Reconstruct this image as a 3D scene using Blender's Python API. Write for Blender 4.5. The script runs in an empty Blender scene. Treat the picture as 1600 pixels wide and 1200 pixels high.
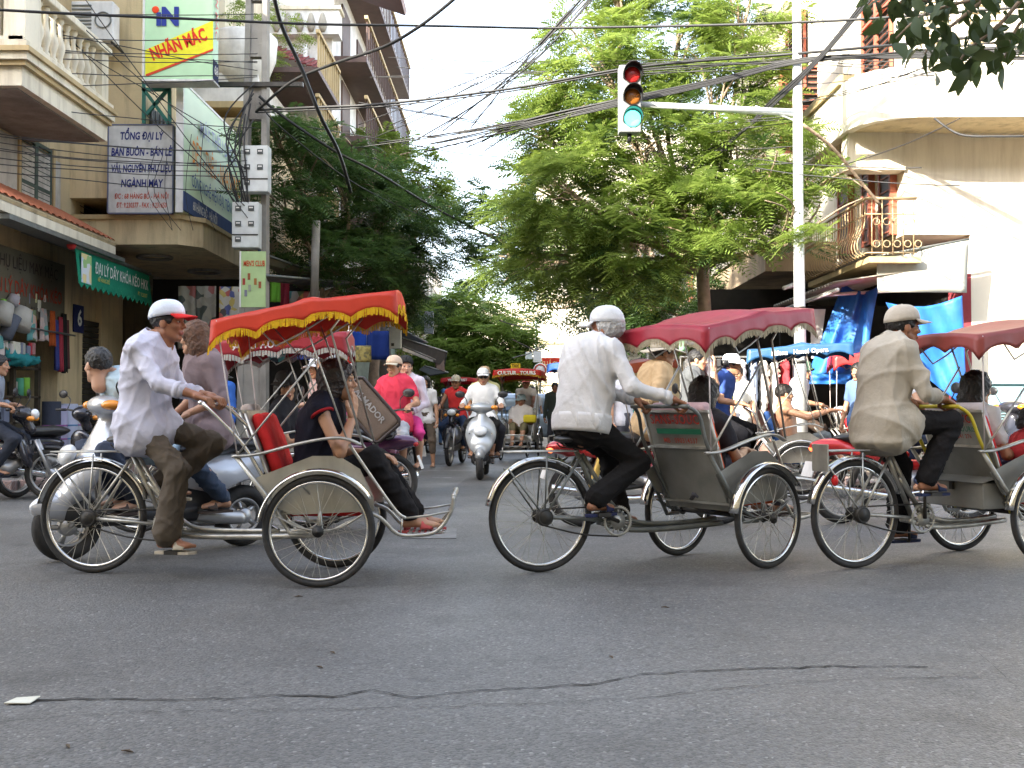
import bpy, math, random
import numpy as np
from mathutils import Vector, Matrix, Euler

random.seed(7)
RNG = np.random.default_rng(7)
scene = bpy.context.scene
C = scene.collection

# ------------------------------------------------------------------ camera
FPX = 1680.0                                   # focal length in pixels of the 1600 px wide photograph
cam_data = bpy.data.cameras.new("camera")
cam_data.sensor_width = 36.0
cam_data.lens = 36.0 * FPX / 1600.0
cam_data.clip_start = 0.05
cam_data.clip_end = 2000.0
cam = bpy.data.objects.new("camera", cam_data)
C.objects.link(cam)
PITCH = math.atan(40.0 / FPX)
cam.location = (0, 0, 1.0)
cam.rotation_euler = (math.pi / 2 + PITCH, 0, 0)
scene.camera = cam

# ------------------------------------------------------------------ sky, sun, exposure
SUN_DIR = Vector((0.62, 0.60, -0.45)).normalized()      # the way the light travels
world = bpy.data.worlds.new("World")
scene.world = world
world.use_nodes = True
wn = world.node_tree.nodes
bg = wn.get("Background") or wn.new("ShaderNodeBackground")
sky = wn.new("ShaderNodeTexSky")
sky.sky_type = 'NISHITA'
sky.sun_disc = False
sky.sun_elevation = math.asin(-SUN_DIR.z)
sky.sun_rotation = math.atan2(-SUN_DIR.x, -SUN_DIR.y)
sky.altitude = 10
sky.air_density = 1.0
sky.dust_density = 2.0
sky.ozone_density = 1.0
hs_ = wn.new("ShaderNodeHueSaturation")           # thin high cloud: a whiter sky
hs_.inputs["Saturation"].default_value = 0.6
hs_.inputs["Value"].default_value = 1.12
world.node_tree.links.new(sky.outputs[0], hs_.inputs["Color"])
world.node_tree.links.new(hs_.outputs[0], bg.inputs[0])
bg.inputs[1].default_value = 0.15
sun_data = bpy.data.lights.new("sun", 'SUN')
sun_data.energy = 3.4
sun_data.angle = math.radians(0.6)
sun_data.color = (1.0, 0.93, 0.80)
sun = bpy.data.objects.new("sun", sun_data)
C.objects.link(sun)
sun.rotation_euler = SUN_DIR.to_track_quat('-Z', 'Y').to_euler()
scene.view_settings.view_transform = 'Standard'
scene.view_settings.look = 'None'
scene.view_settings.gamma = 1.0
scene.view_settings.exposure = 2.47
scene.view_settings.use_curve_mapping = False
scene.cycles.max_bounces = 6
scene.cycles.transparent_max_bounces = 8
scene.cycles.caustics_reflective = False
scene.cycles.caustics_refractive = False


def at(px, py, Y):
    """world point at depth Y on the ray of photograph pixel (px, py) - used to survey real positions"""
    dx = (px - 800.0) / FPX
    dz = (600.0 - py) / FPX
    c, s = math.cos(PITCH), math.sin(PITCH)
    fy, fz = c - dz * s, s + dz * c
    return Vector((dx / fy * Y, Y, 1.0 + fz / fy * Y))


def R(d):
    return math.radians(d)


# ------------------------------------------------------------------ materials
_M = {}


def nt_new(name):
    m = bpy.data.materials.new(name)
    m.use_nodes = True
    nt = m.node_tree
    b = nt.nodes["Principled BSDF"]
    return m, nt, b


def mat(name, col, rough=0.6, metal=0.0, var=0.12, scale=6.0, bump=0.0, bscale=40.0, stain=0.0, trans=0.0,
        coat=0.0, streak=0.0, dirt=(0.12, 0.10, 0.08), emit=None, spec=None, fine=0.0):
    """procedural surface: base colour with tonal noise, optional stains, vertical streaks and bump"""
    if name in _M:
        return _M[name]
    m, nt, b = nt_new(name)
    N, L = nt.nodes, nt.links
    tc = N.new("ShaderNodeTexCoord")
    co = tc.outputs["Object"]
    nz = N.new("ShaderNodeTexNoise")
    nz.inputs["Scale"].default_value = scale
    nz.inputs["Detail"].default_value = 5
    L.new(co, nz.inputs["Vector"])
    mr = N.new("ShaderNodeMapRange")
    mr.inputs[1].default_value = 0.3
    mr.inputs[2].default_value = 0.7
    mr.inputs[3].default_value = 1 - var
    mr.inputs[4].default_value = 1 + var
    L.new(nz.outputs[0], mr.inputs[0])
    vm = N.new("ShaderNodeVectorMath")
    vm.operation = 'SCALE'
    vm.inputs[0].default_value = col[:3]
    L.new(mr.outputs[0], vm.inputs["Scale"])
    cur = vm.outputs[0]

    def overlay(vec_scale, lo, hi, amount, nscale):
        nonlocal cur
        mp = N.new("ShaderNodeMapping")
        mp.inputs["Scale"].default_value = vec_scale
        L.new(co, mp.inputs[0])
        n2 = N.new("ShaderNodeTexNoise")
        n2.inputs["Scale"].default_value = nscale
        n2.inputs["Detail"].default_value = 8
        n2.inputs["Roughness"].default_value = 0.65
        L.new(mp.outputs[0], n2.inputs["Vector"])
        r2 = N.new("ShaderNodeMapRange")
        r2.inputs[1].default_value = lo
        r2.inputs[2].default_value = hi
        r2.inputs[3].default_value = 0
        r2.inputs[4].default_value = amount
        L.new(n2.outputs[0], r2.inputs[0])
        mx = N.new("ShaderNodeMix")
        mx.data_type = 'RGBA'
        L.new(r2.outputs[0], mx.inputs[0])
        L.new(cur, mx.inputs[6])
        mx.inputs[7].default_value = (*dirt, 1)
        cur = mx.outputs[2]
    if stain:
        overlay((1, 1, 1), 0.5, 0.72, stain, scale * 0.35)
    if streak:
        overlay((1, 1, 0.12), 0.48, 0.72, streak, 5.0)
    if fine:
        overlay((1, 1, 1), 0.55, 0.7, fine, 90.0)
    L.new(cur, b.inputs["Base Color"])
    b.inputs["Roughness"].default_value = rough
    b.inputs["Metallic"].default_value = metal
    if spec is not None:
        b.inputs["Specular IOR Level"].default_value = spec
    if coat:
        b.inputs["Coat Weight"].default_value = coat
        b.inputs["Coat Roughness"].default_value = 0.08
    if bump:
        nb = N.new("ShaderNodeTexNoise")
        nb.inputs["Scale"].default_value = bscale
        nb.inputs["Detail"].default_value = 4
        L.new(co, nb.inputs["Vector"])
        bp = N.new("ShaderNodeBump")
        bp.inputs["Strength"].default_value = min(1.0, bump)
        bp.inputs["Distance"].default_value = 0.02
        L.new(nb.outputs[0], bp.inputs["Height"])
        L.new(bp.outputs[0], b.inputs["Normal"])
    if emit:
        b.inputs["Emission Color"].default_value = (*emit[0], 1)
        b.inputs["Emission Strength"].default_value = emit[1]
    if trans:
        tr = N.new("ShaderNodeBsdfTranslucent")
        L.new(cur, tr.inputs[0])
        ms = N.new("ShaderNodeMixShader")
        ms.inputs[0].default_value = trans
        L.new(b.outputs[0], ms.inputs[1])
        L.new(tr.outputs[0], ms.inputs[2])
        L.new(ms.outputs[0], N["Material Output"].inputs[0])
    _M[name] = m
    return m


def cloth(col, name=None):
    key = name or "cloth_%d_%d_%d" % tuple(int(c * 255) for c in col[:3])
    return mat(key, col, rough=0.9, var=0.07, scale=9, bump=0.35, bscale=22, spec=0.2)


def rainbow(name, cols, scale, rough=0.7, trans=0.0, vor=True):
    """printed or piled goods: patches of several colours"""
    if name in _M:
        return _M[name]
    m, nt, b = nt_new(name)
    N, L = nt.nodes, nt.links
    tc = N.new("ShaderNodeTexCoord")
    v = N.new("ShaderNodeTexVoronoi")
    v.inputs["Scale"].default_value = scale
    v.inputs["Randomness"].default_value = 0.9
    L.new(tc.outputs["Object"], v.inputs["Vector"])
    sp = N.new("ShaderNodeSeparateColor")
    L.new(v.outputs["Color"], sp.inputs[0])
    cr = N.new("ShaderNodeValToRGB")
    cr.color_ramp.interpolation = 'CONSTANT'
    els = cr.color_ramp.elements
    for i, c in enumerate(cols):
        p = i / len(cols)
        e = els[i] if i < 2 else els.new(p)
        e.position = p
        e.color = (*c, 1)
    L.new(sp.outputs[0], cr.inputs[0])
    L.new(cr.outputs[0], b.inputs["Base Color"])
    b.inputs["Roughness"].default_value = rough
    _M[name] = m
    return m


def asphalt():
    m, nt, b = nt_new("asphalt")
    N, L = nt.nodes, nt.links
    tc = N.new("ShaderNodeTexCoord")
    co = tc.outputs["Object"]

    def noise(sc, det=4, rgh=0.6, vs=None):
        n = N.new("ShaderNodeTexNoise")
        n.inputs["Scale"].default_value = sc
        n.inputs["Detail"].default_value = det
        n.inputs["Roughness"].default_value = rgh
        if vs:
            mp = N.new("ShaderNodeMapping")
            mp.inputs["Scale"].default_value = vs
            L.new(co, mp.inputs[0])
            L.new(mp.outputs[0], n.inputs["Vector"])
        else:
            L.new(co, n.inputs["Vector"])
        return n.outputs[0]

    def rng(x, a, bb, c, d):
        r = N.new("ShaderNodeMapRange")
        for i, v in enumerate((a, bb, c, d)):
            r.inputs[i + 1].default_value = v
        L.new(x, r.inputs[0])
        return r.outputs[0]

    def math_(op, x, y):
        q = N.new("ShaderNodeMath")
        q.operation = op
        L.new(x, q.inputs[0])
        if isinstance(y, float):
            q.inputs[1].default_value = y
        else:
            L.new(y, q.inputs[1])
        return q.outputs[0]
    big = rng(noise(0.35, 6), 0.3, 0.7, 0.80, 1.22)
    lanes = rng(noise(0.5, 3, 0.5, (0.15, 1.3, 1)), 0.35, 0.65, 0.88, 1.12)
    v = N.new("ShaderNodeTexVoronoi")
    v.inputs["Scale"].default_value = 95
    L.new(co, v.inputs["Vector"])
    sp = N.new("ShaderNodeSeparateColor")
    L.new(v.outputs["Color"], sp.inputs[0])
    chip = rng(sp.outputs[0], 0.0, 1.0, 0.6, 1.35)
    bright = rng(sp.outputs[1], 0.95, 1.0, 0.0, 1.2)
    tone = math_('MULTIPLY', math_('MULTIPLY', big, lanes), chip)
    tone = math_('ADD', tone, bright)
    vm = N.new("ShaderNodeVectorMath")
    vm.operation = 'SCALE'
    vm.inputs[0].default_value = (0.115, 0.112, 0.106)
    L.new(tone, vm.inputs["Scale"])
    # worn oil stains
    st = rng(noise(0.9, 8, 0.72), 0.54, 0.70, 0.0, 0.62)
    mx = N.new("ShaderNodeMix")
    mx.data_type = 'RGBA'
    L.new(st, mx.inputs[0])
    L.new(vm.outputs[0], mx.inputs[6])
    mx.inputs[7].default_value = (0.035, 0.033, 0.031, 1)
    L.new(mx.outputs[2], b.inputs["Base Color"])
    L.new(rng(noise(0.8, 5), 0.3, 0.7, 0.42, 0.62), b.inputs["Roughness"])
    bp = N.new("ShaderNodeBump")
    bp.inputs["Strength"].default_value = 0.55
    bp.inputs["Distance"].default_value = 0.006
    hh = math_('ADD', math_('MULTIPLY', v.outputs["Distance"], -1.0), math_('MULTIPLY', noise(260, 2), 0.4))
    L.new(hh, bp.inputs["Height"])
    L.new(bp.outputs[0], b.inputs["Normal"])
    return m


def leafmat(name, col, col2, trans=0.35, rough=0.5):
    if name in _M:
        return _M[name]
    m, nt, b = nt_new(name)
    N, L = nt.nodes, nt.links
    g = N.new("ShaderNodeNewGeometry")
    cr = N.new("ShaderNodeMix")
    cr.data_type = 'RGBA'
    L.new(g.outputs["Random Per Island"], cr.inputs[0])
    cr.inputs[6].default_value = (*col, 1)
    cr.inputs[7].default_value = (*col2, 1)
    L.new(cr.outputs[2], b.inputs["Base Color"])
    b.inputs["Roughness"].default_value = rough
    tr = N.new("ShaderNodeBsdfTranslucent")
    hs = N.new("ShaderNodeHueSaturation")
    hs.inputs["Value"].default_value = 1.5
    hs.inputs["Hue"].default_value = 0.485
    L.new(cr.outputs[2], hs.inputs["Color"])
    L.new(hs.outputs[0], tr.inputs[0])
    ms = N.new("ShaderNodeMixShader")
    ms.inputs[0].default_value = trans
    L.new(b.outputs[0], ms.inputs[1])
    L.new(tr.outputs[0], ms.inputs[2])
    L.new(ms.outputs[0], N["Material Output"].inputs[0])
    _M[name] = m
    return m


STEEL = mat("aged_steel", (0.48, 0.47, 0.43), 0.38, 0.7, var=0.25, scale=14, stain=0.4, dirt=(0.10, 0.08, 0.06), bump=0.08, bscale=60)
STEELD = mat("grey_painted_steel", (0.16, 0.17, 0.16), 0.45, 0.35, var=0.2, scale=10, stain=0.4, fine=0.3)
CHROME = mat("dulled_chrome", (0.72, 0.71, 0.68), 0.16, 1.0, var=0.12, scale=16, stain=0.3, dirt=(0.18, 0.15, 0.11))
PANEL = mat("worn_sheet_steel", (0.46, 0.44, 0.38), 0.42, 0.6, var=0.25, scale=4, stain=0.55, streak=0.35, dirt=(0.10, 0.09, 0.07))
PANELD = mat("dull_grey_sheet", (0.24, 0.235, 0.21), 0.5, 0.3, var=0.3, scale=4, stain=0.5, streak=0.4, dirt=(0.30, 0.28, 0.24), fine=0.3)
RUBBER = mat("tyre_rubber", (0.022, 0.021, 0.02), 0.75, var=0.4, scale=9, stain=0.4, dirt=(0.09, 0.08, 0.07), bump=0.2)
BLACKP = mat("black_plastic", (0.02, 0.02, 0.022), 0.4, var=0.2)
LEATHER = mat("black_saddle_leather", (0.018, 0.017, 0.017), 0.35, bump=0.1)
GREASE = mat("greasy_iron", (0.04, 0.037, 0.033), 0.5, 0.5, var=0.4)
SKIN = mat("tanned_skin", (0.42, 0.22, 0.13), 0.48, var=0.07, scale=8)
SKIND = mat("dark_tanned_skin", (0.31, 0.135, 0.07), 0.5, var=0.08, scale=8)
SKINL = mat("light_skin", (0.56, 0.32, 0.21), 0.5, var=0.06, scale=8)
HAIRB = mat("black_hair", (0.012, 0.010, 0.009), 0.42, var=0.4, scale=30, bump=0.5, bscale=70)
HAIRBR = mat("brown_hair", (0.10, 0.042, 0.018), 0.6, var=0.4, scale=30, bump=0.5, bscale=70)
HAIRG = mat("grey_hair", (0.42, 0.41, 0.39), 0.6, var=0.3, scale=40, bump=0.5, bscale=80)
EYEW = mat("eye_white", (0.42, 0.38, 0.34), 0.3)
LIPS = mat("lip_skin", (0.34, 0.11, 0.08), 0.45)
DARK = mat("interior_shade", (0.022, 0.019, 0.016), 0.9, var=0.3)  # near-black colour stands in for the shade inside shops and stalls
WHITEP = mat("white_paint", (0.75, 0.74, 0.71), 0.55, stain=0.25, streak=0.2)
CREAM = mat("cream_plaster", (0.62, 0.50, 0.30), 0.85, var=0.12, scale=1.2, stain=0.6, streak=0.7, bump=0.2, dirt=(0.22, 0.17, 0.11))
CREAML = mat("pale_cream_plaster", (0.74, 0.68, 0.54), 0.85, var=0.1, scale=1.0, stain=0.4, streak=0.6, bump=0.15, dirt=(0.33, 0.27, 0.19))
TRIM = mat("ochre_trim", (0.50, 0.38, 0.20), 0.8, var=0.15, scale=3, streak=0.3)
CONC = mat("weathered_concrete", (0.30, 0.28, 0.25), 0.9, var=0.2, scale=3, stain=0.5, streak=0.5, bump=0.3)
GREENW = mat("green_shutter_wood", (0.055, 0.09, 0.075), 0.6, var=0.2, scale=5, streak=0.3)
REDW = mat("rust_red_shutter_wood", (0.42, 0.12, 0.07), 0.6, var=0.2, scale=5, streak=0.3)
BROWNW = mat("dark_brown_shutter_wood", (0.10, 0.055, 0.045), 0.6, var=0.2, scale=5, streak=0.3)
TILE = mat("terracotta_tile", (0.42, 0.13, 0.06), 0.7, var=0.35, scale=5, stain=0.4)
BARK = mat("grey_brown_bark", (0.30, 0.22, 0.15), 0.9, var=0.35, scale=7, bump=0.8, bscale=18, stain=0.4)


# ------------------------------------------------------------------ mesh collecting
def fr(d, up=(0, 0, 1)):
    d = Vector(d).normalized()
    u = Vector(up)
    if abs(d.dot(u)) > 0.98:
        u = Vector((1, 0, 0)) if abs(d.x) < 0.9 else Vector((0, 1, 0))
    s = d.cross(u).normalized()
    return s, s.cross(d).normalized(), d


class MB:
    def __init__(self):
        self.v, self.f, self.s, self.m = [], [], [], []

    def add(self, vs, fs, smooth=False, mi=0):
        o = len(self.v)
        self.v.extend([tuple(p) for p in vs])
        for f in fs:
            self.f.append([i + o for i in f])
            self.s.append(smooth)
            self.m.append(mi)
        return self

    def box(self, c, size, rot=None, mi=0):
        """rot: Matrix 3x3, or degrees about z"""
        hx, hy, hz = size[0] / 2, size[1] / 2, size[2] / 2
        M = Matrix.Identity(3) if rot is None else (rot if isinstance(rot, Matrix) else Matrix.Rotation(R(rot), 3, 'Z'))
        c = Vector(c)
        vs = [c + M @ Vector((x, y, z)) for z in (-hz, hz) for x, y in ((-hx, -hy), (hx, -hy), (hx, hy), (-hx, hy))]
        return self.add(vs, [(3, 2, 1, 0), (4, 5, 6, 7), (0, 1, 5, 4), (1, 2, 6, 5), (2, 3, 7, 6), (3, 0, 4, 7)], False, mi)

    def b6(self, x0, x1, y0, y1, z0, z1, mi=0):
        return self.box(((x0 + x1) / 2, (y0 + y1) / 2, (z0 + z1) / 2), (abs(x1 - x0), abs(y1 - y0), abs(z1 - z0)), None, mi)

    def tube(self, pts, r, n=8, caps=True, closed=False, mi=0, flat=1.0, up=(0, 0, 1), smooth=True):
        pts = [Vector(p) for p in pts]
        k = len(pts)
        rr = r if isinstance(r, (list, tuple)) else [r] * k
        vs = []
        prev = None
        for i, p in enumerate(pts):
            if closed:
                d = pts[(i + 1) % k] - pts[i - 1]
            elif i == 0:
                d = pts[1] - pts[0]
            elif i == k - 1:
                d = pts[-1] - pts[-2]
            else:
                d = (pts[i + 1] - p).normalized() + (p - pts[i - 1]).normalized()
            if d.length < 1e-9:
                d = Vector((0, 0, 1))
            if prev is None:
                s, u, d = fr(d, up)
            else:
                d = d.normalized()
                s = prev - d * prev.dot(d)
                s = s.normalized() if s.length > 1e-6 else fr(d, up)[0]
                u = s.cross(d)
            prev = s
            for j in range(n):
                a = 2 * math.pi * (j + 0.5) / n
                vs.append(p + s * math.cos(a) * rr[i] + u * math.sin(a) * rr[i] * flat)
        fs = []
        for i in range(k if closed else k - 1):
            for j in range(n):
                a, b = i * n + j, i * n + (j + 1) % n
                c, d = ((i + 1) % k) * n + (j + 1) % n, ((i + 1) % k) * n + j
                fs.append((a, b, c, d))
        if caps and not closed:
            fs.append(tuple(range(n - 1, -1, -1)))
            fs.append(tuple((k - 1) * n + j for j in range(n)))
        return self.add(vs, fs, smooth, mi)

    def curve(self, ctrl, r, seg=6, n=8, **kw):
        P = [Vector(p) for p in ctrl]
        pts = []
        for i in range(len(P) - 1):
            p0, p1, p2, p3 = P[max(0, i - 1)], P[i], P[i + 1], P[min(len(P) - 1, i + 2)]
            for j in range(seg):
                t = j / seg
                pts.append(0.5 * ((2 * p1) + (p2 - p0) * t + (2 * p0 - 5 * p1 + 4 * p2 - p3) * t * t + (3 * p1 - p0 - 3 * p2 + p3) * t ** 3))
        pts.append(P[-1])
        return self.tube(pts, r, n, **kw)

    def lathe(self, prof, base=(0, 0, 0), axis=(0, 0, 1), n=12, mi=0, smooth=True, arc=1.0):
        s, u, d = fr(axis)
        base = Vector(base)
        vs = []
        for r, h in prof:
            for j in range(n):
                a = 2 * math.pi * j / n
                vs.append(base + s * math.cos(a) * r + u * math.sin(a) * r + d * h)
        fs = []
        for i in range(len(prof) - 1):
            for j in range(n):
                fs.append((i * n + j, i * n + (j + 1) % n, (i + 1) * n + (j + 1) % n, (i + 1) * n + j))
        if prof[0][0] > 1e-4:
            fs.append(tuple(range(n - 1, -1, -1)))
        if prof[-1][0] > 1e-4:
            fs.append(tuple((len(prof) - 1) * n + j for j in range(n)))
        return self.add(vs, fs, smooth, mi)

    def torus(self, c, axis, Rr, r, n=32, m=8, mi=0, flat=1.0, a0=0, a1=360):
        s, u, d = fr(axis)
        c = Vector(c)
        full = abs(a1 - a0) >= 360
        k = n if full else n + 1
        pts = [c + s * math.cos(R(a0 + (a1 - a0) * i / n)) * Rr + u * math.sin(R(a0 + (a1 - a0) * i / n)) * Rr for i in range(k)]
        vs = []
        for i, p in enumerate(pts):
            rad = (p - c).normalized()
            for j in range(m):
                a = 2 * math.pi * j / m
                vs.append(p + rad * math.cos(a) * r + d * math.sin(a) * r * flat)
        fs = []
        for i in range(k if full else k - 1):
            for j in range(m):
                fs.append((i * m + j, i * m + (j + 1) % m, ((i + 1) % k) * m + (j + 1) % m, ((i + 1) % k) * m + j))
        return self.add(vs, fs, True, mi)

    def grid(self, fn, nu, nv, smooth=True, mi=0):
        vs = [fn(i / nu, j / nv) for j in range(nv + 1) for i in range(nu + 1)]
        fs = [(j * (nu + 1) + i, j * (nu + 1) + i + 1, (j + 1) * (nu + 1) + i + 1, (j + 1) * (nu + 1) + i) for j in range(nv) for i in range(nu)]
        return self.add(vs, fs, smooth, mi)

    def quad(self, a, b, c, d, mi=0):
        return self.add([a, b, c, d], [(0, 1, 2, 3)], False, mi)

    def slab(self, pts, thick, mi=0):
        """planar polygon given as 3D points, thickened along its normal"""
        P = [Vector(p) for p in pts]
        nrm = (P[1] - P[0]).cross(P[-1] - P[0]).normalized() * thick
        k = len(P)
        vs = P + [p + nrm for p in P]
        fs = [tuple(range(k - 1, -1, -1)), tuple(range(k, 2 * k))] + [(i, (i + 1) % k, k + (i + 1) % k, k + i) for i in range(k)]
        return self.add(vs, fs, False, mi)

    def ell(self, c, r, n=12, m=8, rot=None, mi=0):
        M = Matrix.Identity(3) if rot is None else rot
        c = Vector(c)
        vs = [c + M @ Vector((0, 0, -r[2]))]
        for i in range(1, m):
            t = math.pi * i / m - math.pi / 2
            for j in range(n):
                a = 2 * math.pi * j / n
                vs.append(c + M @ Vector((r[0] * math.cos(t) * math.cos(a), r[1] * math.cos(t) * math.sin(a), r[2] * math.sin(t))))
        vs.append(c + M @ Vector((0, 0, r[2])))
        fs = [(0, 1 + (j + 1) % n, 1 + j) for j in range(n)]
        for i in range(m - 2):
            for j in range(n):
                a = 1 + i * n
                fs.append((a + j, a + (j + 1) % n, a + n + (j + 1) % n, a + n + j))
        e = len(vs) - 1
        a = 1 + (m - 2) * n
        fs += [(a + j, a + (j + 1) % n, e) for j in range(n)]
        return self.add(vs, fs, True, mi)

    def merge(self, o, M=None, mi=None):
        vs = o.v if M is None else [M @ Vector(p) for p in o.v]
        off = len(self.v)
        self.v.extend([tuple(p) for p in vs])
        self.f.extend([[i + off for i in f] for f in o.f])
        self.s.extend(o.s)
        self.m.extend(o.m if mi is None else [mi] * len(o.f))
        return self

    def mesh(self, name, mats):
        me = bpy.data.meshes.new(name)
        me.from_pydata(self.v, [], self.f)
        me.polygons.foreach_set("use_smooth", self.s)
        if any(self.m):
            me.polygons.foreach_set("material_index", self.m)
        for q in (mats if isinstance(mats, (list, tuple)) else [mats]):
            me.materials.append(q)
        me.update()
        return me

    def build(self, name, mats, parent=None, M=None, bevel=0, thick=0, kind=None, label=None):
        """M: matrix applied to the collected points first; parent: the thing this is a part of"""
        if M is not None:
            self.v = [tuple(M @ Vector(p)) for p in self.v]
        o = bpy.data.objects.new(name, self.mesh(name, mats))
        C.objects.link(o)
        if parent is not None:
            o.parent = parent
        if thick:
            md = o.modifiers.new("thickness", 'SOLIDIFY')
            md.thickness = thick
            md.offset = 0
        if bevel:
            md = o.modifiers.new("edge", 'BEVEL')
            md.width = bevel
            md.segments = 2
            md.limit_method = 'ANGLE'
        if kind:
            o["kind"] = kind
        if label:
            o["label"] = label
        return o


def tag(o, label, cat, group=None):
    o["label"] = label
    o["category"] = cat
    if group:
        o["group"] = group
    return o


def thing(name, label, cat, loc=(0, 0, 0), rz=0.0, group=None):
    o = bpy.data.objects.new(name, None)
    o.empty_display_size = 0.2
    C.objects.link(o)
    o.location = loc
    o.rotation_euler = (0, 0, R(rz))
    return tag(o, label, cat, group)


def world_of(o):
    M = Matrix.Translation(o.location) @ o.rotation_euler.to_matrix().to_4x4()
    return world_of(o.parent) @ M if o.parent else M


def inv(o):
    """world -> local matrix of a thing (location + z rotation)"""
    return world_of(o).inverted()


def text_mb(body, size, M, align='CENTER', extrude=0.0, shear=0.0, squeeze=1.0, bold=0.0, font_gap=1.0):
    """lettering as mesh: M places the text plane (x right, y up, z out)"""
    cu = bpy.data.curves.new("lettering", 'FONT')
    cu.body = body
    cu.size = size
    cu.align_x = align
    cu.align_y = 'CENTER'
    cu.extrude = extrude
    cu.shear = shear
    cu.offset = bold
    cu.space_character = font_gap
    cu.resolution_u = 2
    o = bpy.data.objects.new("lettering", cu)
    me = o.to_mesh()
    mb = MB()
    mb.add([M @ Vector((v.co.x * squeeze, v.co.y, v.co.z)) for v in me.vertices], [tuple(p.vertices) for p in me.polygons])
    o.to_mesh_clear()
    bpy.data.objects.remove(o)
    bpy.data.curves.remove(cu)
    return mb


def plane_M(origin, right, up):
    r = Vector(right).normalized()
    u = Vector(up).normalized()
    n = r.cross(u).normalized()
    return Matrix(((r.x, u.x, n.x, origin[0]), (r.y, u.y, n.y, origin[1]), (r.z, u.z, n.z, origin[2]), (0, 0, 0, 1)))


# ------------------------------------------------------------------ implicit surfaces (bodies, clothes, fairings)
def _cap(P, a, b, r0, r1):
    a, b = np.array(a, np.float32), np.array(b, np.float32)
    ab = b - a
    t = np.clip(((P - a) @ ab) / max(1e-9, float(ab @ ab)), 0, 1)
    return np.linalg.norm(P - a - t[..., None] * ab, axis=-1) - (r0 + (r1 - r0) * t)


def _elli(P, c, r, Mt=None):
    q = P - np.array(c, np.float32)
    if Mt is not None:
        q = q @ np.array(Mt, np.float32)          # columns of Mt = local axes
    r = np.array(r, np.float32)
    k0 = np.linalg.norm(q / r, axis=-1)
    k1 = np.linalg.norm(q / (r * r), axis=-1)
    return k0 * (k0 - 1.0) / np.maximum(k1, 1e-6)


def _boxd(P, c, h, rr, Mt=None):
    q = P - np.array(c, np.float32)
    if Mt is not None:
        q = q @ np.array(Mt, np.float32)
    q = np.abs(q) - (np.array(h, np.float32) - rr)
    return np.linalg.norm(np.maximum(q, 0), axis=-1) + np.minimum(q.max(-1), 0) - rr


def sdf_mesh(prims, h, k=0.02, off=0.0, smooth=True):
    """prims: ('cap',a,b,r0,r1[,k]) ('ell',c,r,M[,k]) ('box',c,half,round,M[,k]); names with '-' are carved away"""
    lo, hi = np.full(3, 1e9), np.full(3, -1e9)
    for p in prims:
        t = p[0]
        if t.startswith('-') or t.startswith('&'):
            continue
        if t == 'cap':
            pts, e = [p[1], p[2]], max(p[3], p[4])
        elif t == 'ell':
            pts, e = [p[1]], max(p[2])
        else:
            pts, e = [p[1]], float(np.linalg.norm(p[2]))
        for q in pts:
            lo = np.minimum(lo, np.array(q) - e)
            hi = np.maximum(hi, np.array(q) + e)
    lo = lo - off - 2.5 * h - 0.3 * k
    hi = hi + off + 2.5 * h + 0.3 * k
    n = np.ceil((hi - lo) / h).astype(int) + 1
    ax = [(lo[i] + h * np.arange(n[i])).astype(np.float32) for i in range(3)]
    P = np.stack(np.meshgrid(*ax, indexing='ij'), -1)
    D = np.full(tuple(n), 10.0, np.float32)
    first = True
    for p in prims:
        t = p[0].lstrip('-&')
        if t == 'cap':
            d = _cap(P, *p[1:5])
            kk = p[5] if len(p) > 5 else k
        elif t == 'ell':
            d = _elli(P, *p[1:4])
            kk = p[4] if len(p) > 4 else k
        else:
            d = _boxd(P, *p[1:5])
            kk = p[5] if len(p) > 5 else k
        if p[0][0] == '-':
            d = -d
            hh = np.clip(0.5 - 0.5 * (D - d) / kk, 0, 1)
            D = D * (1 - hh) + d * hh + kk * hh * (1 - hh)
        elif p[0][0] == '&':
            D = np.maximum(D, d)
        elif first:
            D = d - off
            first = False
        else:
            d = d - off
            hh = np.clip(0.5 + 0.5 * (D - d) / kk, 0, 1)
            D = D * (1 - hh) + d * hh - kk * hh * (1 - hh)
    return surface_nets(D, lo, h, smooth)


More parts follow.
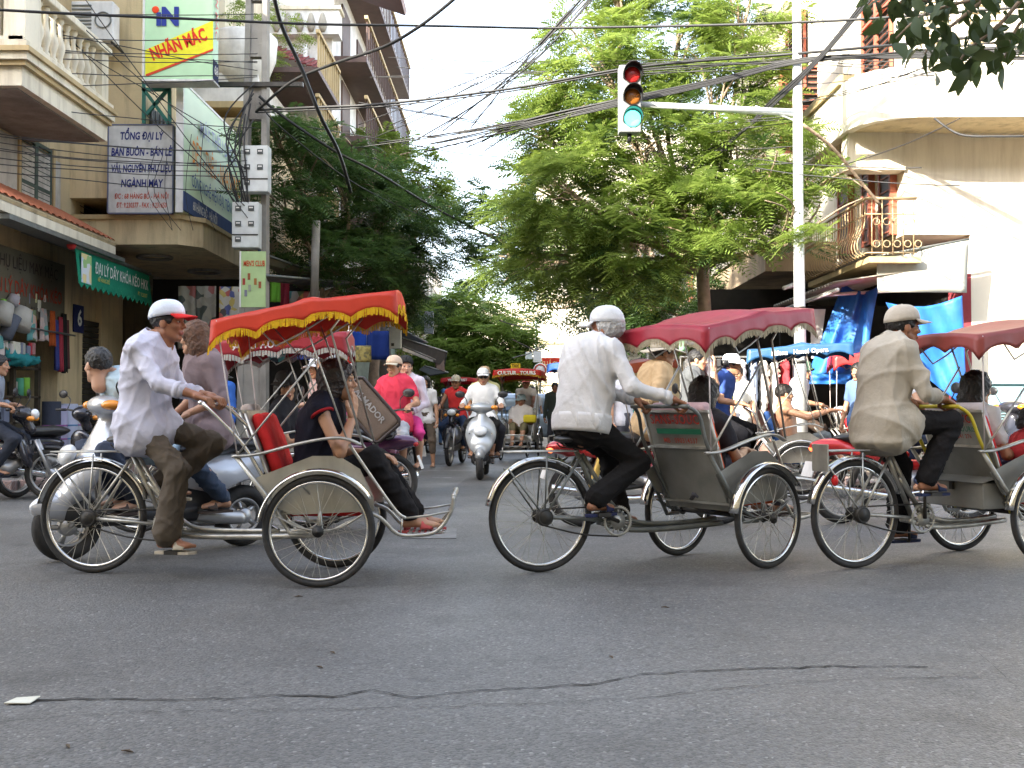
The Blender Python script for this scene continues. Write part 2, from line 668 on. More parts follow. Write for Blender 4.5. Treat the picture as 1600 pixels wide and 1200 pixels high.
def surface_nets(D, lo, h, smooth=True):
    S = D < 0
    nx, ny, nz = D.shape
    cnt = np.zeros((nx - 1, ny - 1, nz - 1), np.int8)
    for dx in (0, 1):
        for dy in (0, 1):
            for dz in (0, 1):
                cnt += S[dx:nx - 1 + dx, dy:ny - 1 + dy, dz:nz - 1 + dz]
    act = (cnt > 0) & (cnt < 8)
    idx = -np.ones(act.shape, np.int64)
    cells = np.argwhere(act)
    idx[act] = np.arange(len(cells))
    acc = np.zeros((len(cells), 3))
    num = np.zeros(len(cells))
    corners = [(0, 0, 0), (1, 0, 0), (0, 1, 0), (1, 1, 0), (0, 0, 1), (1, 0, 1), (0, 1, 1), (1, 1, 1)]
    vals = {c: D[cells[:, 0] + c[0], cells[:, 1] + c[1], cells[:, 2] + c[2]] for c in corners}
    for a in corners:
        for axis in range(3):
            if a[axis]:
                continue
            b = list(a)
            b[axis] = 1
            va, vb = vals[a], vals[tuple(b)]
            m = (va < 0) != (vb < 0)
            t = np.where(m, va / np.where(m, va - vb, 1), 0)
            p = np.tile(np.array(a, float), (len(cells), 1))
            p[:, axis] = t
            acc[m] += p[m]
            num[m] += 1
    V = (cells + acc / num[:, None]) * h + lo
    faces = []
    for axis in range(3):
        sl0 = [slice(None)] * 3
        sl1 = [slice(None)] * 3
        sl0[axis] = slice(0, -1)
        sl1[axis] = slice(1, None)
        ch = S[tuple(sl0)] != S[tuple(sl1)]
        e = np.argwhere(ch)
        o1, o2 = [(1, 2), (2, 0), (0, 1)][axis]
        ok = (e[:, o1] > 0) & (e[:, o2] > 0) & (e[:, o1] < D.shape[o1] - 1) & (e[:, o2] < D.shape[o2] - 1)
        e = e[ok]
        inside = S[tuple(sl0)][tuple(e.T)]
        q = []
        for a, b in ((1, 1), (0, 1), (0, 0), (1, 0)):
            c = e.copy()
            c[:, o1] -= a
            c[:, o2] -= b
            q.append(idx[tuple(c.T)])
        q = np.stack(q, 1)
        q[~inside] = q[~inside][:, ::-1]
        faces.append(q)
    F = np.concatenate(faces)
    mb = MB()
    mb.v = [tuple(p) for p in V.tolist()]
    mb.f = F.tolist()
    mb.s = [smooth] * len(mb.f)
    mb.m = [0] * len(mb.f)
    return mb


def wrinkle(mb, amp, freq=16.0, seed=0, zs=0.6):
    """soft folds pushed into a garment"""
    rg = np.random.default_rng(seed)
    V = np.array(mb.v)
    c = V.mean(0)
    F = np.array([f if len(f) == 4 else list(f) + [f[-1]] for f in mb.f])
    n = np.cross(V[F[:, 2]] - V[F[:, 0]], V[F[:, 3]] - V[F[:, 1]])
    N = np.zeros_like(V)
    for j in range(4):
        np.add.at(N, F[:, j], n)
    N /= np.maximum(np.linalg.norm(N, axis=1), 1e-9)[:, None]
    d = np.zeros(len(V))
    for i in range(7):
        w = rg.normal(size=3)
        w[2] *= zs
        w /= np.linalg.norm(w)
        w2 = rg.normal(size=3)
        w2 /= np.linalg.norm(w2)
        fq = freq * rg.uniform(0.7, 1.8)
        ph = rg.uniform(0, 6.28)
        s = np.sin((V - c) @ w * fq + 1.6 * np.sin((V - c) @ w2 * fq * 0.45 + ph) + ph)
        mask = 0.5 + 0.5 * np.sin((V - c) @ w2 * fq * 0.35 + ph * 2)
        d += (1 - np.abs(s)) ** 3 * mask
    V = V + N * ((d / 1.6 - 0.45) * amp)[:, None]
    mb.v = [tuple(p) for p in V.tolist()]
    return mb

# ------------------------------------------------------------------ people
def rotz(a):
    return Matrix.Rotation(a, 3, 'Z')


def npm(M):
    return [[M[i][j] for j in range(3)] for i in range(3)]


_cache = {}


def head_mb(h, female=False):
    key = ('head', h, female)
    if key in _cache:
        return _cache[key]
    w = 0.94 if female else 1.0
    P = [('ell', (-.010, 0, .026), (.094, .074 * w, .086)),
         ('ell', (.022, 0, -.030), (.062, .055 * w, .078), None, .02),
         ('cap', (.0, .045 * w, -.052), (.052, .022, -.094), .020, .017, .02),
         ('cap', (.0, -.045 * w, -.052), (.052, -.022, -.094), .020, .017, .02),
         ('cap', (.052, .012, -.096), (.052, -.012, -.096), .017, .017, .015),
         ('ell', (.058, .036 * w, -.022), (.022, .022, .020), None, .015),
         ('ell', (.058, -.036 * w, -.022), (.022, .022, .020), None, .015),
         ('cap', (.072, .038 * w, .024), (.080, .008, .022), .010, .010, .012),
         ('cap', (.072, -.038 * w, .024), (.080, -.008, .022), .010, .010, .012),
         ('-ell', (.094, .030, .004), (.016, .020, .011), None, .012),
         ('-ell', (.094, -.030, .004), (.016, .020, .011), None, .012),
         ('cap', (.082, 0, .010), (.100, 0, -.026), .007, .011, .010),
         ('cap', (.088, .012, -.031), (.088, -.012, -.031), .008, .008, .008),
         ('cap', (.078, .020, -.062), (.083, 0, -.056), .006, .008, .006),
         ('cap', (.078, -.020, -.062), (.083, 0, -.056), .006, .008, .006),
         ('cap', (.078, .013, -.069), (.078, -.013, -.069), .008, .008, .005),
         ('ell', (-.006, .075 * w, -.008), (.020, .010, .031), None, .006),
         ('ell', (-.006, -.075 * w, -.008), (.020, .010, .031), None, .006),
         ('cap', (-.018, 0, -.06), (-.028, 0, -.135), .052 * w, .053 * w, .02)]
    mb = sdf_mesh(P, h, .012)
    V = np.array(mb.v)
    for i, f in enumerate(mb.f):
        c = V[f].mean(0)
        y = abs(c[1])
        if c[0] > .062 and .010 < y < .046 and .026 < c[2] - .10 * y < .033 and not mb.m[i]:
            mb.m[i] = 1
        elif c[0] > .072 and y < .024 and -.073 < c[2] < -.052:
            mb.m[i] = 3
    for s in (1, -1):
        mb.ell((.0745, .031 * s, .003), (.0100, .0135, .0062), 10, 6, mi=2)
        mb.ell((.0825, .031 * s, .003), (.0045, .0065, .0062), 8, 6, mi=1)
    _cache[key] = mb
    return mb


def hand_mb(h, grip):
    key = ('hand', h, grip)
    if key in _cache:
        return _cache[key]
    P = [('box', (.045, 0, 0), (.045, .038, .012), .010), ('cap', (-.03, 0, 0), (.02, 0, 0), .024, .026, .015)]
    cur = {'grip': (48, 118, 175), 'soft': (12, 34, 52), 'flat': (4, 8, 12)}[grip]
    for y, l in ((.029, .93), (.010, 1.04), (-.010, .98), (-.029, .80)):
        p = Vector((.086, y, 0))
        for seg, a in zip((.040, .026, .019), cur):
            q = p + Vector((math.cos(R(a)), 0, -math.sin(R(a)))) * seg * l
            P.append(('cap', tuple(p), tuple(q), .0095, .0082, .004))
            p = q
    tg = {'grip': ((.052, .050, -.030), (.075, .030, -.044)), 'soft': ((.052, .060, -.014), (.082, .060, -.024)), 'flat': ((.05, .066, -.008), (.08, .07, -.012))}[grip]
    P.append(('cap', (.012, .026, -.004), tg[0], .015, .0115, .010))
    P.append(('cap', tg[0], tg[1], .0112, .009, .004))
    mb = sdf_mesh(P, h, .006)
    _cache[key] = mb
    return mb


def foot_mb(h, kind):
    key = ('foot', h, kind)
    if key in _cache:
        return _cache[key]
    if kind == 'shoe':
        P = [('cap', (0, 0, .03), (-.01, 0, -.03), .040, .042), ('cap', (-.03, 0, -.04), (.08, 0, -.045), .037, .040), ('ell', (.12, 0, -.05), (.075, .045, .032)), ('&box', (.05, 0, .2), (.5, .5, .28), .001)]
    else:
        P = [('cap', (0, 0, .04), (-.005, 0, -.02), .032, .034), ('cap', (-.035, 0, -.045), (.07, 0, -.040), .027, .028), ('ell', (.09, 0, -.052), (.065, .040, .022)),
             ('&box', (.05, 0, .22), (.5, .5, .294), .001)]
        for i, (y, l) in enumerate(((.026, .172), (.010, .168), (-.004, .160), (-.017, .150), (-.029, .138))):
            P.insert(2, ('cap', (.11, y * .9, -.056), (l - .012, y * 1.1, -.060), .012, .010 if i else .012, .006))
    mb = sdf_mesh(P, h, .012)
    _cache[key] = mb
    return mb


def hair_mb(h, style, seed=0):
    key = ('hair', h, style)
    if key in _cache:
        return _cache[key]
    base = ('ell', (-.013, 0, .034), (.104, .084, .094))
    face = ('-ell', (.090, 0, -.032), (.070, .085, .088), None, .01)
    if style == 'short':
        P = [base, face, ('-box', (.08, 0, -.16), (.2, .2, .13), .01, None, .02), ('-ell', (.0, .09, -.02), (.03, .03, .03), None, .01), ('-ell', (.0, -.09, -.02), (.03, .03, .03), None, .01)]
    elif style == 'bob':
        P = [('ell', (-.015, 0, .034), (.114, .096, .104)), ('ell', (-.035, 0, -.045), (.085, .098, .095), None, .03), ('-ell', (.098, 0, -.045), (.072, .070, .100), None, .015)]
    elif style == 'long':
        P = [('ell', (-.013, 0, .034), (.110, .090, .100)), ('ell', (-.040, 0, -.05), (.078, .090, .10), None, .03), ('cap', (-.075, 0, -.08), (-.095, 0, -.26), .075, .055, .04), ('-ell', (.098, 0, -.045), (.078, .066, .095), None, .015)]
    elif style == 'bun':
        P = [base, ('ell', (-.118, 0, -.02), (.045, .045, .045), None, .015), ('-ell', (.090, 0, -.036), (.072, .08, .092), None, .01), ('-box', (.08, 0, -.18), (.2, .2, .13), .01, None, .02)]
    else:   # grey bushy fringe under a cap
        P = [('ell', (-.020, 0, .010), (.106, .092, .085)), ('-ell', (.085, 0, -.02), (.085, .09, .12), None, .01), ('-box', (.08, 0, -.19), (.2, .2, .12), .01, None, .02)]
    mb = sdf_mesh(P, h, .015)
    wrinkle(mb, .010, 60, 3, .3)
    _cache[key] = mb
    return mb


def ik(a, c, l1, l2, pole):
    a, c = Vector(a), Vector(c)
    d = c - a
    D = d.length
    mx = (l1 + l2) * .998
    if D > mx:
        c = a + d * (mx / D)
        d = c - a
        D = mx
    D = max(D, abs(l1 - l2) + .01)
    x = (l1 * l1 - l2 * l2 + D * D) / (2 * D)
    hgt = math.sqrt(max(0, l1 * l1 - x * x))
    u = d.normalized()
    p = Vector(pole) - u * Vector(pole).dot(u)
    p = p.normalized() if p.length > 1e-5 else fr(u)[0]
    return a + u * x + p * hgt, c


def align(x, z):
    """matrix whose x axis is x and z axis is near z"""
    x = Vector(x).normalized()
    y = Vector(z).cross(x).normalized()
    z = x.cross(y)
    return Matrix(((x.x, y.x, z.x), (x.y, y.y, z.y), (x.z, y.z, z.z)))


def person(label, pos, yaw, pz, lean=0, hands=(None, None), feet=(None, None), head=(0, 0), S=1.0, res=.016,
           shirt=(.7, .7, .7), sleeve='long', loose=.012, collar=False, trousers=(.05, .045, .04), tlen=1.0, flare=.0,
           hair='short', hairc=None, hat=None, skin=None, female=False, shoes='sandal', shoec=(.08, .06, .05), grip=('grip', 'grip'),
           knees=(1, 0, .3), elbow=None, neckf=0.0, hem=.10, group=None, glasses=False, sq=0.0, side=0.0, trim=None, fat=1.0, knee_out=.25, foot_dir=None, toe=(0, 0), footyaw=0.0, band=False):
    """pos: ground point under the pelvis; pz: pelvis height; hands/feet: world targets (grip centre, ankle)"""
    root = thing("person", label, "person", (pos[0], pos[1], 0), yaw, group)
    Wl = inv(root)
    skin = skin or SKIN
    hairc = hairc or HAIRB
    small = res > .02
    hres = .005 if res < .014 else (.007 if res < .019 else .011)
    L_th, L_sh, L_ua, L_fa = .405 * S, .395 * S, .285 * S, .245 * S
    pel = Vector((0, 0, pz))
    # spine
    K = 7
    sp, fx = [pel.copy()], []
    Ttot = .49 * S
    ang = lambda t: R(lean) * (.55 + .75 * t)
    sd = R(side)
    for i in range(K):
        t = (i + .5) / K
        a = ang(t)
        sp.append(sp[-1] + Vector((math.sin(a), math.sin(sd) * math.cos(a), math.cos(a) * math.cos(sd))) * Ttot / K)

    def spt(t):
        q = max(0, min(K - 1e-6, t * K))
        i = int(q)
        b = sp[i].lerp(sp[i + 1], q - i)
        if t < 0:
            b = sp[0] + (sp[0] - sp[1]) * (-t * K)
        return b

    def frame(t):
        a = ang(max(0, min(1, t)))
        return Matrix.Rotation(a, 3, 'Y')
    tab = [(-.12, .100, .152), (.0, .102, .150), (.2, .092, .134), (.4, .094, .134), (.6, .102, .146), (.78, .103, .152), (.92, .085, .140)]
    if female:
        tab = [(-.12, .100, .155), (.0, .102, .154), (.2, .082, .122), (.4, .082, .118), (.6, .098, .130), (.75, .108, .134), (.92, .078, .124)]

    def torso(t0, t1, off):
        pr = []
        for t, rx, ry in tab:
            if t < t0 - 1e-6 or t > t1:
                continue
            pr.append(('ell', tuple(spt(t)), ((rx * fat + off) * S, (ry * fat + off) * S, .115 * S), npm(frame(t)), .07))
        return pr
    neck = sp[-1]
    tw = frame(1)
    shw = (.165 if not female else .148) * S
    sh = [neck + tw @ Vector((-.005, s * shw, -.045 * S)) for s in (1, -1)]
    nd = tw @ Vector((.10 + neckf, 0, 1)).normalized()
    hc = neck + nd * .128 * S + Vector((.02 + neckf * .12, 0, 0))
    hipj = [pel + Vector((0, s * .080 * S, -.01)) for s in (1, -1)]
    # arms
    el, wr, hd = [], [], []
    for i, s in enumerate((1, -1)):
        tgt = hands[i]
        g = grip[i]
        if tgt is None:
            tgt = sh[i] + Vector((.10, s * .06, -.62 * S))
            fdir = Vector((.15, 0, -1))
            up = Vector((0, s, 0)) * 1.0
        else:
            tgt = Wl @ Vector(tgt)
            fdir = (tgt - sh[i]).normalized() * .6 + Vector((.6, 0, -.1))
            if g == 'face':
                fdir = Vector((.15, -s * .2, 1))
            up = Vector((0, 0, 1))
            if g == 'face':
                up = Vector((1, s * .3, 0))
        fdir = fdir.normalized()
        reach = .055 if g == 'grip' else .09
        w = tgt - fdir * reach * S + (up * .022 if g == 'grip' else Vector())
        pole = Vector(elbow[i]) if elbow and elbow[i] else Vector((-.35, s * .55, -1))
        e, w = ik(sh[i], w, L_ua, L_fa, pole)
        if hands[i] is not None and g != 'face':
            fdir = ((w - e).normalized() * .55 + fdir * .45).normalized()
        el.append(e)
        wr.append(w)
        hd.append((w, fdir, up, g, s))
    kn, an = [], []
    for i, s in enumerate((1, -1)):
        tgt = feet[i]
        tgt = Vector((.0 + .0 * s, s * .10, .085)) if tgt is None else Wl @ Vector(tgt)
        k, a = ik(hipj[i], tgt, L_th, L_sh, Vector(knees) + Vector((0, s * knee_out, 0)))
        kn.append(k)
        an.append(a)
    # body
    P = torso(-.12, 1, -.004)
    P.append(('cap', tuple(sh[0]), tuple(sh[1]), .048 * S, .048 * S, .04))
    P.append(('cap', tuple(neck - nd * .03), tuple(hc - nd * .03), .052 * S * (0.88 if female else 1), .047 * S, .02))
    for i in (0, 1):
        P.append(('cap', tuple(sh[i]), tuple(el[i]), .045 * S * (0.85 if female else 1), .034 * S, .03))
        P.append(('cap', tuple(el[i]), tuple(el[i].lerp(wr[i], .35)), .034 * S, .035 * S, .015))
        P.append(('cap', tuple(el[i].lerp(wr[i], .35)), tuple(wr[i]), .035 * S, .024 * S, .015))
        lg = .80 if (tlen or 0) > .45 else .97
        P.append(('cap', tuple(hipj[i]), tuple(kn[i]), .080 * S * (.9 if tlen is not None else 1), .054 * S * lg, .04))
        P.append(('cap', tuple(kn[i]), tuple(kn[i].lerp(an[i], .35) - Vector((.012, 0, 0))), .050 * S * lg, .053 * S * (lg if tlen and tlen > .8 else 1), .02))
        P.append(('cap', tuple(kn[i].lerp(an[i], .35) - Vector((.012, 0, 0))), tuple(an[i]), .052 * S, .033 * S, .02))
    body = sdf_mesh(P, max(res, .011), .02)
    HM = Matrix.Translation(hc) @ Matrix.Rotation(R(head[0]), 4, 'Z') @ Matrix.Rotation(R(head[1]), 4, 'Y') @ Matrix.Scale(S if S > .8 else S * 1.22, 4)
    body.merge(head_mb(hres, female), HM)
    for (w, fd, up, g, s) in hd:
        Mh = align(fd, up).to_4x4()
        if s > 0:
            Mh = Mh @ Matrix.Diagonal((1, -1, 1, 1))
        hb = hand_mb(.0045 if res < .014 else (.006 if res < .019 else .009), {'grip': 'grip', 'face': 'soft'}.get(g, g))
        n0 = len(body.f)
        body.merge(hb, Matrix.Translation(w) @ Mh @ Matrix.Scale(S, 4))
        if s > 0:
            for q in range(n0, len(body.f)):
                body.f[q] = body.f[q][::-1]
    FM = []
    for i in (0, 1):
        d = Vector(foot_dir) if foot_dir else Vector((1, 0, 0))
        d = rotz(R(footyaw)) @ d
        d = (Matrix.Rotation(R(toe[i]), 3, 'Y') @ d)
        fm = Matrix.Translation(an[i]) @ align(d, (0, 0, 1)).to_4x4() @ Matrix.Scale(S, 4)
        FM.append(fm)
        if shoes != 'shoe':
            body.merge(foot_mb(.007 if res < .014 else .011, 'bare'), fm)
    body.build("body", [skin, hairc, EYEW, LIPS], root)
    # trousers
    if tlen is not None:
        T = [('ell', tuple(spt(t)), ((rx * fat + .014) * S, (ry * fat + .012) * S, .115 * S), npm(frame(t)), .07) for t, rx, ry in tab[:3]]
        for i in (0, 1):
            T.append(('cap', tuple(hipj[i]), tuple(kn[i]), .084 * S, .070 * S, .035))
            if tlen > 0:
                e = kn[i].lerp(an[i], min(tlen, .96))
                T.append(('cap', tuple(kn[i]), tuple(e), .070 * S, (.058 + flare) * S, .02))
            if tlen < 0:
                pass
        tm = sdf_mesh(T, res, .02)
        if not small:
            wrinkle(tm, .014, 26, 5, .8)
        tm.build("trousers" if tlen > .5 else "shorts", cloth(trousers), root)
    # shirt
    if shirt is not None:
        T = torso(-.12 if hem >= .1 else 0, 1, loose)
        if hem > .1:
            q = spt(-hem * 1.6)
            T.insert(0, ('ell', tuple(q), ((.112 * fat + loose) * S, (.160 * fat + loose) * S, .08 * S), npm(frame(0)), .06))
        T.append(('cap', tuple(sh[0]), tuple(sh[1]), .056 * S, .056 * S, .05))
        for i in (0, 1):
            if hem >= .1:
                T.append(('cap', tuple(hipj[i]), tuple(hipj[i].lerp(kn[i], .22 if hem > .13 else .10)), (.086 + loose) * S, (.080 + loose) * S, .05))
            if sleeve == 'none':
                continue
            ext = {'long': 1, 'roll': 1, 'half': 1, 'short': .62}[sleeve]
            T.append(('cap', tuple(sh[i]), tuple(sh[i].lerp(el[i], ext)), .058 * S, (.052 if ext < 1 else .048) * S, .035))
            if ext == 1:
                f = {'long': .93, 'roll': .55, 'half': .12}[sleeve]
                T.append(('cap', tuple(el[i]), tuple(el[i].lerp(wr[i], f)), .049 * S, (.040 if sleeve == 'long' else .048) * S, .02))
        tm = sdf_mesh(T, res, .025)
        if not small:
            wrinkle(tm, .017, 17, int(abs(pos[0] * 100)) + 1, .55)
        so = tm.build("shirt", cloth(shirt), root)
        if sleeve in ('roll', 'long') and not small:
            for i in (0, 1):
                f = .55 if sleeve == 'roll' else .93
                a, b = el[i].lerp(wr[i], f - .10), el[i].lerp(wr[i], f + .03)
                MB().tube([a, a.lerp(b, .5), b], [.047 * S, .053 * S, .050 * S] if sleeve == 'roll' else [.042 * S, .044 * S, .043 * S], 14).build("cuff", cloth(shirt), root)
        if collar:
            cm = MB()
            c0 = neck + nd * .012 + tw @ Vector((.008, 0, 0))
            Mc = tw @ Matrix.Rotation(R(-12), 3, 'Y').inverted()

            def cf(u, v):
                a = R(-160 + 320 * u) + math.pi
                rr = .066 + .026 * (v)
                p = Vector((-math.cos(a) * -rr * 1.02, math.sin(a) * rr, .062 - .036 * abs(v) - .03 * abs(u - .5) * 2))
                return c0 + Mc @ p
            cm.grid(cf, 20, 2)
            cm.build("collar", cloth(shirt), root, thick=.004)
        if band:
            bm = MB()
            q = spt(.03)
            F0 = frame(0)
            rx, ry = (.102 * fat + loose - .004) * S, (.150 * fat + loose - .004) * S

            def bf(u, v):
                a = 2 * math.pi * u
                g = 1 + .035 * math.sin(math.pi * v) - .05 * (1 - v) + .012 * math.sin(9 * a)
                return q + F0 @ Vector((rx * g * math.cos(a), ry * g * math.sin(a), -.085 + .115 * v))
            bm.grid(bf, 48, 5)
            bm.build("waistband", cloth(shirt), root, thick=.006)
        if trim:
            for i in (0, 1):
                d = (el[i] - sh[i]).normalized()
                MB().torus(sh[i] + d * .03 * S, d, .062 * S, .009 * S, 20, 6).build("armhole_trim", cloth(trim), root)
    if hair and (hair != 'none'):
        m2 = MB().merge(hair_mb(.006 if res < .014 else .010, hair), HM)
        m2.build("hair", hairc, root)
    if hat:
        kind, c1, c2 = hat[:3]
        hm = MB()
        if kind == 'cap':
            def dome(u, v):
                a = 2 * math.pi * u
                t = v * math.pi / 2
                r = math.cos(t) ** .72
                return HM @ Vector((-.012 + .112 * r * math.cos(a), .092 * r * math.sin(a), .040 + .106 * math.sin(t) ** .95 + .012 * math.cos(a) * (1 - v)))
            hm.grid(dome, 24, 8)
            ho = hm.build("cap_crown", cloth(c1), root, thick=.003)
            sgn = -1 if len(hat) > 3 and hat[3] == 'back' else 1
            bm_ = MB()

            def brim(u, v):
                a = R(-62 + 124 * u)
                r0 = .108
                ext = .085 * v * math.cos(a * 1.15) ** .5 if abs(a) < R(78) else 0
                return HM @ Vector((sgn * (-.012 + r0 * math.cos(a) + ext), .090 * math.sin(a) * (1 + .02 * v), .052 - .018 * v - .35 * (abs(math.sin(a)) ** 2) * .06 * v))
            bm_.grid(brim, 14, 4)
            bm_.build("cap_brim", cloth(c2), root, thick=.004)
            if not small:
                MB().ell(HM @ Vector((-.012, 0, .147)), (.007, .007, .005), 8, 5).build("cap_button", cloth(c2), root)
        else:
            br = .19 if kind == 'sunhat' else .135
            drop = .03 if kind == 'sunhat' else .03

            def dome(u, v):
                a = 2 * math.pi * u
                t = v * math.pi / 2
                r = math.cos(t) ** .45
                return HM @ Vector((-.012 + .108 * r * math.cos(a), .090 * r * math.sin(a), .042 + .096 * math.sin(t)))
            hm.grid(dome, 24, 7)
            hm.build("hat_crown", cloth(c1), root, thick=.003)
            bm_ = MB()

            def brim(u, v):
                a = 2 * math.pi * u
                return HM @ Vector((-.012 + (.107 + (br - .107) * v) * math.cos(a) * 1.05, (.089 + (br - .1) * v) * math.sin(a), .046 - drop * v + .012 * v * math.sin(3 * a)))
            bm_.grid(brim, 28, 3)
            bm_.build("hat_brim", cloth(c2), root, thick=.004)
    if glasses:
        gm = MB()
        for s in (1, -1):
            gm.ell(HM @ Vector((.092, .033 * s, .004)), (.006, .026, .019), 12, 8, rot=(HM.to_3x3()))
            gm.tube([HM @ Vector((.090, .055 * s, .008)), HM @ Vector((-.01, .079 * s, .004))], .003, 5)
        gm.tube([HM @ Vector((.094, .012, .008)), HM @ Vector((.094, -.012, .008))], .003, 5)
        gm.build("sunglasses", BLACKP, root)
    for i in (0, 1):
        if shoes == 'shoe':
            MB().merge(foot_mb(.008 if res < .019 else .012, 'shoe'), FM[i]).build("shoe", cloth(shoec), root)
        elif shoes == 'sandal':
            sm = MB()
            out = [(-.075, 0), (-.06, .03), (.0, .032), (.08, .046), (.14, .045), (.178, .02), (.18, -.015), (.15, -.04), (.08, -.045), (.0, -.032), (-.06, -.03)]
            sm.slab([FM[i] @ Vector((x, y, -.090)) for x, y in out], .014)

            def strap(u, v):
                a = math.pi * u
                return FM[i] @ Vector((.055 + .065 * v + .01 * math.sin(a), .046 * math.cos(a), -.078 + (.058 - .022 * v) * math.sin(a)))
            sm.grid(strap, 10, 3)
            sm.build("sandal", cloth(shoec), root, thick=.003)
    return root


# ------------------------------------------------------------------ wheels
def wheel(parent, Rw, M, tyre=.019, hubw=.09, spokes=32, hubr=.022, thick_rim=.010, far=False, name="wheel"):
    """bicycle wheel in the xz plane round the origin of M (children: rim, hub, spokes)"""
    n = 28 if far else 56
    t = MB().torus((0, 0, 0), (0, 1, 0), Rw - tyre, tyre, n, 6 if far else 10)
    w = t.build(name, RUBBER, parent, M)
    Rr = Rw - 2 * tyre - .006
    MB().torus((0, 0, 0), (0, 1, 0), Rr, thick_rim, n, 6 if far else 8, flat=1.3).build("rim", CHROME, w, M)
    hb = MB().lathe([(hubr * .4, -hubw / 2 - .012), (hubr * .4, -hubw / 2), (hubr * 1.5, -hubw / 2), (hubr * 1.5, -hubw / 2 + .008), (hubr, -hubw / 2 + .012), (hubr, hubw / 2 - .012), (hubr * 1.5, hubw / 2 - .008), (hubr * 1.5, hubw / 2), (hubr * .4, hubw / 2), (hubr * .4, hubw / 2 + .012)], axis=(0, 1, 0), n=12)
    hb.build("hub", GREASE, w, M)
    sm = MB()
    for k in range(spokes):
        a = 2 * math.pi * k / spokes + .05
        sd = 1 if k % 2 else -1
        tw = (1 if (k // 2) % 2 else -1) * 1.15
        p0 = Vector((math.cos(a + tw) * hubr * 1.35, sd * (hubw / 2 - .006), math.sin(a + tw) * hubr * 1.35))
        p1 = Vector((math.cos(a) * Rr, sd * .003, math.sin(a) * Rr))
        sm.tube([p0, p1], .0017 if not far else .0025, 4, caps=False, smooth=False)
    sm.build("spokes", STEEL, w, M)
    return w


def fender(Rf, a0, a1, w=.065, n=22):
    mb = MB()

    def fn(u, v):
        a = R(a0 + (a1 - a0) * u)
        y = (v - .5) * 2
        r = Rf - .016 * y * y
        return Vector((math.cos(a) * r, y * w / 2, math.sin(a) * r))
    return mb.grid(fn, n, 6)


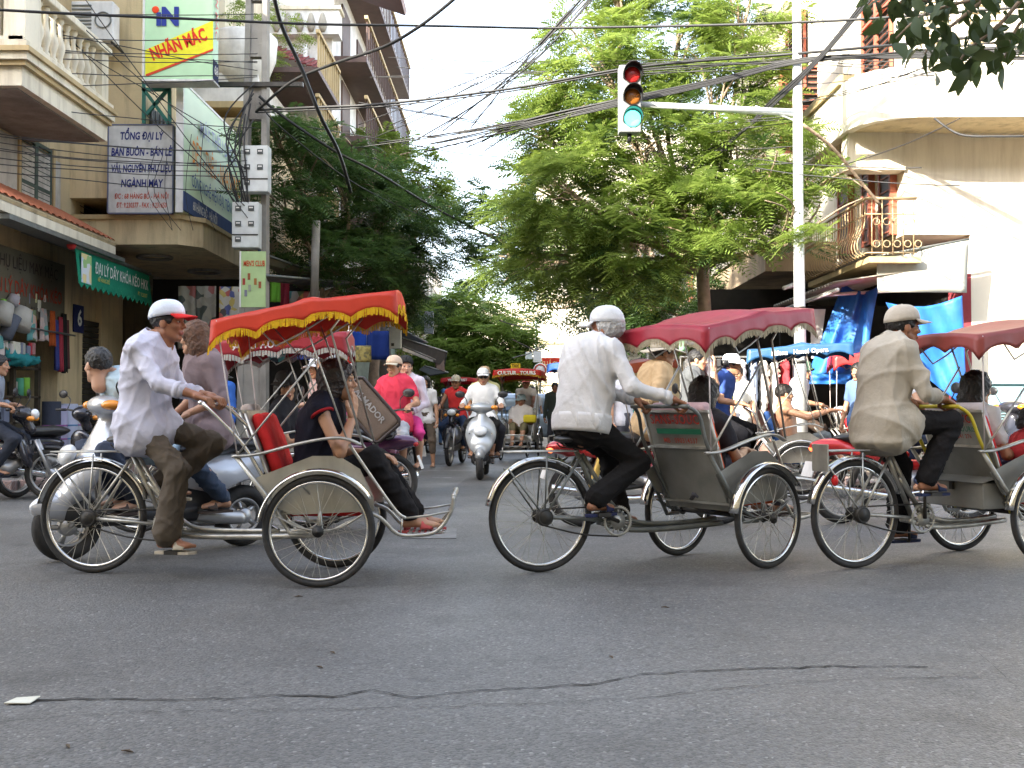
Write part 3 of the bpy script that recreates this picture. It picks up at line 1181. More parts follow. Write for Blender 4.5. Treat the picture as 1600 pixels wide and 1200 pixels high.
# ------------------------------------------------------------------ cyclo rickshaw
def cyclo(label, front, heading, rear, canopy=(.55, .03, .03), fringe=(.75, .45, .02), under=None, grip_x=-.60, grip_z=1.02, crank=20,
          seatc=(.65, .03, .025), backcover=True, panel=PANEL, frame=STEEL, sign=None, box=False, far=False, rack=True, side_text=None,
          front_text=None, can=(-.60, .43, 1.50, 1.68), canw=.42, flatv=False, group="cyclo rickshaws with folding canopies", barcol=None, head_cloth=None, drop=.12, roof=True, plate=False):
    front, rear = Vector((front[0], front[1], 0)), Vector((rear[0], rear[1], 0))
    root = thing("cyclo_rickshaw", label, "cyclo", front, heading, group)
    I = Matrix.Identity(4)
    rv = front - rear
    Lw = rv.length
    RM = inv(root) @ Matrix.Translation(rear) @ Matrix.Rotation(math.atan2(rv.y, rv.x), 4, 'Z')
    T = Matrix.Translation
    ns = 8 if not far else 5
    # --- pedalling half
    RR = .342
    wheel(root, RR, RM @ T((0, 0, RR)), far=far, spokes=36 if not far else 16, hubr=.03)
    fender(RR + .028, 18, 168, .075).build("rear_mudguard", CHROME, root, RM @ T((0, 0, RR)), thick=.002)
    g = MB().lathe([(.05, -.02), (.055, 0), (.05, .03)], (0, -.06, RR), (0, 1, 0), 20)
    g.torus((0, -.075, RR), (0, 1, 0), .045, .006, 18, 6)
    g.build("sprocket", GREASE, root, RM)
    st = MB()
    for s in (1, -1):
        st.tube([(0, .062 * s, RR), (.25, .030 * s, .70)], .009, ns)
        st.tube([(0, .062 * s, RR), (.22, .055 * s, .325), (.46, .03 * s, .30)], .011, ns)
        st.tube([(0, .066 * s, RR), (-.23, .04 * s, .64)], .0055, ns)
        st.tube([(0, .066 * s, RR), (.02, .05 * s, .73)], .0055, ns)
    st.tube([(.46, 0, .30), (.335, 0, .55), (.235, 0, .75)], .016, ns)
    st.tube([(.54, 0, .30), (.42, 0, .50), (.28, 0, .72)], .014, ns)
    st.build("rear_fork", frame, root, RM)
    lt = MB()
    lt.curve([(.40, .035, .29), (.60, .035, .26), (Lw - .35, .04, .26), (Lw - .02, .04, .28)], .018, 4, ns)
    lt.curve([(.40, -.035, .29), (.60, -.035, .24), (Lw - .35, -.04, .24), (Lw - .02, -.04, .26)], .018, 4, ns)
    lt.curve([(.35, 0, .56), (.55, 0, .34), (.72, 0, .275), (Lw - .3, 0, .27)], .015, 4, ns)
    lt.build("chassis_tube", frame, root, RM)
    sad = sdf_mesh([('ell', (-.06, 0, .0), (.10, .085, .032)), ('cap', (0, 0, .0), (.15, 0, -.004), .035, .022, .05), ('-box', (0, 0, -.07), (.3, .2, .05), .01, None, .02)], .012 if far else .008, .03)
    sad.build("saddle", LEATHER, root, RM @ T((.245, 0, .815)))
    sm = MB().tube([(.235, 0, .74), (.225, 0, .80)], .012, ns)
    for s in (1, -1):
        sm.curve([(.13, s * .05, .79), (.16, s * .055, .765), (.21, s * .05, .765), (.24, s * .045, .79)], .005, 3, 5)
    sm.build("saddle_spring", GREASE, root, RM)
    if rack:
        rk = MB()
        for y in (-.07, -.023, .023, .07):
            rk.tube([(-.24, y, .742), (.22, y, .745)], .005, 5)
        for x in (-.24, -.1, .05, .2):
            rk.tube([(x, -.075, .742), (x, .075, .742)], .005, 5)
        rk.build("rear_rack", STEEL, root, RM)
    if plate:
        MB().box((-.27, 0, .70), (.012, .15, .17), None).build("number_plate", PANEL, root, RM, bevel=.003)
        MB().ell((-.20, -.05, .56), (.02, .025, .035)).build("rear_reflector", mat("red_reflector", (.6, .02, .02), .2), root, RM)
    BB = Vector((.50, 0, .30))
    ch = MB()
    if not far:
        ch.torus(BB + Vector((0, -.055, 0)), (0, 1, 0), .088, .008, 40, 6, flat=.5)
        for k in range(12):
            a = 2 * math.pi * k / 12
            p = BB + Vector((math.cos(a) * .068, -.055, math.sin(a) * .068))
            ch.tube([BB + Vector((math.cos(a) * .05, -.055, math.sin(a) * .05)), p + (p - BB) * .1 * Vector((1, 0, 1)).length * .5], .006, 5)
        ch.lathe([(.052, -.003), (.052, .003)], BB + Vector((0, -.055, 0)), (0, 1, 0), 20)
        for k in range(44):
            a = 2 * math.pi * k / 44
            ch.box(BB + Vector((math.cos(a) * .097, -.055, math.sin(a) * .097)), (.006, .003, .006), Matrix.Rotation(-a, 3, 'Y'))
    else:
        ch.torus(BB + Vector((0, -.055, 0)), (0, 1, 0), .09, .01, 20, 5, flat=.5)
    cw = ch.build("chainring", STEEL, root, RM)
    ca = R(crank)
    ped = []
    for s in (1, -1):
        e = BB + Vector((math.cos(ca) * .165, s * .085, -math.sin(ca) * .165)) * 1.0
        e = BB + Vector((-s * math.cos(ca) * .165, s * .085, s * math.sin(ca) * .165))
        pc = MB().tube([BB + Vector((0, s * .07, 0)), e], [.013, .009], 6)
        pc.tube([e, e + Vector((0, s * .09, 0))], .006, 5)
        pc.box(e + Vector((0, s * .07, 0)), (.085, .075, .022))
        ped.append(e + Vector((0, s * .06, 0)))
        pc.build("pedal_crank", GREASE, root, RM)
    cm = MB()
    a = [Vector((0, -.06, RR + .05)), BB + Vector((0, -.055, .095))]
    b = [Vector((0, -.06, RR - .05)), BB + Vector((0, -.055, -.095))]
    cm.tube(a, .0055, 5)
    cm.curve([b[0], (b[0] + b[1]) / 2 - Vector((0, 0, .02)), b[1]], .0055, 4, 5)
    cm.build("chain", GREASE, root, RM)
    # --- passenger half
    FR = .318
    W2 = .385
    for s in (1, -1):
        wheel(root, FR, T((0, s * W2, FR)), far=far, spokes=32 if not far else 16, hubr=.022)
        fender(FR + .035, 32, 172, .075).build("mudguard", CHROME, root, T((0, s * W2, FR)), thick=.002)
        MB().tube([(math.cos(R(115)) * (FR + .03), s * W2, FR + math.sin(R(115)) * (FR + .03)), (-.06, s * .33, .52)], .006, 5).build("mudguard_stay", STEEL, root)
        # side panel with a curved top
        top = [(-.40, .60), (-.22, .67), (-.05, .735), (.10, .735), (.22, .66), (.30, .50), (.30, .42), (-.16, .40), (-.30, .46)]
        MB().slab([(x, s * .300, z) for x, z in top], .006).build("side_panel", panel, root)
        ar = MB()
        ar.curve([(-.50, s * .315, .735), (-.36, s * .32, .745), (-.15, s * .33, .80), (.03, s * .335, .835), (.14, s * .335, .835), (.23, s * .335, .80)], .022, 4, 8, flat=.45)
        ar.build("armrest", STEEL, root)
        le = MB()
        le.tube([(-.48, s * .315, .735), (-.30, s * .32, .50), (-.17, s * .33, .30), (-.05, s * .34, .30)], .014, ns)
        le.tube([(.0, s * .34, .31), (.0, s * .34, .42)], .012, ns)
        le.curve([(-.25, s * .34, .40), (-.12, s * .345, .335), (0, s * .345, .315), (.12, s * .345, .335), (.25, s * .34, .41)], .012, 4, 6, flat=.6)
        le.curve([(-.18, s * .34, .375), (-.08, s * .345, .325), (0, s * .345, .30), (.08, s * .345, .325), (.18, s * .34, .375)], .010, 4, 6, flat=.6)
        le.build("frame_leg", frame, root)
        # foot rest rails
        fr_ = MB()
        fr_.curve([(.16, s * .30, .80), (.28, s * .28, .62), (.42, s * .26, .42), (.48, s * .255, .375)], .010, 4, ns)
        fr_.tube([(.48, s * .255, .375), (.62, s * .25, .39), (.75, s * .235, .415)], .007, ns)
        fr_.tube([(.46, s * .255, .375), (.45, s * .25, .29)], .006, ns)
        fr_.curve([(.22, s * .27, .42), (.33, s * .26, .38), (.43, s * .25, .285), (.55, s * .245, .275), (.66, s * .24, .30), (.735, s * .235, .40), (.755, s * .23, .50)], .012, 4, ns)
        fr_.build("footrest_rail", STEEL, root)
    ft = MB()
    for i in range(6):
        x = .50 + .035 * i
        ft.box((x, 0, .282 + max(0, i - 3) * .006), (.018, .48, .008))
    for y in (-.12, 0, .12):
        ft.box((.59, y, .276), (.22, .03, .006))
    ft.curve([(.755, -.23, .50), (.765, -.1, .515), (.765, .1, .515), (.755, .23, .50)], .014, 4, ns)
    ft.tube([(.73, -.235, .40), (.73, .235, .40)], .007, 5)
    ft.build("footrest", STEEL, root)
    MB().lathe([(.018, -.40), (.018, .40)], (0, 0, FR), (0, 1, 0), 10).build("axle", GREASE, root)
    MB().slab([(-.26, -.29, .40), (.26, -.29, .42), (.26, .29, .42), (-.26, .29, .40)], .01).build("floor_panel", panel, root)
    sc = sdf_mesh([('box', (.02, 0, .44), (.23, .265, .055), .04)], .02, .02)
    sc.build("seat_cushion", cloth(seatc), root)
    B0, B1 = Vector((-.21, 0, .36)), Vector((-.44, 0, .99))
    bx = (B1 - B0).normalized()
    bn = Vector((bx.z, 0, -bx.x))          # points forward-ish
    wb = .28
    if backcover:
        bc = sdf_mesh([('box', tuple(B0.lerp(B1, .60) + bn * .045), (.035, .25, .24), .035, npm(Matrix((( bn.x, 0, bx.x), (0, 1, 0), (bn.z, 0, bx.z)))))], .016, .02)
        wrinkle(bc, .008, 14, 2)
        bc.build("backrest_cushion", cloth(seatc), root)
    if head_cloth:
        hcM = sdf_mesh([('box', tuple(B0.lerp(B1, .93) + bn * .045), (.045, .24, .085), .03, npm(Matrix((( bn.x, 0, bx.x), (0, 1, 0), (bn.z, 0, bx.z)))))], .014, .02)
        hcM.build("headrest_cover", cloth(head_cloth), root)
    bp = MB()
    bp.slab([B0 + Vector((0, -wb, 0)), B0 + Vector((0, wb, 0)), B0.lerp(B1, .62) + Vector((0, wb, 0)), B0.lerp(B1, .62) + Vector((0, -wb, 0))], .008)
    bp.build("back_panel", PANELD if sign else panel, root)
    b2 = MB()
    q0, q1 = B0.lerp(B1, .64), B1
    b2.slab([q0 + Vector((0, -wb, 0)), q0 + Vector((0, wb, 0)), q1 + Vector((0, wb, 0)), q1 + Vector((0, -wb, 0))], .010)
    so = b2.build("sign_panel", PANEL if not far else panel, root)
    fm = MB()
    for t in (.635, 1.0):
        q = B0.lerp(B1, t)
        fm.box(q + Vector((-.004, 0, 0)), (.022, 2 * wb + .02, .016))
    for s in (1, -1):
        fm.tube([B0 + Vector((0, s * wb, 0)), B1 + Vector((0, s * wb, 0))], .010, 6)
    fm.build("back_frame", STEEL, root)
    if sign:
        TM = plane_M(q0.lerp(q1, .5) - bn * .0115, (0, -1, 0), bx)
        TM = TM if (TM.to_3x3() @ Vector((0, 0, 1))).x < 0 else TM
        for body, y, size, colr, sqz in sign:
            tm = text_mb(body, size, TM @ T((0, y, .004)), squeeze=sqz, bold=.0008, font_gap=1.08)
            if body[0] == '#':
                tm = MB().slab([TM @ Vector((-.19, y - .018, .0)), TM @ Vector((.19, y - .018, .0)), TM @ Vector((.19, y + .018, .0)), TM @ Vector((-.19, y + .018, .0))], .002)
            tm.build("painted_lettering", mat("sign_paint_%d_%d" % (int(colr[0] * 99), int(colr[1] * 99)), colr, .6, var=.05), so)
    if box:
        bo = MB().b6(-.42, -.22, -.26, .26, .36, .53)
        bo.add([(-.44, -.27, .53), (-.44, .27, .53), (-.20, .27, .58), (-.20, -.27, .58)], [(0, 1, 2, 3)])
        b_ = bo.build("tool_box", PANELD, root, bevel=.006)
        MB().box((-.43, 0, .50), (.02, .03, .05)).build("latch", GREASE, b_)
    # handlebar: cross bar with two curved tubes
    hb = MB()
    gx, gz = grip_x, grip_z
    hb.curve([(-.17, .24, .33), (-.33, .265, .60), (-.45, .27, .80), (gx + .08, .262, gz - .06), (gx + .01, .235, gz - .003)], .012, 4, ns)
    hb.curve([(-.17, -.24, .33), (-.33, -.265, .60), (-.45, -.27, .80), (gx + .08, -.262, gz - .06), (gx + .01, -.235, gz - .003)], .012, 4, ns)
    hb.tube([(gx, -.245, gz), (gx, .245, gz)], .014, ns)
    hb.build("handlebar", barcol or (CHROME if frame is not STEELD else STEELD), root)
    # canopy
    if roof:
        x0, x1, z0, z1 = can
        cw2 = canw
        cmat = mat("canopy_vinyl_%d_%d" % (int(canopy[0] * 99), int(canopy[2] * 99)), canopy, .42, var=.12, scale=5, bump=.25, bscale=6, stain=.2, dirt=tuple(c * .6 for c in canopy), trans=.18)
        rs = random.Random(int(abs(front.x * 100)))
        def topf(u, v):
            x = x0 + (x1 - x0) * u
            y = (v - .5) * 2 * cw2
            z = z0 + (z1 - z0) * u + .02 * math.sin(math.pi * u) * 1 - .035 * math.sin(math.pi * u * 2) ** 2 * math.sin(math.pi * v) + .035 * math.sin(math.pi * v)
            z += .05 * math.exp(-((u - .52) / .06) ** 2) * .4
            return Vector((x, y, z))
        cn = MB().grid(topf, 28, 12)
        cn.build("canopy", cmat, root, thick=.003)
        loop = [(i / 24, 0) for i in range(24)] + [(1, i / 18) for i in range(18)] + [(1 - i / 24, 1) for i in range(24)] + [(0, 1 - i / 18) for i in range(18)]
        n = len(loop)

        def edge(k):
            u, v = loop[k % n]
            return topf(u, v)

        def outn(k):
            u, v = loop[k % n]
            return Vector(((u - .5) * 2, (v - .5) * 2, 0)).normalized() * .6

        def low(k, f):
            s_ = k / n
            u, v = loop[k % n]
            along = (u if v in (0, 1) else v)
            sc_ = abs(math.sin(math.pi * (along * (4 if v in (0, 1) else 3)))) if not flatv else 1
            corner = math.exp(-min(along, 1 - along) / .06)
            dz = (drop + .045 * (1 - sc_) ** 1.3 + .03 * corner) * f
            jit = .008 * math.sin(k * 1.9) * f
            return edge(k) + outn(k) * (.02 * f + jit) - Vector((0, 0, dz))
        vm = MB()
        rows = 4
        vs = [low(k, r / rows) for r in range(rows + 1) for k in range(n)]
        fs = [(r * n + k, r * n + (k + 1) % n, (r + 1) * n + (k + 1) % n, (r + 1) * n + k) for r in range(rows) for k in range(n)]
        vm.add(vs, fs, True)
        va = vm.build("valance", cmat, root, thick=.003)
        if fringe:
            fm = MB()
            m_ = 5 if not far else 2
            for k in range(n):
                for j in range(m_):
                    a_ = low(k, 1).lerp(low(k + 1, 1), j / m_)
                    b_ = low(k, 1).lerp(low(k + 1, 1), (j + .8) / m_)
                    ln = .028 + .012 * rs.random()
                    o_ = outn(k) * .008
                    fm.add([a_ + o_ + Vector((0, 0, .008)), b_ + o_ + Vector((0, 0, .008)), b_ + o_ * 1.5 - Vector((rs.uniform(-.004, .004), 0, ln)), a_ + o_ * 1.5 - Vector((rs.uniform(-.004, .004), 0, ln))], [(0, 1, 2, 3)])
            fm.build("fringe", cloth(fringe), va)
        if side_text:
            body, size, colr, sidey, tx = side_text
            p = Vector(((x0 + x1) / 2 + tx, sidey * (cw2 + .030), (z0 + z1) / 2 - .055 + tx * (z1 - z0) / (x1 - x0)))
            TM = plane_M(p, (-sidey * (x1 - x0), 0, -sidey * (z1 - z0)), (0, 0, 1))
            text_mb(body, size, TM, bold=.002, extrude=.001).build("printed_lettering", cloth(colr), va)
        if front_text:
            body, size, colr = front_text
            p = Vector((x1 + .035, 0, z1 - .055))
            text_mb(body, size, plane_M(p, (0, 1, 0), (0, 0, 1)), bold=.004, extrude=.001).build("printed_lettering", cloth(colr), va)
        for s in (1, -1):
            cf = MB()
            cf.tube([(.15, s * .335, .83), (-.10, s * .365, z0 + .03)], .0095, ns, flat=.6)
            cf.tube([(-.48, s * .325, .73), (-.02, s * .35, 1.30)], .0095, ns, flat=.6)
            cf.tube([(-.40, s * .37, z0 + .02), (-.25, s * .36, z0 - .14), (-.13, s * .36, z0 - .08), (.12, s * .37, z0 + .08)], .006, ns)
            cf.tube([(.24, s * .335, .80), (.06, s * .37, z0 - .05), (.16, s * .38, z0 + .08)], .007, ns)
            cf.build("canopy_frame", STEEL if not far else frame, root)
            MB().tube([(x0 + .03, s * cw2, z0), (-.47, s * .325, .735)], .0045, 5).build("canopy_cord", cloth((.7, .62, .6)), root)
    W = Matrix.Translation(root.location) @ root.rotation_euler.to_matrix().to_4x4()
    Wr = Matrix.Translation(rear) @ Matrix.Rotation(math.atan2(rv.y, rv.x), 4, 'Z')
    return dict(root=root, grips=[W @ Vector((gx, .16, gz)), W @ Vector((gx, -.16, gz))], pedals=[Wr @ p for p in ped],
                saddle=Wr @ Vector((.215, 0, .84)), rh=math.degrees(math.atan2(rv.y, rv.x)), W=W, Wr=Wr)


def cyclo_driver(cy, label, dy=0, fw=0, **kw):
    p = cy['saddle'] + cy['Wr'].to_3x3() @ Vector((fw, 0, 0))
    feet = [q + Vector((0, 0, .095)) - cy['Wr'].to_3x3() @ Vector((.045, 0, 0)) for q in cy['pedals']]
    return person(label, (p.x, p.y), cy['rh'] + dy, p.z + .085, hands=cy['grips'], feet=feet, group=None, **kw)


def cyclo_passenger(cy, label, y=0.0, hands='lap', **kw):
    W = cy['W']
    p = W @ Vector((kw.pop('px', -.12), y, 0))
    if hands == 'lap':
        hands = [W @ Vector((.22, y + .10, .70)), W @ Vector((.22, y - .10, .70))]
    feet = [W @ Vector((.50, y + .09, .375)), W @ Vector((.50, y - .09, .375))]
    kw.setdefault('grip', ('soft', 'soft'))
    kw.setdefault('lean', -8)
    return person(label, (p.x, p.y), math.degrees(cy['root'].rotation_euler.z), kw.pop('pz', .56), hands=hands, feet=feet, knees=(.3, 0, 1), knee_out=.1, **kw)


# ------------------------------------------------------------------ motorbikes
def motorbike(label, pos, heading, kind='scooter', col=(.5, .52, .54), res=.016, lights=False, basket=False, group="motorbikes and scooters in the street", lean=0, taillit=False, parked=False):
    root = thing("motor_scooter" if kind == 'scooter' else "motorbike", label, "motorbike", (pos[0], pos[1], 0), heading, group)
    T = Matrix.Translation
    paint = mat("bike_paint_%d_%d_%d" % tuple(int(c * 99) for c in col), col, .25, .3, var=.06, coat=.6)
    silver = mat("cast_alloy", (.42, .42, .42), .4, .8, var=.2, stain=.4)
    r = .225 if kind == 'scooter' else .285
    xf, xr = .62, -.62
    tyr = .052 if kind == 'scooter' else .036
    for x, nm in ((xf, 'front_wheel'), (xr, 'rear_wheel')):
        M = T((x, 0, r))
        w = MB().torus((0, 0, 0), (0, 1, 0), r - tyr, tyr, 36, 10).build(nm, RUBBER, root, M)
        rm = MB().torus((0, 0, 0), (0, 1, 0), r - 2 * tyr + .004, .016, 32, 8, flat=2)
        rm.lathe([(.05, -.05), (.06, -.03), (.06, .03), (.05, .05)], axis=(0, 1, 0), n=16)
        if kind == 'scooter':
            for k in range(5):
                a = 2 * math.pi * k / 5
                rm.tube([(0, 0, 0), (math.cos(a) * (r - 2 * tyr), 0, math.sin(a) * (r - 2 * tyr))], .018, 6)
        else:
            for k in range(28):
                a = 2 * math.pi * k / 28
                rm.tube([(math.cos(a + 1) * .045, (k % 2 - .5) * .08, math.sin(a + 1) * .045), (math.cos(a) * (r - 2 * tyr), 0, math.sin(a) * (r - 2 * tyr))], .002, 4)
        rm.build("rim", silver, w, M)
    tilt = Matrix.Rotation(R(-24), 3, 'Y')
    if kind == 'scooter':
        P = [('ell', (.46, 0, .66), (.075, .225, .28), npm(tilt)), ('ell', (.56, 0, .54), (.09, .18, .20), npm(tilt), .05),
             ('ell', (.64, 0, .36), (.22, .075, .10), None, .04), ('cap', (.40, 0, .80), (.34, 0, .98), .07, .06, .05),
             ('ell', (.36, 0, 1.03), (.13, .19, .075), None, .04)]
        sdf_mesh(P, res, .03).build("front_fairing", paint, root)
        P = [('ell', (-.36, 0, .52), (.40, .15, .17)), ('ell', (-.70, 0, .62), (.26, .12, .10), npm(Matrix.Rotation(R(18), 3, 'Y')), .06), ('-ell', (xr, 0, .2), (.30, .3, .30), None, .03)]
        sdf_mesh(P, res, .04).build("rear_fairing", paint, root)
        P = [('box', (.12, 0, .27), (.36, .14, .05), .03), ('ell', (.55, 0, .33), (.12, .12, .12), None, .05), ('box', (-.22, 0, .36), (.16, .12, .12), .05, None, .06)]
        sdf_mesh(P, res, .03).build("floor_board", BLACKP, root)
        P = [('ell', (-.22, 0, .71), (.30, .135, .065)), ('ell', (-.62, 0, .745), (.24, .115, .05), None, .06)]
        sdf_mesh(P, res, .04).build("seat", LEATHER, root)
        P = [('cap', (-.30, -.09, .26), (-.62, -.10, .24), .075, .085), ('ell', (-.40, -.12, .26), (.12, .05, .08)), ('cap', (-.25, .1, .25), (-.55, .1, .22), .05, .05)]
        sdf_mesh(P, res, .03).build("engine", silver, root)
        MB().curve([(-.2, -.13, .2), (-.45, -.16, .22), (-.6, -.17, .27), (-.95, -.18, .34)], [.03] * 6 + [.05] * 13, 6, 10).build("exhaust", GREASE, root)
        lens = mat("lamp_glass", (.75, .78, .80), .12, coat=.8)
        hl = MB().ell((.625, 0, .70), (.05, .105, .075), 14, 10, rot=tilt)
        hl.build("headlight", lens if not lights else mat("lit_lamp", (1, .9, .7), .3, emit=((1, .8, .5), 9)), root)
        MB().tube([(.52, -.16, .66), (.60, -.10, .56), (.64, 0, .50), (.60, .10, .56), (.52, .16, .66)], .012, 6).build("headlight_trim", CHROME, root)
        for s in (1, -1):
            MB().ell((.40, s * .19, 1.03), (.07, .055, .035), 10, 8).build("turn_signal", mat("amber_lens", (.85, .30, .02), .2, coat=.6), root)
            MB().ell((-.82, s * .10, .60), (.06, .02, .03), 8, 6).build("rear_turn_signal", mat("amber_lens", (.85, .30, .02), .2), root)
        fx = .34
        hz = 1.03
    else:
        P = [('cap', (.40, 0, .78), (.30, 0, .96), .06, .05), ('ell', (.32, 0, .95), (.12, .12, .09), None, .04), ('ell', (.34, 0, .55), (.07, .19, .22), npm(Matrix.Rotation(R(-18), 3, 'Y')), .04),
             ('cap', (.30, 0, .50), (-.1, 0, .50), .06, .06, .05)]
        sdf_mesh(P, res, .03).build("front_fairing", paint, root)
        P = [('ell', (-.35, 0, .60), (.40, .11, .10)), ('ell', (-.72, 0, .68), (.20, .09, .07), None, .05), ('-ell', (xr, 0, .28), (.32, .3, .33), None, .03)]
        sdf_mesh(P, res, .04).build("rear_fairing", paint, root)
        P = [('ell', (-.28, 0, .75), (.42, .125, .06)), ('cap', (-.1, 0, .74), (.02, 0, .74), .07, .04, .05)]
        sdf_mesh(P, res, .04).build("seat", LEATHER, root)
        P = [('ell', (.08, 0, .36), (.17, .13, .11)), ('cap', (.0, 0, .33), (.25, 0, .40), .08, .06), ('cap', (-.1, .0, .40), (-.3, 0, .45), .05, .04)]
        sdf_mesh(P, res, .03).build("engine", silver, root)
        MB().curve([(.1, -.12, .28), (-.2, -.15, .24), (-.5, -.15, .28), (-.9, -.15, .34)], .038, 5, 10).build("exhaust", CHROME, root)
        MB().curve([(.55, 0, .58), (.72, 0, .56), (.86, 0, .44), (.90, 0, .32)], .05, 5, 8, flat=.5).build("front_mudguard", BLACKP, root)
        sw = MB()
        for s in (1, -1):
            sw.tube([(0, s * .07, .36), (xr, s * .08, r)], .02, 6)
            sw.tube([(-.45, s * .10, .64), (xr + .03, s * .10, r + .04)], .028, 8)
        sw.build("swing_arm", GREASE, root)
        hlm = mat("lit_lamp", (1, .9, .7), .3, emit=((1, .8, .5), 9)) if lights else mat("lamp_glass", (.75, .78, .80), .12, coat=.8)
        MB().ell((.44, 0, .95), (.05, .085, .06), 12, 8).build("headlight", hlm, root)
        for s in (1, -1):
            MB().ell((.42, s * .11, .90), (.045, .035, .03), 8, 6).build("turn_signal", mat("amber_lens", (.85, .30, .02), .2), root)
        if basket:
            bk = MB()
            bk.b6(.44, .78, -.17, .17, .62, .86)
            bk.build("front_basket", BLACKP, root, bevel=.02)
        fx = .30
        hz = 1.0
    tl = mat("lit_tail_lamp", (.7, .05, .03), .3, emit=((1, .12, .03), 1.2)) if taillit else mat("red_lens", (.5, .02, .02), .2)
    MB().ell((-.88, 0, .66), (.035, .06, .03), 10, 8).build("tail_light", tl, root)
    MB().box((-.93, 0, .48), (.01, .19, .14), Matrix.Rotation(R(20), 3, 'Y')).build("number_plate", WHITEP, root)
    fk = MB()
    for s in (1, -1):
        fk.tube([(xf, s * .065, r), (xf - .16, s * .06, r + .38)], .02, 8)
    fk.build("front_fork", silver, root)
    hb = MB().curve([(fx - .08, .33, hz), (fx - .02, .2, hz), (fx, .08, hz - .02), (fx, -.08, hz - .02), (fx - .02, -.2, hz), (fx - .08, -.33, hz)], .013, 4, 8)
    for s in (1, -1):
        hb.tube([(fx - .07, s * .34, hz), (fx - .03, s * .22, hz)], .019, 8)
        hb.tube([(fx + .01, s * .33, hz - .01), (fx + .03, s * .2, hz - .005)], .006, 5)
    hb.build("handlebar", BLACKP, root)
    for s in (1, -1):
        mr = MB()
        mr.curve([(fx - .02, s * .2, hz + .01), (fx + .04, s * .22, hz + .12), (fx + .02, s * .28, hz + .18)], .006, 4, 6)
        mr.ell((fx + .01, s * .31, hz + .19), (.02, .075, .05), 12, 8)
        mr.build("mirror", BLACKP, root)
    st = MB()
    st.tube([(-.10, .13, .2), (-.12, .28, .03)] if parked else [(-.10, .13, .2), (-.34, .15, .19)], .01, 6)
    st.build("side_stand", GREASE, root)
    if lean:
        root.rotation_euler = (R(lean), 0, R(heading))
    W = Matrix.Translation(root.location) @ root.rotation_euler.to_matrix().to_4x4()
    return dict(root=root, W=W, grips=[W @ Vector((fx - .06, .29, hz)), W @ Vector((fx - .06, -.29, hz))], h=heading, kind=kind)


def rider(mb_, label, seat=-.18, pz=None, feet=None, **kw):
    W = mb_['W']
    p = W @ Vector((seat, 0, 0))
    pz = pz or (.86 if mb_['kind'] == 'scooter' else .88)
    if feet is None:
        fx = .22 if mb_['kind'] == 'scooter' else .05
        fz = .40 if mb_['kind'] == 'scooter' else .36
        feet = [W @ Vector((fx, .15, fz)), W @ Vector((fx, -.15, fz))]
    kw.setdefault('hands', mb_['grips'])
    kw.setdefault('lean', 8)
    return person(label, (p.x, p.y), mb_['h'], pz, feet=feet, knees=(1, 0, .5), knee_out=.35, **kw)


def pillion(mb_, label, seat=-.52, **kw):
    W = mb_['W']
    p = W @ Vector((seat, 0, 0))
    kw.setdefault('hands', [W @ Vector((seat + .28, .12, .92)), W @ Vector((seat + .28, -.12, .92))])
    kw.setdefault('grip', ('soft', 'soft'))
    kw.setdefault('lean', 3)
    return person(label, (p.x, p.y), mb_['h'], .90, feet=[W @ Vector((-.38, .2, .38)), W @ Vector((-.38, -.2, .38))], knees=(1, 0, .5), knee_out=.45, **kw)


def part(mb, name, m, root, **kw):
    """a part collected in world coordinates"""
    return mb.build(name, m, root, M=inv(root), **kw)


def solo(mb, name, m, label, cat, base, group=None, **kw):
    """a thing that is one mesh, collected in world coordinates"""
    b = Vector(base)
    o = mb.build(name, m, None, M=Matrix.Translation(-b), **kw)
    o.location = b
    return tag(o, label, cat, group)


def struct(mb, name, m):
    return mb.build(name, m, None, kind="structure")


# ------------------------------------------------------------------ ground
struct(MB().quad((-300, -120, 0), (300, -120, 0), (300, 600, 0), (-300, 600, 0)), "road", asphalt())
KERB = mat("pink_kerb_stone", (0.34, 0.24, 0.22), .85, var=.2, scale=5, stain=.5, bump=.3)
PAVE = mat("paving_tile", (0.26, 0.24, 0.22), .85, var=.25, scale=3, stain=.5, bump=.2)


def pavement(x0, x1, y0, y1, h, side):
    s = struct(MB().b6(x0, x1, y0, y1, 0.001, h), "pavement", PAVE)
    proto = None
    ke = []
    if side > 0:
        ke = [((x1 + .08, y0 + .5 + i, h / 2 + .004), 0) for i in range(int(min(30, y1 - y0)))]
    else:
        ke = [((x0 - .08, y0 + .5 + i, h / 2 + .004), 0) for i in range(int(min(30, y1 - y0)))]
    nx = int(min(8, x1 - x0))
    ke += [(((x1 - .5 - i) if side > 0 else (x0 + .5 + i), y0 - .08, h / 2 + .004), 90) for i in range(nx)]
    for c, rz in ke:
        if proto is None:
            o = MB().box((0, 0, 0), (.155, .985, h)).build("kerb_stone", KERB, s, bevel=.012)
            proto = o
        else:
            o = proto.copy()
            C.objects.link(o)
        o.location = c
        o.rotation_euler = (0, 0, R(rz))
    return s


pavement(-40, -6.0, 13.1, 120, .14, 1)
pavement(4.35, 60, 11.9, 120, .13, -1)
# cracks in the asphalt
CRK = mat("crack_void", (.028, .027, .026), 1.0, var=0.2)


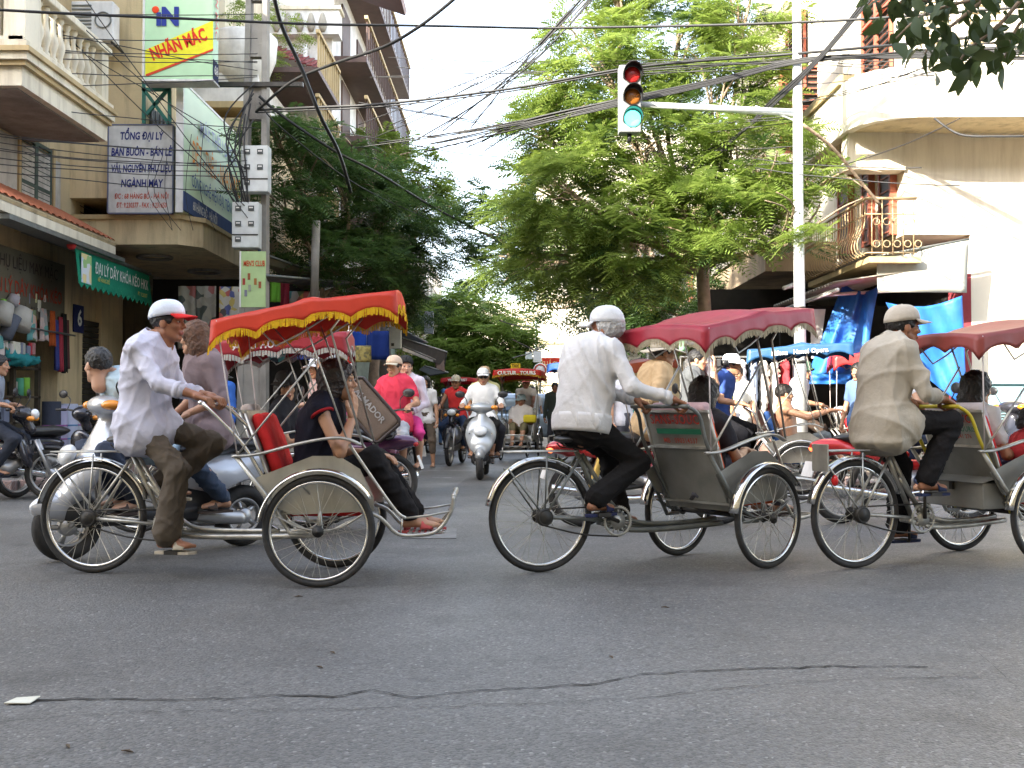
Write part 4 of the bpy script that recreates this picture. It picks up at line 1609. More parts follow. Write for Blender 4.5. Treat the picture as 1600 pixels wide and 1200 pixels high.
def crack(pts, w, seed):
    rg = random.Random(seed)
    P = []
    for (a, b) in zip(pts[:-1], pts[1:]):
        a, b = Vector((*a, 0)), Vector((*b, 0))
        n = max(2, int((b - a).length / .035))
        for i in range(n):
            P.append(a.lerp(b, i / n) + Vector((0, rg.gauss(0, .008), 0)))
    P.append(Vector((*pts[-1], 0)))
    mb = MB()
    vs = []
    for i, p in enumerate(P):
        ww = w * rg.uniform(.25, .9) * (0.65 + .35 * abs(math.sin(i * .13 + seed)))
        vs += [(p.x, p.y - ww / 2, .004), (p.x, p.y + ww / 2, .004)]
    mb.add(vs, [(2 * i, 2 * i + 2, 2 * i + 3, 2 * i + 1) for i in range(len(P) - 1)])
    struct(mb, "road_crack", CRK)


def gp(px, py):
    """ground point seen at a photograph pixel"""
    d = at(px, py, 1.0) - Vector((0, 0, 1))
    t = -1 / d.z
    return (d.x * t, t)


crack([gp(*p) for p in ((30, 1097), (120, 1092), (240, 1094), (350, 1094), (430, 1087), (520, 1090), (580, 1079), (640, 1091), (760, 1079), (860, 1074), (940, 1068), (1000, 1055), (1080, 1049), (1180, 1046), (1300, 1041), (1450, 1043))], .020, 1)
crack([gp(*p) for p in ((-30, 1132), (120, 1118), (240, 1112), (480, 1110), (640, 1106), (850, 1099), (1000, 1092), (1120, 1078), (1260, 1065), (1400, 1060), (1540, 1060))], .007, 2)
crack([gp(*p) for p in ((1515, 1010), (1545, 1035), (1575, 1062), (1600, 1085), (1660, 1110))], .014, 4)
# covers and painted lines
MH = mat("pale_worn_cover", (.17, .17, .165), .8, var=.2, scale=10, stain=.4, bump=.3)
a, b, c_, d_ = [Vector((*gp(*p), .006)) for p in ((628, 842), (713, 842), (714, 826), (640, 826))]
mc = tag(MB().slab([a, b, c_, d_], -.004).build("manhole_cover", MH), "pale rectangular metal cover set in the asphalt in front of the first footrest", "manhole cover")
mid = (a + b + c_ + d_) / 4
MB().torus(mid, (0, 0, 1), .10, .006, 32, 6).build("cover_ring", CONC, mc)
MB().torus(mid, (0, 0, 1), .05, .005, 24, 6).build("cover_ring", CONC, mc)
LINE = mat("worn_road_paint", (.42, .42, .40), .7, var=.4, scale=9, stain=.6, dirt=(.08, .08, .08))


def line(p0, p1, w):
    a, b = Vector((*gp(*p0), .004)), Vector((*gp(*p1), .004))
    n = Vector((0, 1, 0)) * w / 2
    struct(MB().quad(a - n, b - n, b + n, a + n), "road_marking", LINE)


line((668, 735), (738, 735), .09)
line((675, 746), (706, 747), .06)
line((640, 708), (735, 708), .07)
line((678, 727), (692, 727), .10)
struct(MB().quad(*[Vector((*gp(*p), .003)) for p in ((650, 726), (700, 726), (712, 711), (668, 711))]), "asphalt_patch", mat("newer_asphalt_patch", (.10, .10, .10), .8, var=.2, scale=20, bump=.4, bscale=150))
lp = Vector((*gp(32, 1098), 0))
solo(MB().slab([lp + Vector(q) for q in ((-.04, -.035, .006), (.045, -.03, .004), (.055, .03, .012), (-.03, .035, .005))], .004), "litter", cloth((.62, .60, .50), "crumpled_pack"), "flattened cream coloured packet lying on the road at the crack's left end", "litter", lp, bevel=.001)
rg = random.Random(5)
for i, (px, py) in enumerate(((955, 1028), (520, 1021), (500, 1044), (200, 1176), (106, 1168), (1040, 950), (466, 933))):
    q = Vector((*gp(px, py), 0))
    ang_ = rg.uniform(0, 3)
    u = Vector((math.cos(ang_), math.sin(ang_), 0))
    w_ = Vector((-u.y, u.x, 0)) * .3
    solo(MB().add([q - u * .02 + Vector((0, 0, .003)), q + w_ * .02 + Vector((0, 0, .009)), q + u * .025 + Vector((0, 0, .004)), q - w_ * .02 + Vector((0, 0, .008))], [(0, 1, 2, 3)]), "fallen_leaf", leafmat("dry_leaf", (.12, .07, .03), (.06, .04, .02), 0.1), "tiny dry leaf lying flat on the grey asphalt", "leaf", q, "dry leaves scattered on the asphalt", thick=.002)


# ------------------------------------------------------------------ buildings
def louvre(root, c, w, h, m, axis='Y', n=14, leaves=2, name="shutter", out=1):
    """shutter of slats: stands in the wall; axis = direction of its width; each slat is its own part under the frame"""
    c = Vector(c)
    wv = Vector((0, 1, 0)) if axis == 'Y' else Vector((1, 0, 0))
    nv = Vector((1, 0, 0)) if axis == 'Y' else Vector((0, -1, 0))
    nv = nv * out
    Mi = inv(root)
    up = Vector((0, 0, 1))
    sl = None
    for k in range(leaves):
        cw = w / leaves
        cc = c + wv * (-w / 2 + cw * (k + .5))
        fm = MB()
        rot = Matrix((nv, wv, up)).transposed() if True else None
        t = .05
        for s in (-1, 1):
            fm.box(cc + wv * s * (cw / 2 - t / 2), (.04, t, h), rot)
            fm.box(cc + up * s * (h / 2 - t / 2), (.038, cw - 2 * t, t), rot)
        fm.box(cc, (.038, cw - 2 * t, t * .8), rot)
        fo = fm.build(name, m, root, M=Mi)
        for j in range(n):
            z = -h / 2 + t + (h - 2 * t) * (j + .5) / n
            if abs(z) < t * .5:
                continue
            if sl is None:
                srot = rot @ Matrix.Rotation(R(38), 3, 'Y')
                sl = MB().box((0, 0, 0), (.035, cw - 2 * t, .010), srot).mesh("slat", m)
            so = bpy.data.objects.new("slat", sl)
            C.objects.link(so)
            so.parent = fo
            so.location = Mi @ (cc + up * z)
    part(MB().box(c - nv * .045, (.02, w - .02, h - .02), Matrix((nv, wv, up)).transposed()), "slat_gap_shade", DARK, root)  # near-black board paints the shade seen between the slats
    return root


# ---- left corner building with the balustraded balcony
lb = thing("corner_building", "cream corner building with balustraded balcony over a tiled shop roof at left", "building", (-10, 15, 0))
w = MB()
w.b6(-20, -7.0, 16.55, 17.5, .14, 9.5)            # pier beside the shop
w.b6(-20, -7.0, 13.3, 16.55, 3.05, 9.5)
w.b6(-20, -9.2, 13.3, 16.55, .14, 3.05)
w.b6(-20, -7.0, 12.95, 13.3, .14, 9.5)
part(w, "wall", CREAM, lb)
part(MB().b6(-7.0, -5.88, 16.95, 19.4, 4.35, 11), "wall", CREAM, lb)
part(MB().b6(-9.2, -7.02, 13.3, 16.55, .145, .16), "shop_floor", PAVE, lb)
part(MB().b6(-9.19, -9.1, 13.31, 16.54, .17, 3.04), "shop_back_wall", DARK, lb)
ow = WHITEP
part(MB().b6(-6.99, -6.96, 13.0, 16.5, 3.75, 4.8), "pale_band", mat("grey_white_wash", (.55, .53, .48), .85, var=.1, stain=.4, streak=.5), lb)
# balcony slab with stacked mouldings
for (z0, z1, o_, m_) in ((4.87, 5.10, 0, CREAML), (5.10, 5.16, .06, TRIM), (5.16, 5.25, .10, CREAML), (5.25, 5.31, .14, TRIM), (5.31, 5.40, .08, CREAML)):
    part(MB().b6(-14, -5.85 + o_, 12.75 - o_, 15.45 + o_ * .3, z0, z1), "moulding", m_, lb)
part(MB().b6(-13.9, -5.95, 12.85, 15.4, 4.85, 4.88), "soffit", CONC, lb)
part(MB().b6(-14, -5.88, 12.72, 12.92, 6.12, 6.22).b6(-6.05, -5.80, 12.72, 15.5, 6.12, 6.22), "balustrade_rail", CREAML, lb, bevel=.015)
part(MB().b6(-14, -5.85, 12.75, 12.9, 5.40, 5.47).b6(-6.02, -5.85, 12.75, 15.45, 5.40, 5.47), "balustrade_base", CREAML, lb)
bprof = [(.055, 0), (.055, .05), (.035, .08), (.04, .14), (.068, .24), (.062, .30), (.034, .40), (.026, .48), (.034, .54), (.024, .56), (.050, .60), (.050, .65)]
bal = MB().lathe(bprof, n=10).mesh("baluster", CREAML)
bpos = [(-5.93, 13.35 + .215 * i) for i in range(9)] + [(-6.55 - .215 * i, 12.83) for i in range(14)]
for x, y in bpos:
    o = bpy.data.objects.new("baluster", bal)
    C.objects.link(o)
    o.parent = lb
    o.location = inv(lb) @ Vector((x, y, 5.47))
for x, y, sx, sy in ((-5.97, 13.0, .26, .42), (-6.3, 12.85, .3, .2), (-5.95, 15.33, .22, .24), (-10, 12.85, .4, .2)):
    part(MB().b6(x - sx / 2, x + sx / 2, y - sy / 2, y + sy / 2, 5.40, 6.13), "balcony_pier", CREAML, lb)
# string moulding above and air conditioner recess wall
part(MB().b6(-7.0, -6.86, 12.9, 16.95, 6.35, 6.5).b6(-7.0, -6.9, 12.9, 16.95, 6.5, 6.6), "moulding", TRIM, lb)
part(MB().b6(-7.05, -6.97, 14.6, 15.6, 6.6, 8.6), "window_opening", mat("dark_teal_glass", (.02, .07, .08), .2), lb)
louvre(lb, (-6.97, 15.65, 4.25), 1.05, 1.35, GREENW, 'Y', 16, 2)
part(MB().b6(-6.99, -6.93, 15.05, 15.12, 3.5, 4.95).b6(-6.99, -6.93, 16.18, 16.25, 3.5, 4.95), "window_frame", TRIM, lb)
# tiled pent roof above the shop: single tiles
RT = []
tm = MB()
tm.grid(lambda u, v: Vector((0, .09 * (u - .5) * 2, .028 * math.sin(math.pi * u))) + Vector((.30 * v, 0, -.17 * v + .012)), 6, 1)
tile = tm.mesh("roof_tile", TILE)
rroot = thing("tiled_roof", "rust red tiled pent roof above the open shop front at far left", "roof", (-6.9, 14.5, 3.6))
part(MB().slab([(-7.0, 12.7, 4.00), (-6.15, 12.7, 3.53), (-6.15, 16.6, 3.53), (-7.0, 16.6, 4.00)], .05), "roof_board", CREAM, rroot)
for r_ in range(3):
    for i in range(20):
        o = bpy.data.objects.new("roof_tile", tile)
        C.objects.link(o)
        o.parent = rroot
        o.location = inv(rroot) @ Vector((-7.0 + .27 * r_, 12.83 + .196 * i, 4.07 - .150 * r_))
part(MB().b6(-6.22, -6.14, 12.7, 16.6, 3.40, 3.52).b6(-7, -6.14, 12.62, 12.70, 3.40, 3.60), "fascia", CREAML, rroot)
# small metal gutter and awning box below
part(MB().b6(-6.4, -6.1, 13.0, 16.9, 3.32, 3.38), "gutter", STEELD, rroot)

aw = thing("shop_awning", "green scalloped awning with white lettering over the shop front", "awning", (-6.3, 16.7, 3.2))
A0, A1 = at(114, 391, 15.2), at(234, 420, 18.3)
A0 = Vector((-6.2, A0.y, 3.30))
A1 = Vector((-6.2, A1.y, 3.30))
GREENC = cloth((.015, .22, .13), "green_awning_cloth")
fl = MB()
n = 15
vs, fs = [], []
for i in range(n * 4 + 1):
    t = i / (n * 4)
    p = A0.lerp(A1, t)
    zz = abs(((i % 4) / 4) * 2 - 1)
    vs += [p, p + Vector((.05, 0, -.42)), p + Vector((.055, 0, -.56 + .07 * zz))]
for i in range(n * 4):
    fs += [(3 * i, 3 * i + 1, 3 * i + 4, 3 * i + 3), (3 * i + 1, 3 * i + 2, 3 * i + 5, 3 * i + 4)]
fl.add(vs, fs)
part(fl, "valance", GREENC, aw, thick=.006)
part(MB().slab([A0 + Vector((-.8, 0, .22)), A0 + Vector((0, 0, 0.0)), A1, A1 + Vector((-.8, 0, .22))], .01), "awning_top", mat("grey_tin", (.25, .25, .25), .5, .5, stain=.4), aw)
part(MB().tube([A0 + Vector((0, -.1, .02)), A1 + Vector((0, .05, .02))], .035, 10), "roller", STEELD, aw)
part(MB().ell(A0 + Vector((0, -.12, .02)), (.07, .05, .07)), "roller_end", cloth((.55, .05, .05)), aw)
TM = plane_M(A0.lerp(A1, .565) + Vector((.060, 0, -.22)), (0, 1, 0), (0, 0, 1))
part(text_mb("ĐẠI LÝ DÂY KHÓA KÉO HKK", .232, TM, squeeze=.76, bold=.002), "lettering", cloth((.75, .78, .75)), aw)
TM = plane_M(A0.lerp(A1, .30) + Vector((.064, 0, -.37)), (0, 1, 0), (0, 0, 1))
part(text_mb("68 HÀNG BỒ", .09, TM, squeeze=.9), "lettering", cloth((.65, .55, .1)), aw)
TM = plane_M(A0.lerp(A1, .84) + Vector((.070, 0, -.40)), (0, 1, 0), (0, 0, 1))
part(text_mb("ĐT: 9.230377", .09, TM, squeeze=.9), "lettering", cloth((.65, .55, .1)), aw)
q = A0.lerp(A1, .09) + Vector((.052, 0, -.27))
part(MB().b6(q.x, q.x + .006, q.y - .18, q.y + .18, q.z - .21, q.z + .21), "logo_patch", rainbow("logo_print", [(.5, .6, .7), (.3, .5, .2), (.7, .6, .3), (.65, .7, .75)], 9), aw)

sb = thing("signboard", "dark weathered shop signboard with faded red lettering behind the awning", "sign", (-6.9, 15, 2.9))
part(MB().b6(-6.93, -6.88, 13.35, 16.5, 2.30, 3.22), "board", mat("faded_brown_board", (.11, .10, .07), .7, stain=.5), sb)
part(text_mb("PHỤ LIỆU MAY MẶC", .24, plane_M((-6.872, 15.25, 3.02), (0, 1, 0), (0, 0, 1)), squeeze=.9), "lettering", cloth((.05, .04, .04)), sb)
part(text_mb("ĐẠI LÝ DÂY KHÓA KÉO", .27, plane_M((-6.872, 15.25, 2.68), (0, 1, 0), (0, 0, 1)), squeeze=.78, bold=.004), "lettering", cloth((.30, .05, .03)), sb)
part(text_mb("68 HÀNG BỒ    ĐT: 9.230377", .13, plane_M((-6.872, 15.25, 2.42), (0, 1, 0), (0, 0, 1)), squeeze=.85), "lettering", cloth((.07, .06, .06)), sb)
npl = thing("house_number_plate", "small dark blue plate with a white 6 on the cream pier", "house number", (-6.98, 16.85, 2.5))
part(MB().b6(-6.99, -6.965, 17.08, 17.46, 2.24, 2.68), "plate", cloth((.02, .025, .09)), npl)
part(text_mb("6", .36, plane_M((-6.962, 17.29, 2.46), (0, 1, 0), (0, 0, 1)), bold=.01), "numeral", WHITEP, npl)

# ---- second left building
l2 = thing("shop_building", "narrow cream house with projecting concrete canopy behind the signboards", "building", (-9, 20, 0))
w = MB()
w.b6(-20, -7.0, 18.3, 19.3, .14, 3.6)
w.b6(-20, -7.1, 17.5, 18.3, .14, 3.6)
w.b6(-20, -9.0, 19.3, 24, .14, 3.6)
w.b6(-20, -7.0, 23.4, 24, .14, 3.6)
w.b6(-20, -6.6, 19.4, 24, 4.1, 12)
part(w, "wall", CREAM, l2)
part(MB().b6(-9.5, -7.02, 17.2, 23.4, 4.1, 5.8), "opening_shade", DARK, l2)  # solid near-black block in place of the shaded opening
part(MB().b6(-20, -6.62, 17.2, 19.4, 4.01, 4.12).b6(-20, -8, 17.2, 19.4, 4.1, 11.9), "floor_slab", CREAM, l2)
slat0 = MB().box((0, 0, 0), (.03, 1.9, .012), Matrix.Rotation(R(35), 3, 'Y')).mesh("slat", BROWNW)
for j in range(16):
    o = bpy.data.objects.new("slat", slat0)
    C.objects.link(o)
    o.parent = l2
    o.location = inv(l2) @ Vector((-6.99, 18.3, 4.2 + .1 * j))
# canopy slab, chamfered corner
can_ = [(-7.0, 17.0), (-5.30, 17.0), (-5.0, 17.35), (-5.0, 23.0), (-7.0, 23.0)]
cm = MB().slab([(x, y, 3.62) for x, y in can_], .42)
part(cm, "canopy_slab", CREAM, l2)
part(MB().slab([(x * 1.0 + (.05 if x > -6 else 0), y - (.04 if y < 18 else 0), 4.02) for x, y in can_], .07), "moulding", TRIM, l2)
for (x, y) in ((-6.1, 18.3), (-5.8, 20.2)):
    part(MB().torus((x, y, 3.60), (0, 0, 1), .28, .03, 24, 6), "ceiling_rose", CONC, l2)
# roller shutter slats in the dark doorway beside the number plate
for j in range(24):
    o = bpy.data.objects.new("shutter_slat", bpy.data.meshes.get("rs_slat") or MB().box((0, 0, 0), (.02, .79, .085)).mesh("rs_slat", mat("dark_roller_slat", (.035, .03, .022), .6, .2, stain=.4)))
    C.objects.link(o)
    o.parent = l2
    o.location = inv(l2) @ Vector((-7.05, 17.9, .25 + .095 * j))
    o.rotation_euler = (0, R(6), 0)
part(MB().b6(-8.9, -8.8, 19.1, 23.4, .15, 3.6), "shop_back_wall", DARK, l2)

# big advertising panels
GL = (.52, .68, .46)
sg = thing("advertising_sign", "large pale green advertising panel running along the street above the canopy", "sign", (-5.2, 18.6, 4.1))
G0, G1 = 16.75, 20.4
part(MB().slab([(-5.2, G0, 4.12), (-5.2, G1, 4.12), (-5.2, G1, 6.12), (-5.2, G0, 6.12)], .05), "panel", mat("pale_green_vinyl", GL, .4, var=.06, scale=1.5), sg)
part(MB().slab([(-5.155, G0 - .02, 4.12), (-5.155, G1, 4.12), (-5.155, G1, 4.42), (-5.155, G0 - .02, 4.42)], .03), "blue_band", cloth((.05, .08, .18)), sg)
part(MB().b6(-5.25, -5.14, G0 - .05, G0 - .01, 4.08, 6.16).b6(-5.25, -5.14, G0, G1, 6.12, 6.16), "panel_frame", WHITEP, sg)
XR = -5.143
for body, y, z, size, colr, sq in (("MÁY THÊU DECAL", 18.75, 5.62, .34, (.35, .38, .55), .85), ("DỆT - THÊU - NHÃN MÁC", 18.65, 5.12, .52, (.80, .30, .06), .50), ("CÔNG NGHỆ HIỆN ĐẠI, TIÊN PHONG", 18.65, 4.66, .27, (.06, .12, .30), .66), ("68 HÀNG BỒ - HÀ NỘI", 17.9, 4.27, .2, (.6, .6, .6), .7)):
    part(text_mb(body, size, plane_M((XR + .022, y, z), (0, 1, 0), (0, 0, 1)), squeeze=sq, bold=.003), "lettering", cloth(colr), sg)
wsn = thing("signboard", "white signboard with blue and red Vietnamese lettering beside the green panel", "sign", (-5.8, 16.85, 4.1))
a0, a1 = at(172, 197, 16.9), at(270, 333, 16.9)
part(MB().b6(a0.x, a1.x, 16.86, 16.92, a1.z, a0.z), "board", mat("white_sign_board", (.62, .62, .60), .5, stain=.25, streak=.25), wsn)
part(MB().b6(a0.x - .02, a0.x, 16.85, 16.93, a1.z, a0.z).b6(a1.x, a1.x + .02, 16.85, 16.93, a1.z, a0.z).b6(a0.x, a1.x, 16.85, 16.93, a0.z, a0.z + .02).b6(a0.x, a1.x, 16.85, 16.93, a1.z - .02, a1.z), "board_frame", mat("blue_grey_trim", (.12, .14, .22), .5), wsn)
NAVY, REDL = cloth((.03, .04, .18)), cloth((.55, .07, .03))
for body, py, size, m_, sq in (("TỔNG ĐẠI LÝ", 213, .165, NAVY, .66), ("BÁN BUÔN - BÁN LẺ", 238, .17, NAVY, .60), ("VẢI, NGUYÊN PHỤ LIỆU", 264, .165, NAVY, .54), ("NGÀNH MAY", 287, .17, NAVY, .64), ("ĐC : 68 HÀNG BỒ - HÀ NỘI", 307, .115, REDL, .60), ("ĐT: 9.230377 - FAX : 9.231650", 321, .115, REDL, .54)):
    p = at(221, py, 16.855)
    part(text_mb(body, size, plane_M(p, (1, 0, 0), (0, 0, 1)), squeeze=sq, bold=.005 if size > .15 else .0015, shear=.12), "lettering", m_, wsn)
b0, b1 = at(226, 124, 16.3), at(333, -70, 16.3)
isn = thing("advertising_lightbox", "pale green sign box with blue iN and red NHÃN MÁC on yellow stripe", "sign", (b0.x, 16.4, b0.z))
part(MB().b6(b0.x, b1.x, 16.30, 16.62, b0.z, b1.z), "box", mat("pale_green_vinyl2", (.45, .70, .42), .4, var=.05), isn)
part(MB().b6(b0.x - .03, b0.x, 16.28, 16.64, b0.z - .03, b1.z).b6(b0.x, b1.x + .02, 16.28, 16.64, b0.z - .03, b0.z), "box_frame", WHITEP, isn)
Y_ = 16.292
P_ = lambda x, y: at(x, y, Y_)
part(MB().add([P_(227, 118), P_(333, 77), P_(333, 32), P_(227, 78)], [(0, 1, 2, 3)]), "yellow_stripe", cloth((.80, .75, .05)), isn, thick=.004)
part(MB().add([P_(228, 120), P_(333, 79), P_(333, 76), P_(228, 116)], [(0, 1, 2, 3)]), "red_line", cloth((.65, .08, .04)), isn, thick=.006)
M1 = plane_M(at(279, 70, 16.285), (1, 0, .39), (-.39, 0, 1))
part(text_mb("NHÃN MÁC", .27, M1, squeeze=.62, bold=.010), "lettering", cloth((.72, .05, .03)), isn)
M2 = plane_M(at(262, 27, 16.285), (1, 0, .0), (0, 0, 1))
part(text_mb("ıN", .37, M2, bold=.022, squeeze=.95), "lettering", cloth((.04, .06, .28)), isn)
part(MB().ell(at(243, 15, 16.285), (.055, .006, .055)), "red_dot", cloth((.8, .08, .03)), isn)
part(MB().b6(b1.x + .001, b1.x + .012, 16.33, 16.60, b0.z + .02, b0.z + .32), "side_patch", cloth((.04, .05, .12)), isn)
part(text_mb("68", .2, plane_M((b1.x + .016, 16.46, b0.z + .17), (0, 1, 0), (0, 0, 1)), bold=.004), "lettering", WHITEP, isn)
part(text_mb("NHÃN MÁC", .2, plane_M((b1.x + .016, 16.46, b0.z + 1.2), (0, 0, -1), (0, 1, 0)), bold=.004), "lettering", cloth((.8, .3, .25)), isn)
bs = thing("steel_bracket", "dark green steel lattice bracket holding up the iN sign box", "bracket", (-5.6, 16.6, 5.4))
gt = mat("dark_green_steel", (.02, .14, .11), .5, .3, stain=.3)
Q = lambda x, y: at(x, y, 16.7)
for p0, p1 in (((222, 127), (268, 127)), ((222, 140), (266, 140)), ((265, 125), (265, 193)), ((225, 125), (225, 193)), ((262, 140), (228, 180)), ((225, 140), (264, 193))):
    part(MB().tube([Q(*p0), Q(*p1)], .035, 4, smooth=False), "steel_bar", gt, bs)
gw = thing("window_grille", "barred dark window behind the green bracket", "window", (-5.86, 18, 5))
part(MB().b6(-5.87, -5.84, 17.3, 18.6, 5.0, 5.9), "pane", mat("grey_window_glass", (.05, .05, .05), .2), gw)
for j in range(7):
    part(MB().tube([(-5.82, 17.35 + .2 * j, 5.0), (-5.82, 17.35 + .2 * j, 5.9)], .014, 5), "bar", STEELD, gw)
acb = thing("air_conditioner", "white outdoor air conditioner unit hanging on the cream wall beside the balcony", "air conditioner", at(160, 60, 16.6))
ac0 = at(160, 35, 16.55)
part(MB().b6(ac0.x - .45, ac0.x + .2, 16.45, 16.75, ac0.z - .32, ac0.z + .30), "case", WHITEP, acb, bevel=.02)
for j in range(9):
    part(MB().box((ac0.x - .28, 16.44, ac0.z - .24 + .058 * j), (.30, .02, .02)), "louvre_blade", STEELD, acb)
part(MB().torus((ac0.x + .05, 16.44, ac0.z), (0, 1, 0), .12, .012, 24, 6), "fan_ring", STEELD, acb)
part(MB().tube([(ac0.x - .4, 16.9, ac0.z - .36), (ac0.x - .4, 16.4, ac0.z - .36)], .02, 5).tube([(ac0.x + .2, 16.9, ac0.z - .36), (ac0.x + .2, 16.4, ac0.z - .36)], .02, 5), "wall_bracket", GREASE, acb, kind=None)

# planted terrace behind the sign box
tr = thing("planted_terrace", "white curved terrace with green pot plants behind the sign box", "terrace", (-5.4, 21.5, 6.6))
part(MB().b6(-6.6, -4.9, 20.6, 23.6, 6.95, 7.5), "parapet", WHITEP, tr)
part(MB().lathe([(.35, 0), (.5, .25), (.62, .55), (.65, .95), (.6, 1.0)], (-5.25, 20.9, 7.3), n=20), "planter", WHITEP, tr)
part(MB().b6(-6.6, -5.6, 20.8, 24, 7.5, 11), "wall", CREAML, tr)
part(MB().slab([(-6.6, 20.5, 6.8), (-4.85, 20.5, 6.8), (-4.85, 23.9, 6.8), (-6.6, 23.9, 6.8)], .12), "slab", TRIM, tr)

# ---- white house with long balconies
l3 = thing("white_house", "tall narrow white house with long timber balconies seen above the left tree", "building", (-7, 29, 0))
w = MB()
w.b6(-20, -4.1, 24.3, 36, 4.5, 9.55)
w.b6(-20, -4.1, 24.5, 36, 9.55, 16)
w.b6(-20, -7.5, 24.3, 36, .14, 4.5)
part(w, "wall", WHITEP, l3)
for z in (5.4, 7.3, 9.15, 11.3):
    part(MB().b6(-4.1, -3.35, 24.6, 35, z - .14, z), "balcony_floor", BROWNW, l3)
    part(MB().b6(-3.40, -3.32, 24.55, 35, z + .85, z + .93), "balcony_rail", TRIM, l3)
    bm_ = bpy.data.meshes.get("rail_post") or MB().box((0, 0, 0), (.03, .03, .85)).mesh("rail_post", BROWNW)
    for j in range(30):
        o = bpy.data.objects.new("rail_post", bm_)
        C.objects.link(o)
        o.parent = l3
        o.location = inv(l3) @ Vector((-3.36, 24.7 + .35 * j, z + .425))
    for j in range(4):
        part(MB().b6(-4.12, -4.06, 25.6 + 2.5 * j, 26.8 + 2.5 * j, z + .1, z + 1.6), "window", BROWNW, l3)
part(MB().b6(-5.9, -3.9, 24.0, 24.5, 9.45, 10.0), "parapet", WHITEP, l3)
vp = MB().lathe([(.05, 0), (.09, .1), (.10, .2), (.05, .38), (.03, .42)], n=10).mesh("baluster", mat("warm_grey_vase", (.35, .33, .28), .8))  # vases in an even warm grey
for j in range(5):
    o = bpy.data.objects.new("baluster", vp)
    C.objects.link(o)
    o.parent = l3
    o.location = inv(l3) @ Vector((-5.3 + .26 * j, 23.98, 9.5))
part(MB().b6(-5.9, -3.85, 23.95, 24.5, 10.0, 10.08), "parapet_coping", CREAML, l3)
part(MB().slab([(-4.3, 23.8, 11.2), (-2.6, 23.8, 10.6), (-2.6, 26, 10.6), (-4.3, 26, 11.2)], .12), "eaves", mat("dark_red_tin", (.13, .05, .05), .5, .2), l3)
ra = thing("roof_awning", "small dark red ribbed tin awning on the white house wall", "awning", (-5.2, 24, 8.6))
for i in range(11):
    x = -5.6 + .125 * i
    part(MB().slab([(x, 24.25, 9.35 - i * .045), (x + .12, 24.25, 9.35 - i * .045), (x + .12, 23.2, 8.9 - i * .045), (x, 23.2, 8.9 - i * .045)], .03), "tin_rib", mat("dark_red_tin2", (.24, .045, .05), .5, .2), ra)
dp = solo(MB().tube([at(477, 70, 24.1), at(477, 180, 24.1)], .05, 8), "drainpipe", WHITEP, "white drainpipe running down the white house wall", "pipe", at(477, 180, 24.1))
l4 = thing("balcony_house", "ochre house with old wooden balconies partly hidden behind the left tree", "building", (-6, 22, 4))
part(MB().b6(-6.6, -4.6, 20.5, 24.2, 4.3, 6.6), "wall", CREAM, l4)
for z in (5.0, 6.6, 7.9):
    part(MB().b6(-5.2, -3.9, 21.5, 24.2, z - .1, z), "balcony_floor", BROWNW, l4)
    for j in range(10):
        part(MB().b6(-3.94, -3.90, 21.6 + .28 * j, 21.64 + .28 * j, z, z + .7), "rail_post", TRIM, l4)
    part(MB().b6(-3.96, -3.88, 21.5, 24.2, z + .7, z + .77), "balcony_rail", TRIM, l4)
# rows further down the street
rg = random.Random(11)
FM_ = [CREAM, WHITEP, CREAML, mat("faded_green_plaster", (.42, .5, .42), .85, stain=.3, streak=.4), mat("grey_plaster", (.42, .40, .37), .85, stain=.4, streak=.5)]


def row_house(side, y0, y1, x, h, m, label, wm):
    hs = thing("shop_house", label, "building", (side * (x + 4), (y0 + y1) / 2, 0))
    part(MB().b6(side * x, side * (x + 9), y0 + .02, y1 - .02, 3.1, h), "wall", m, hs)
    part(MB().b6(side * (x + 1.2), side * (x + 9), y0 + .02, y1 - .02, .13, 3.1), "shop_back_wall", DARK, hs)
    part(MB().b6(side * x, side * (x + 1.2), y0 + .02, y0 + .3, .13, 3.1), "pier", m, hs)
    part(MB().b6(side * x, side * (x + 1.2), y1 - .3, y1 - .02, .13, 3.1), "pier", m, hs)
    z = 3.9
    while z + 1.6 < h:
        k = 2
        for j in range(k):
            yc = y0 + (y1 - y0) * (j + .5) / k
            f = part(MB().b6(side * (x - .03), side * (x + .02), yc - .5, yc + .5, z, z + 1.5), "window", wm, hs)
            part(MB().b6(side * (x - .05), side * (x - .03), yc - .56, yc + .56, z + 1.5, z + 1.6).b6(side * (x - .05), side * (x - .03), yc - .56, yc + .56, z - .1, z), "window_frame", TRIM, f)
        if rg.random() < .7:
            part(MB().b6(side * (x - .7), side * x, y0 + .3, y1 - .3, z - .32, z - .2), "balcony_floor", CONC, hs)
            part(MB().b6(side * (x - .7), side * (x - .66), y0 + .3, y1 - .3, z + .5, z + .55), "balcony_rail", STEELD, hs)
            for j in range(12):
                yy = y0 + .35 + (y1 - y0 - .7) * j / 11
                part(MB().b6(side * (x - .69), side * (x - .67), yy - .012, yy + .012, z - .2, z + .5), "rail_post", STEELD, hs)
        z += 2.6
    return hs


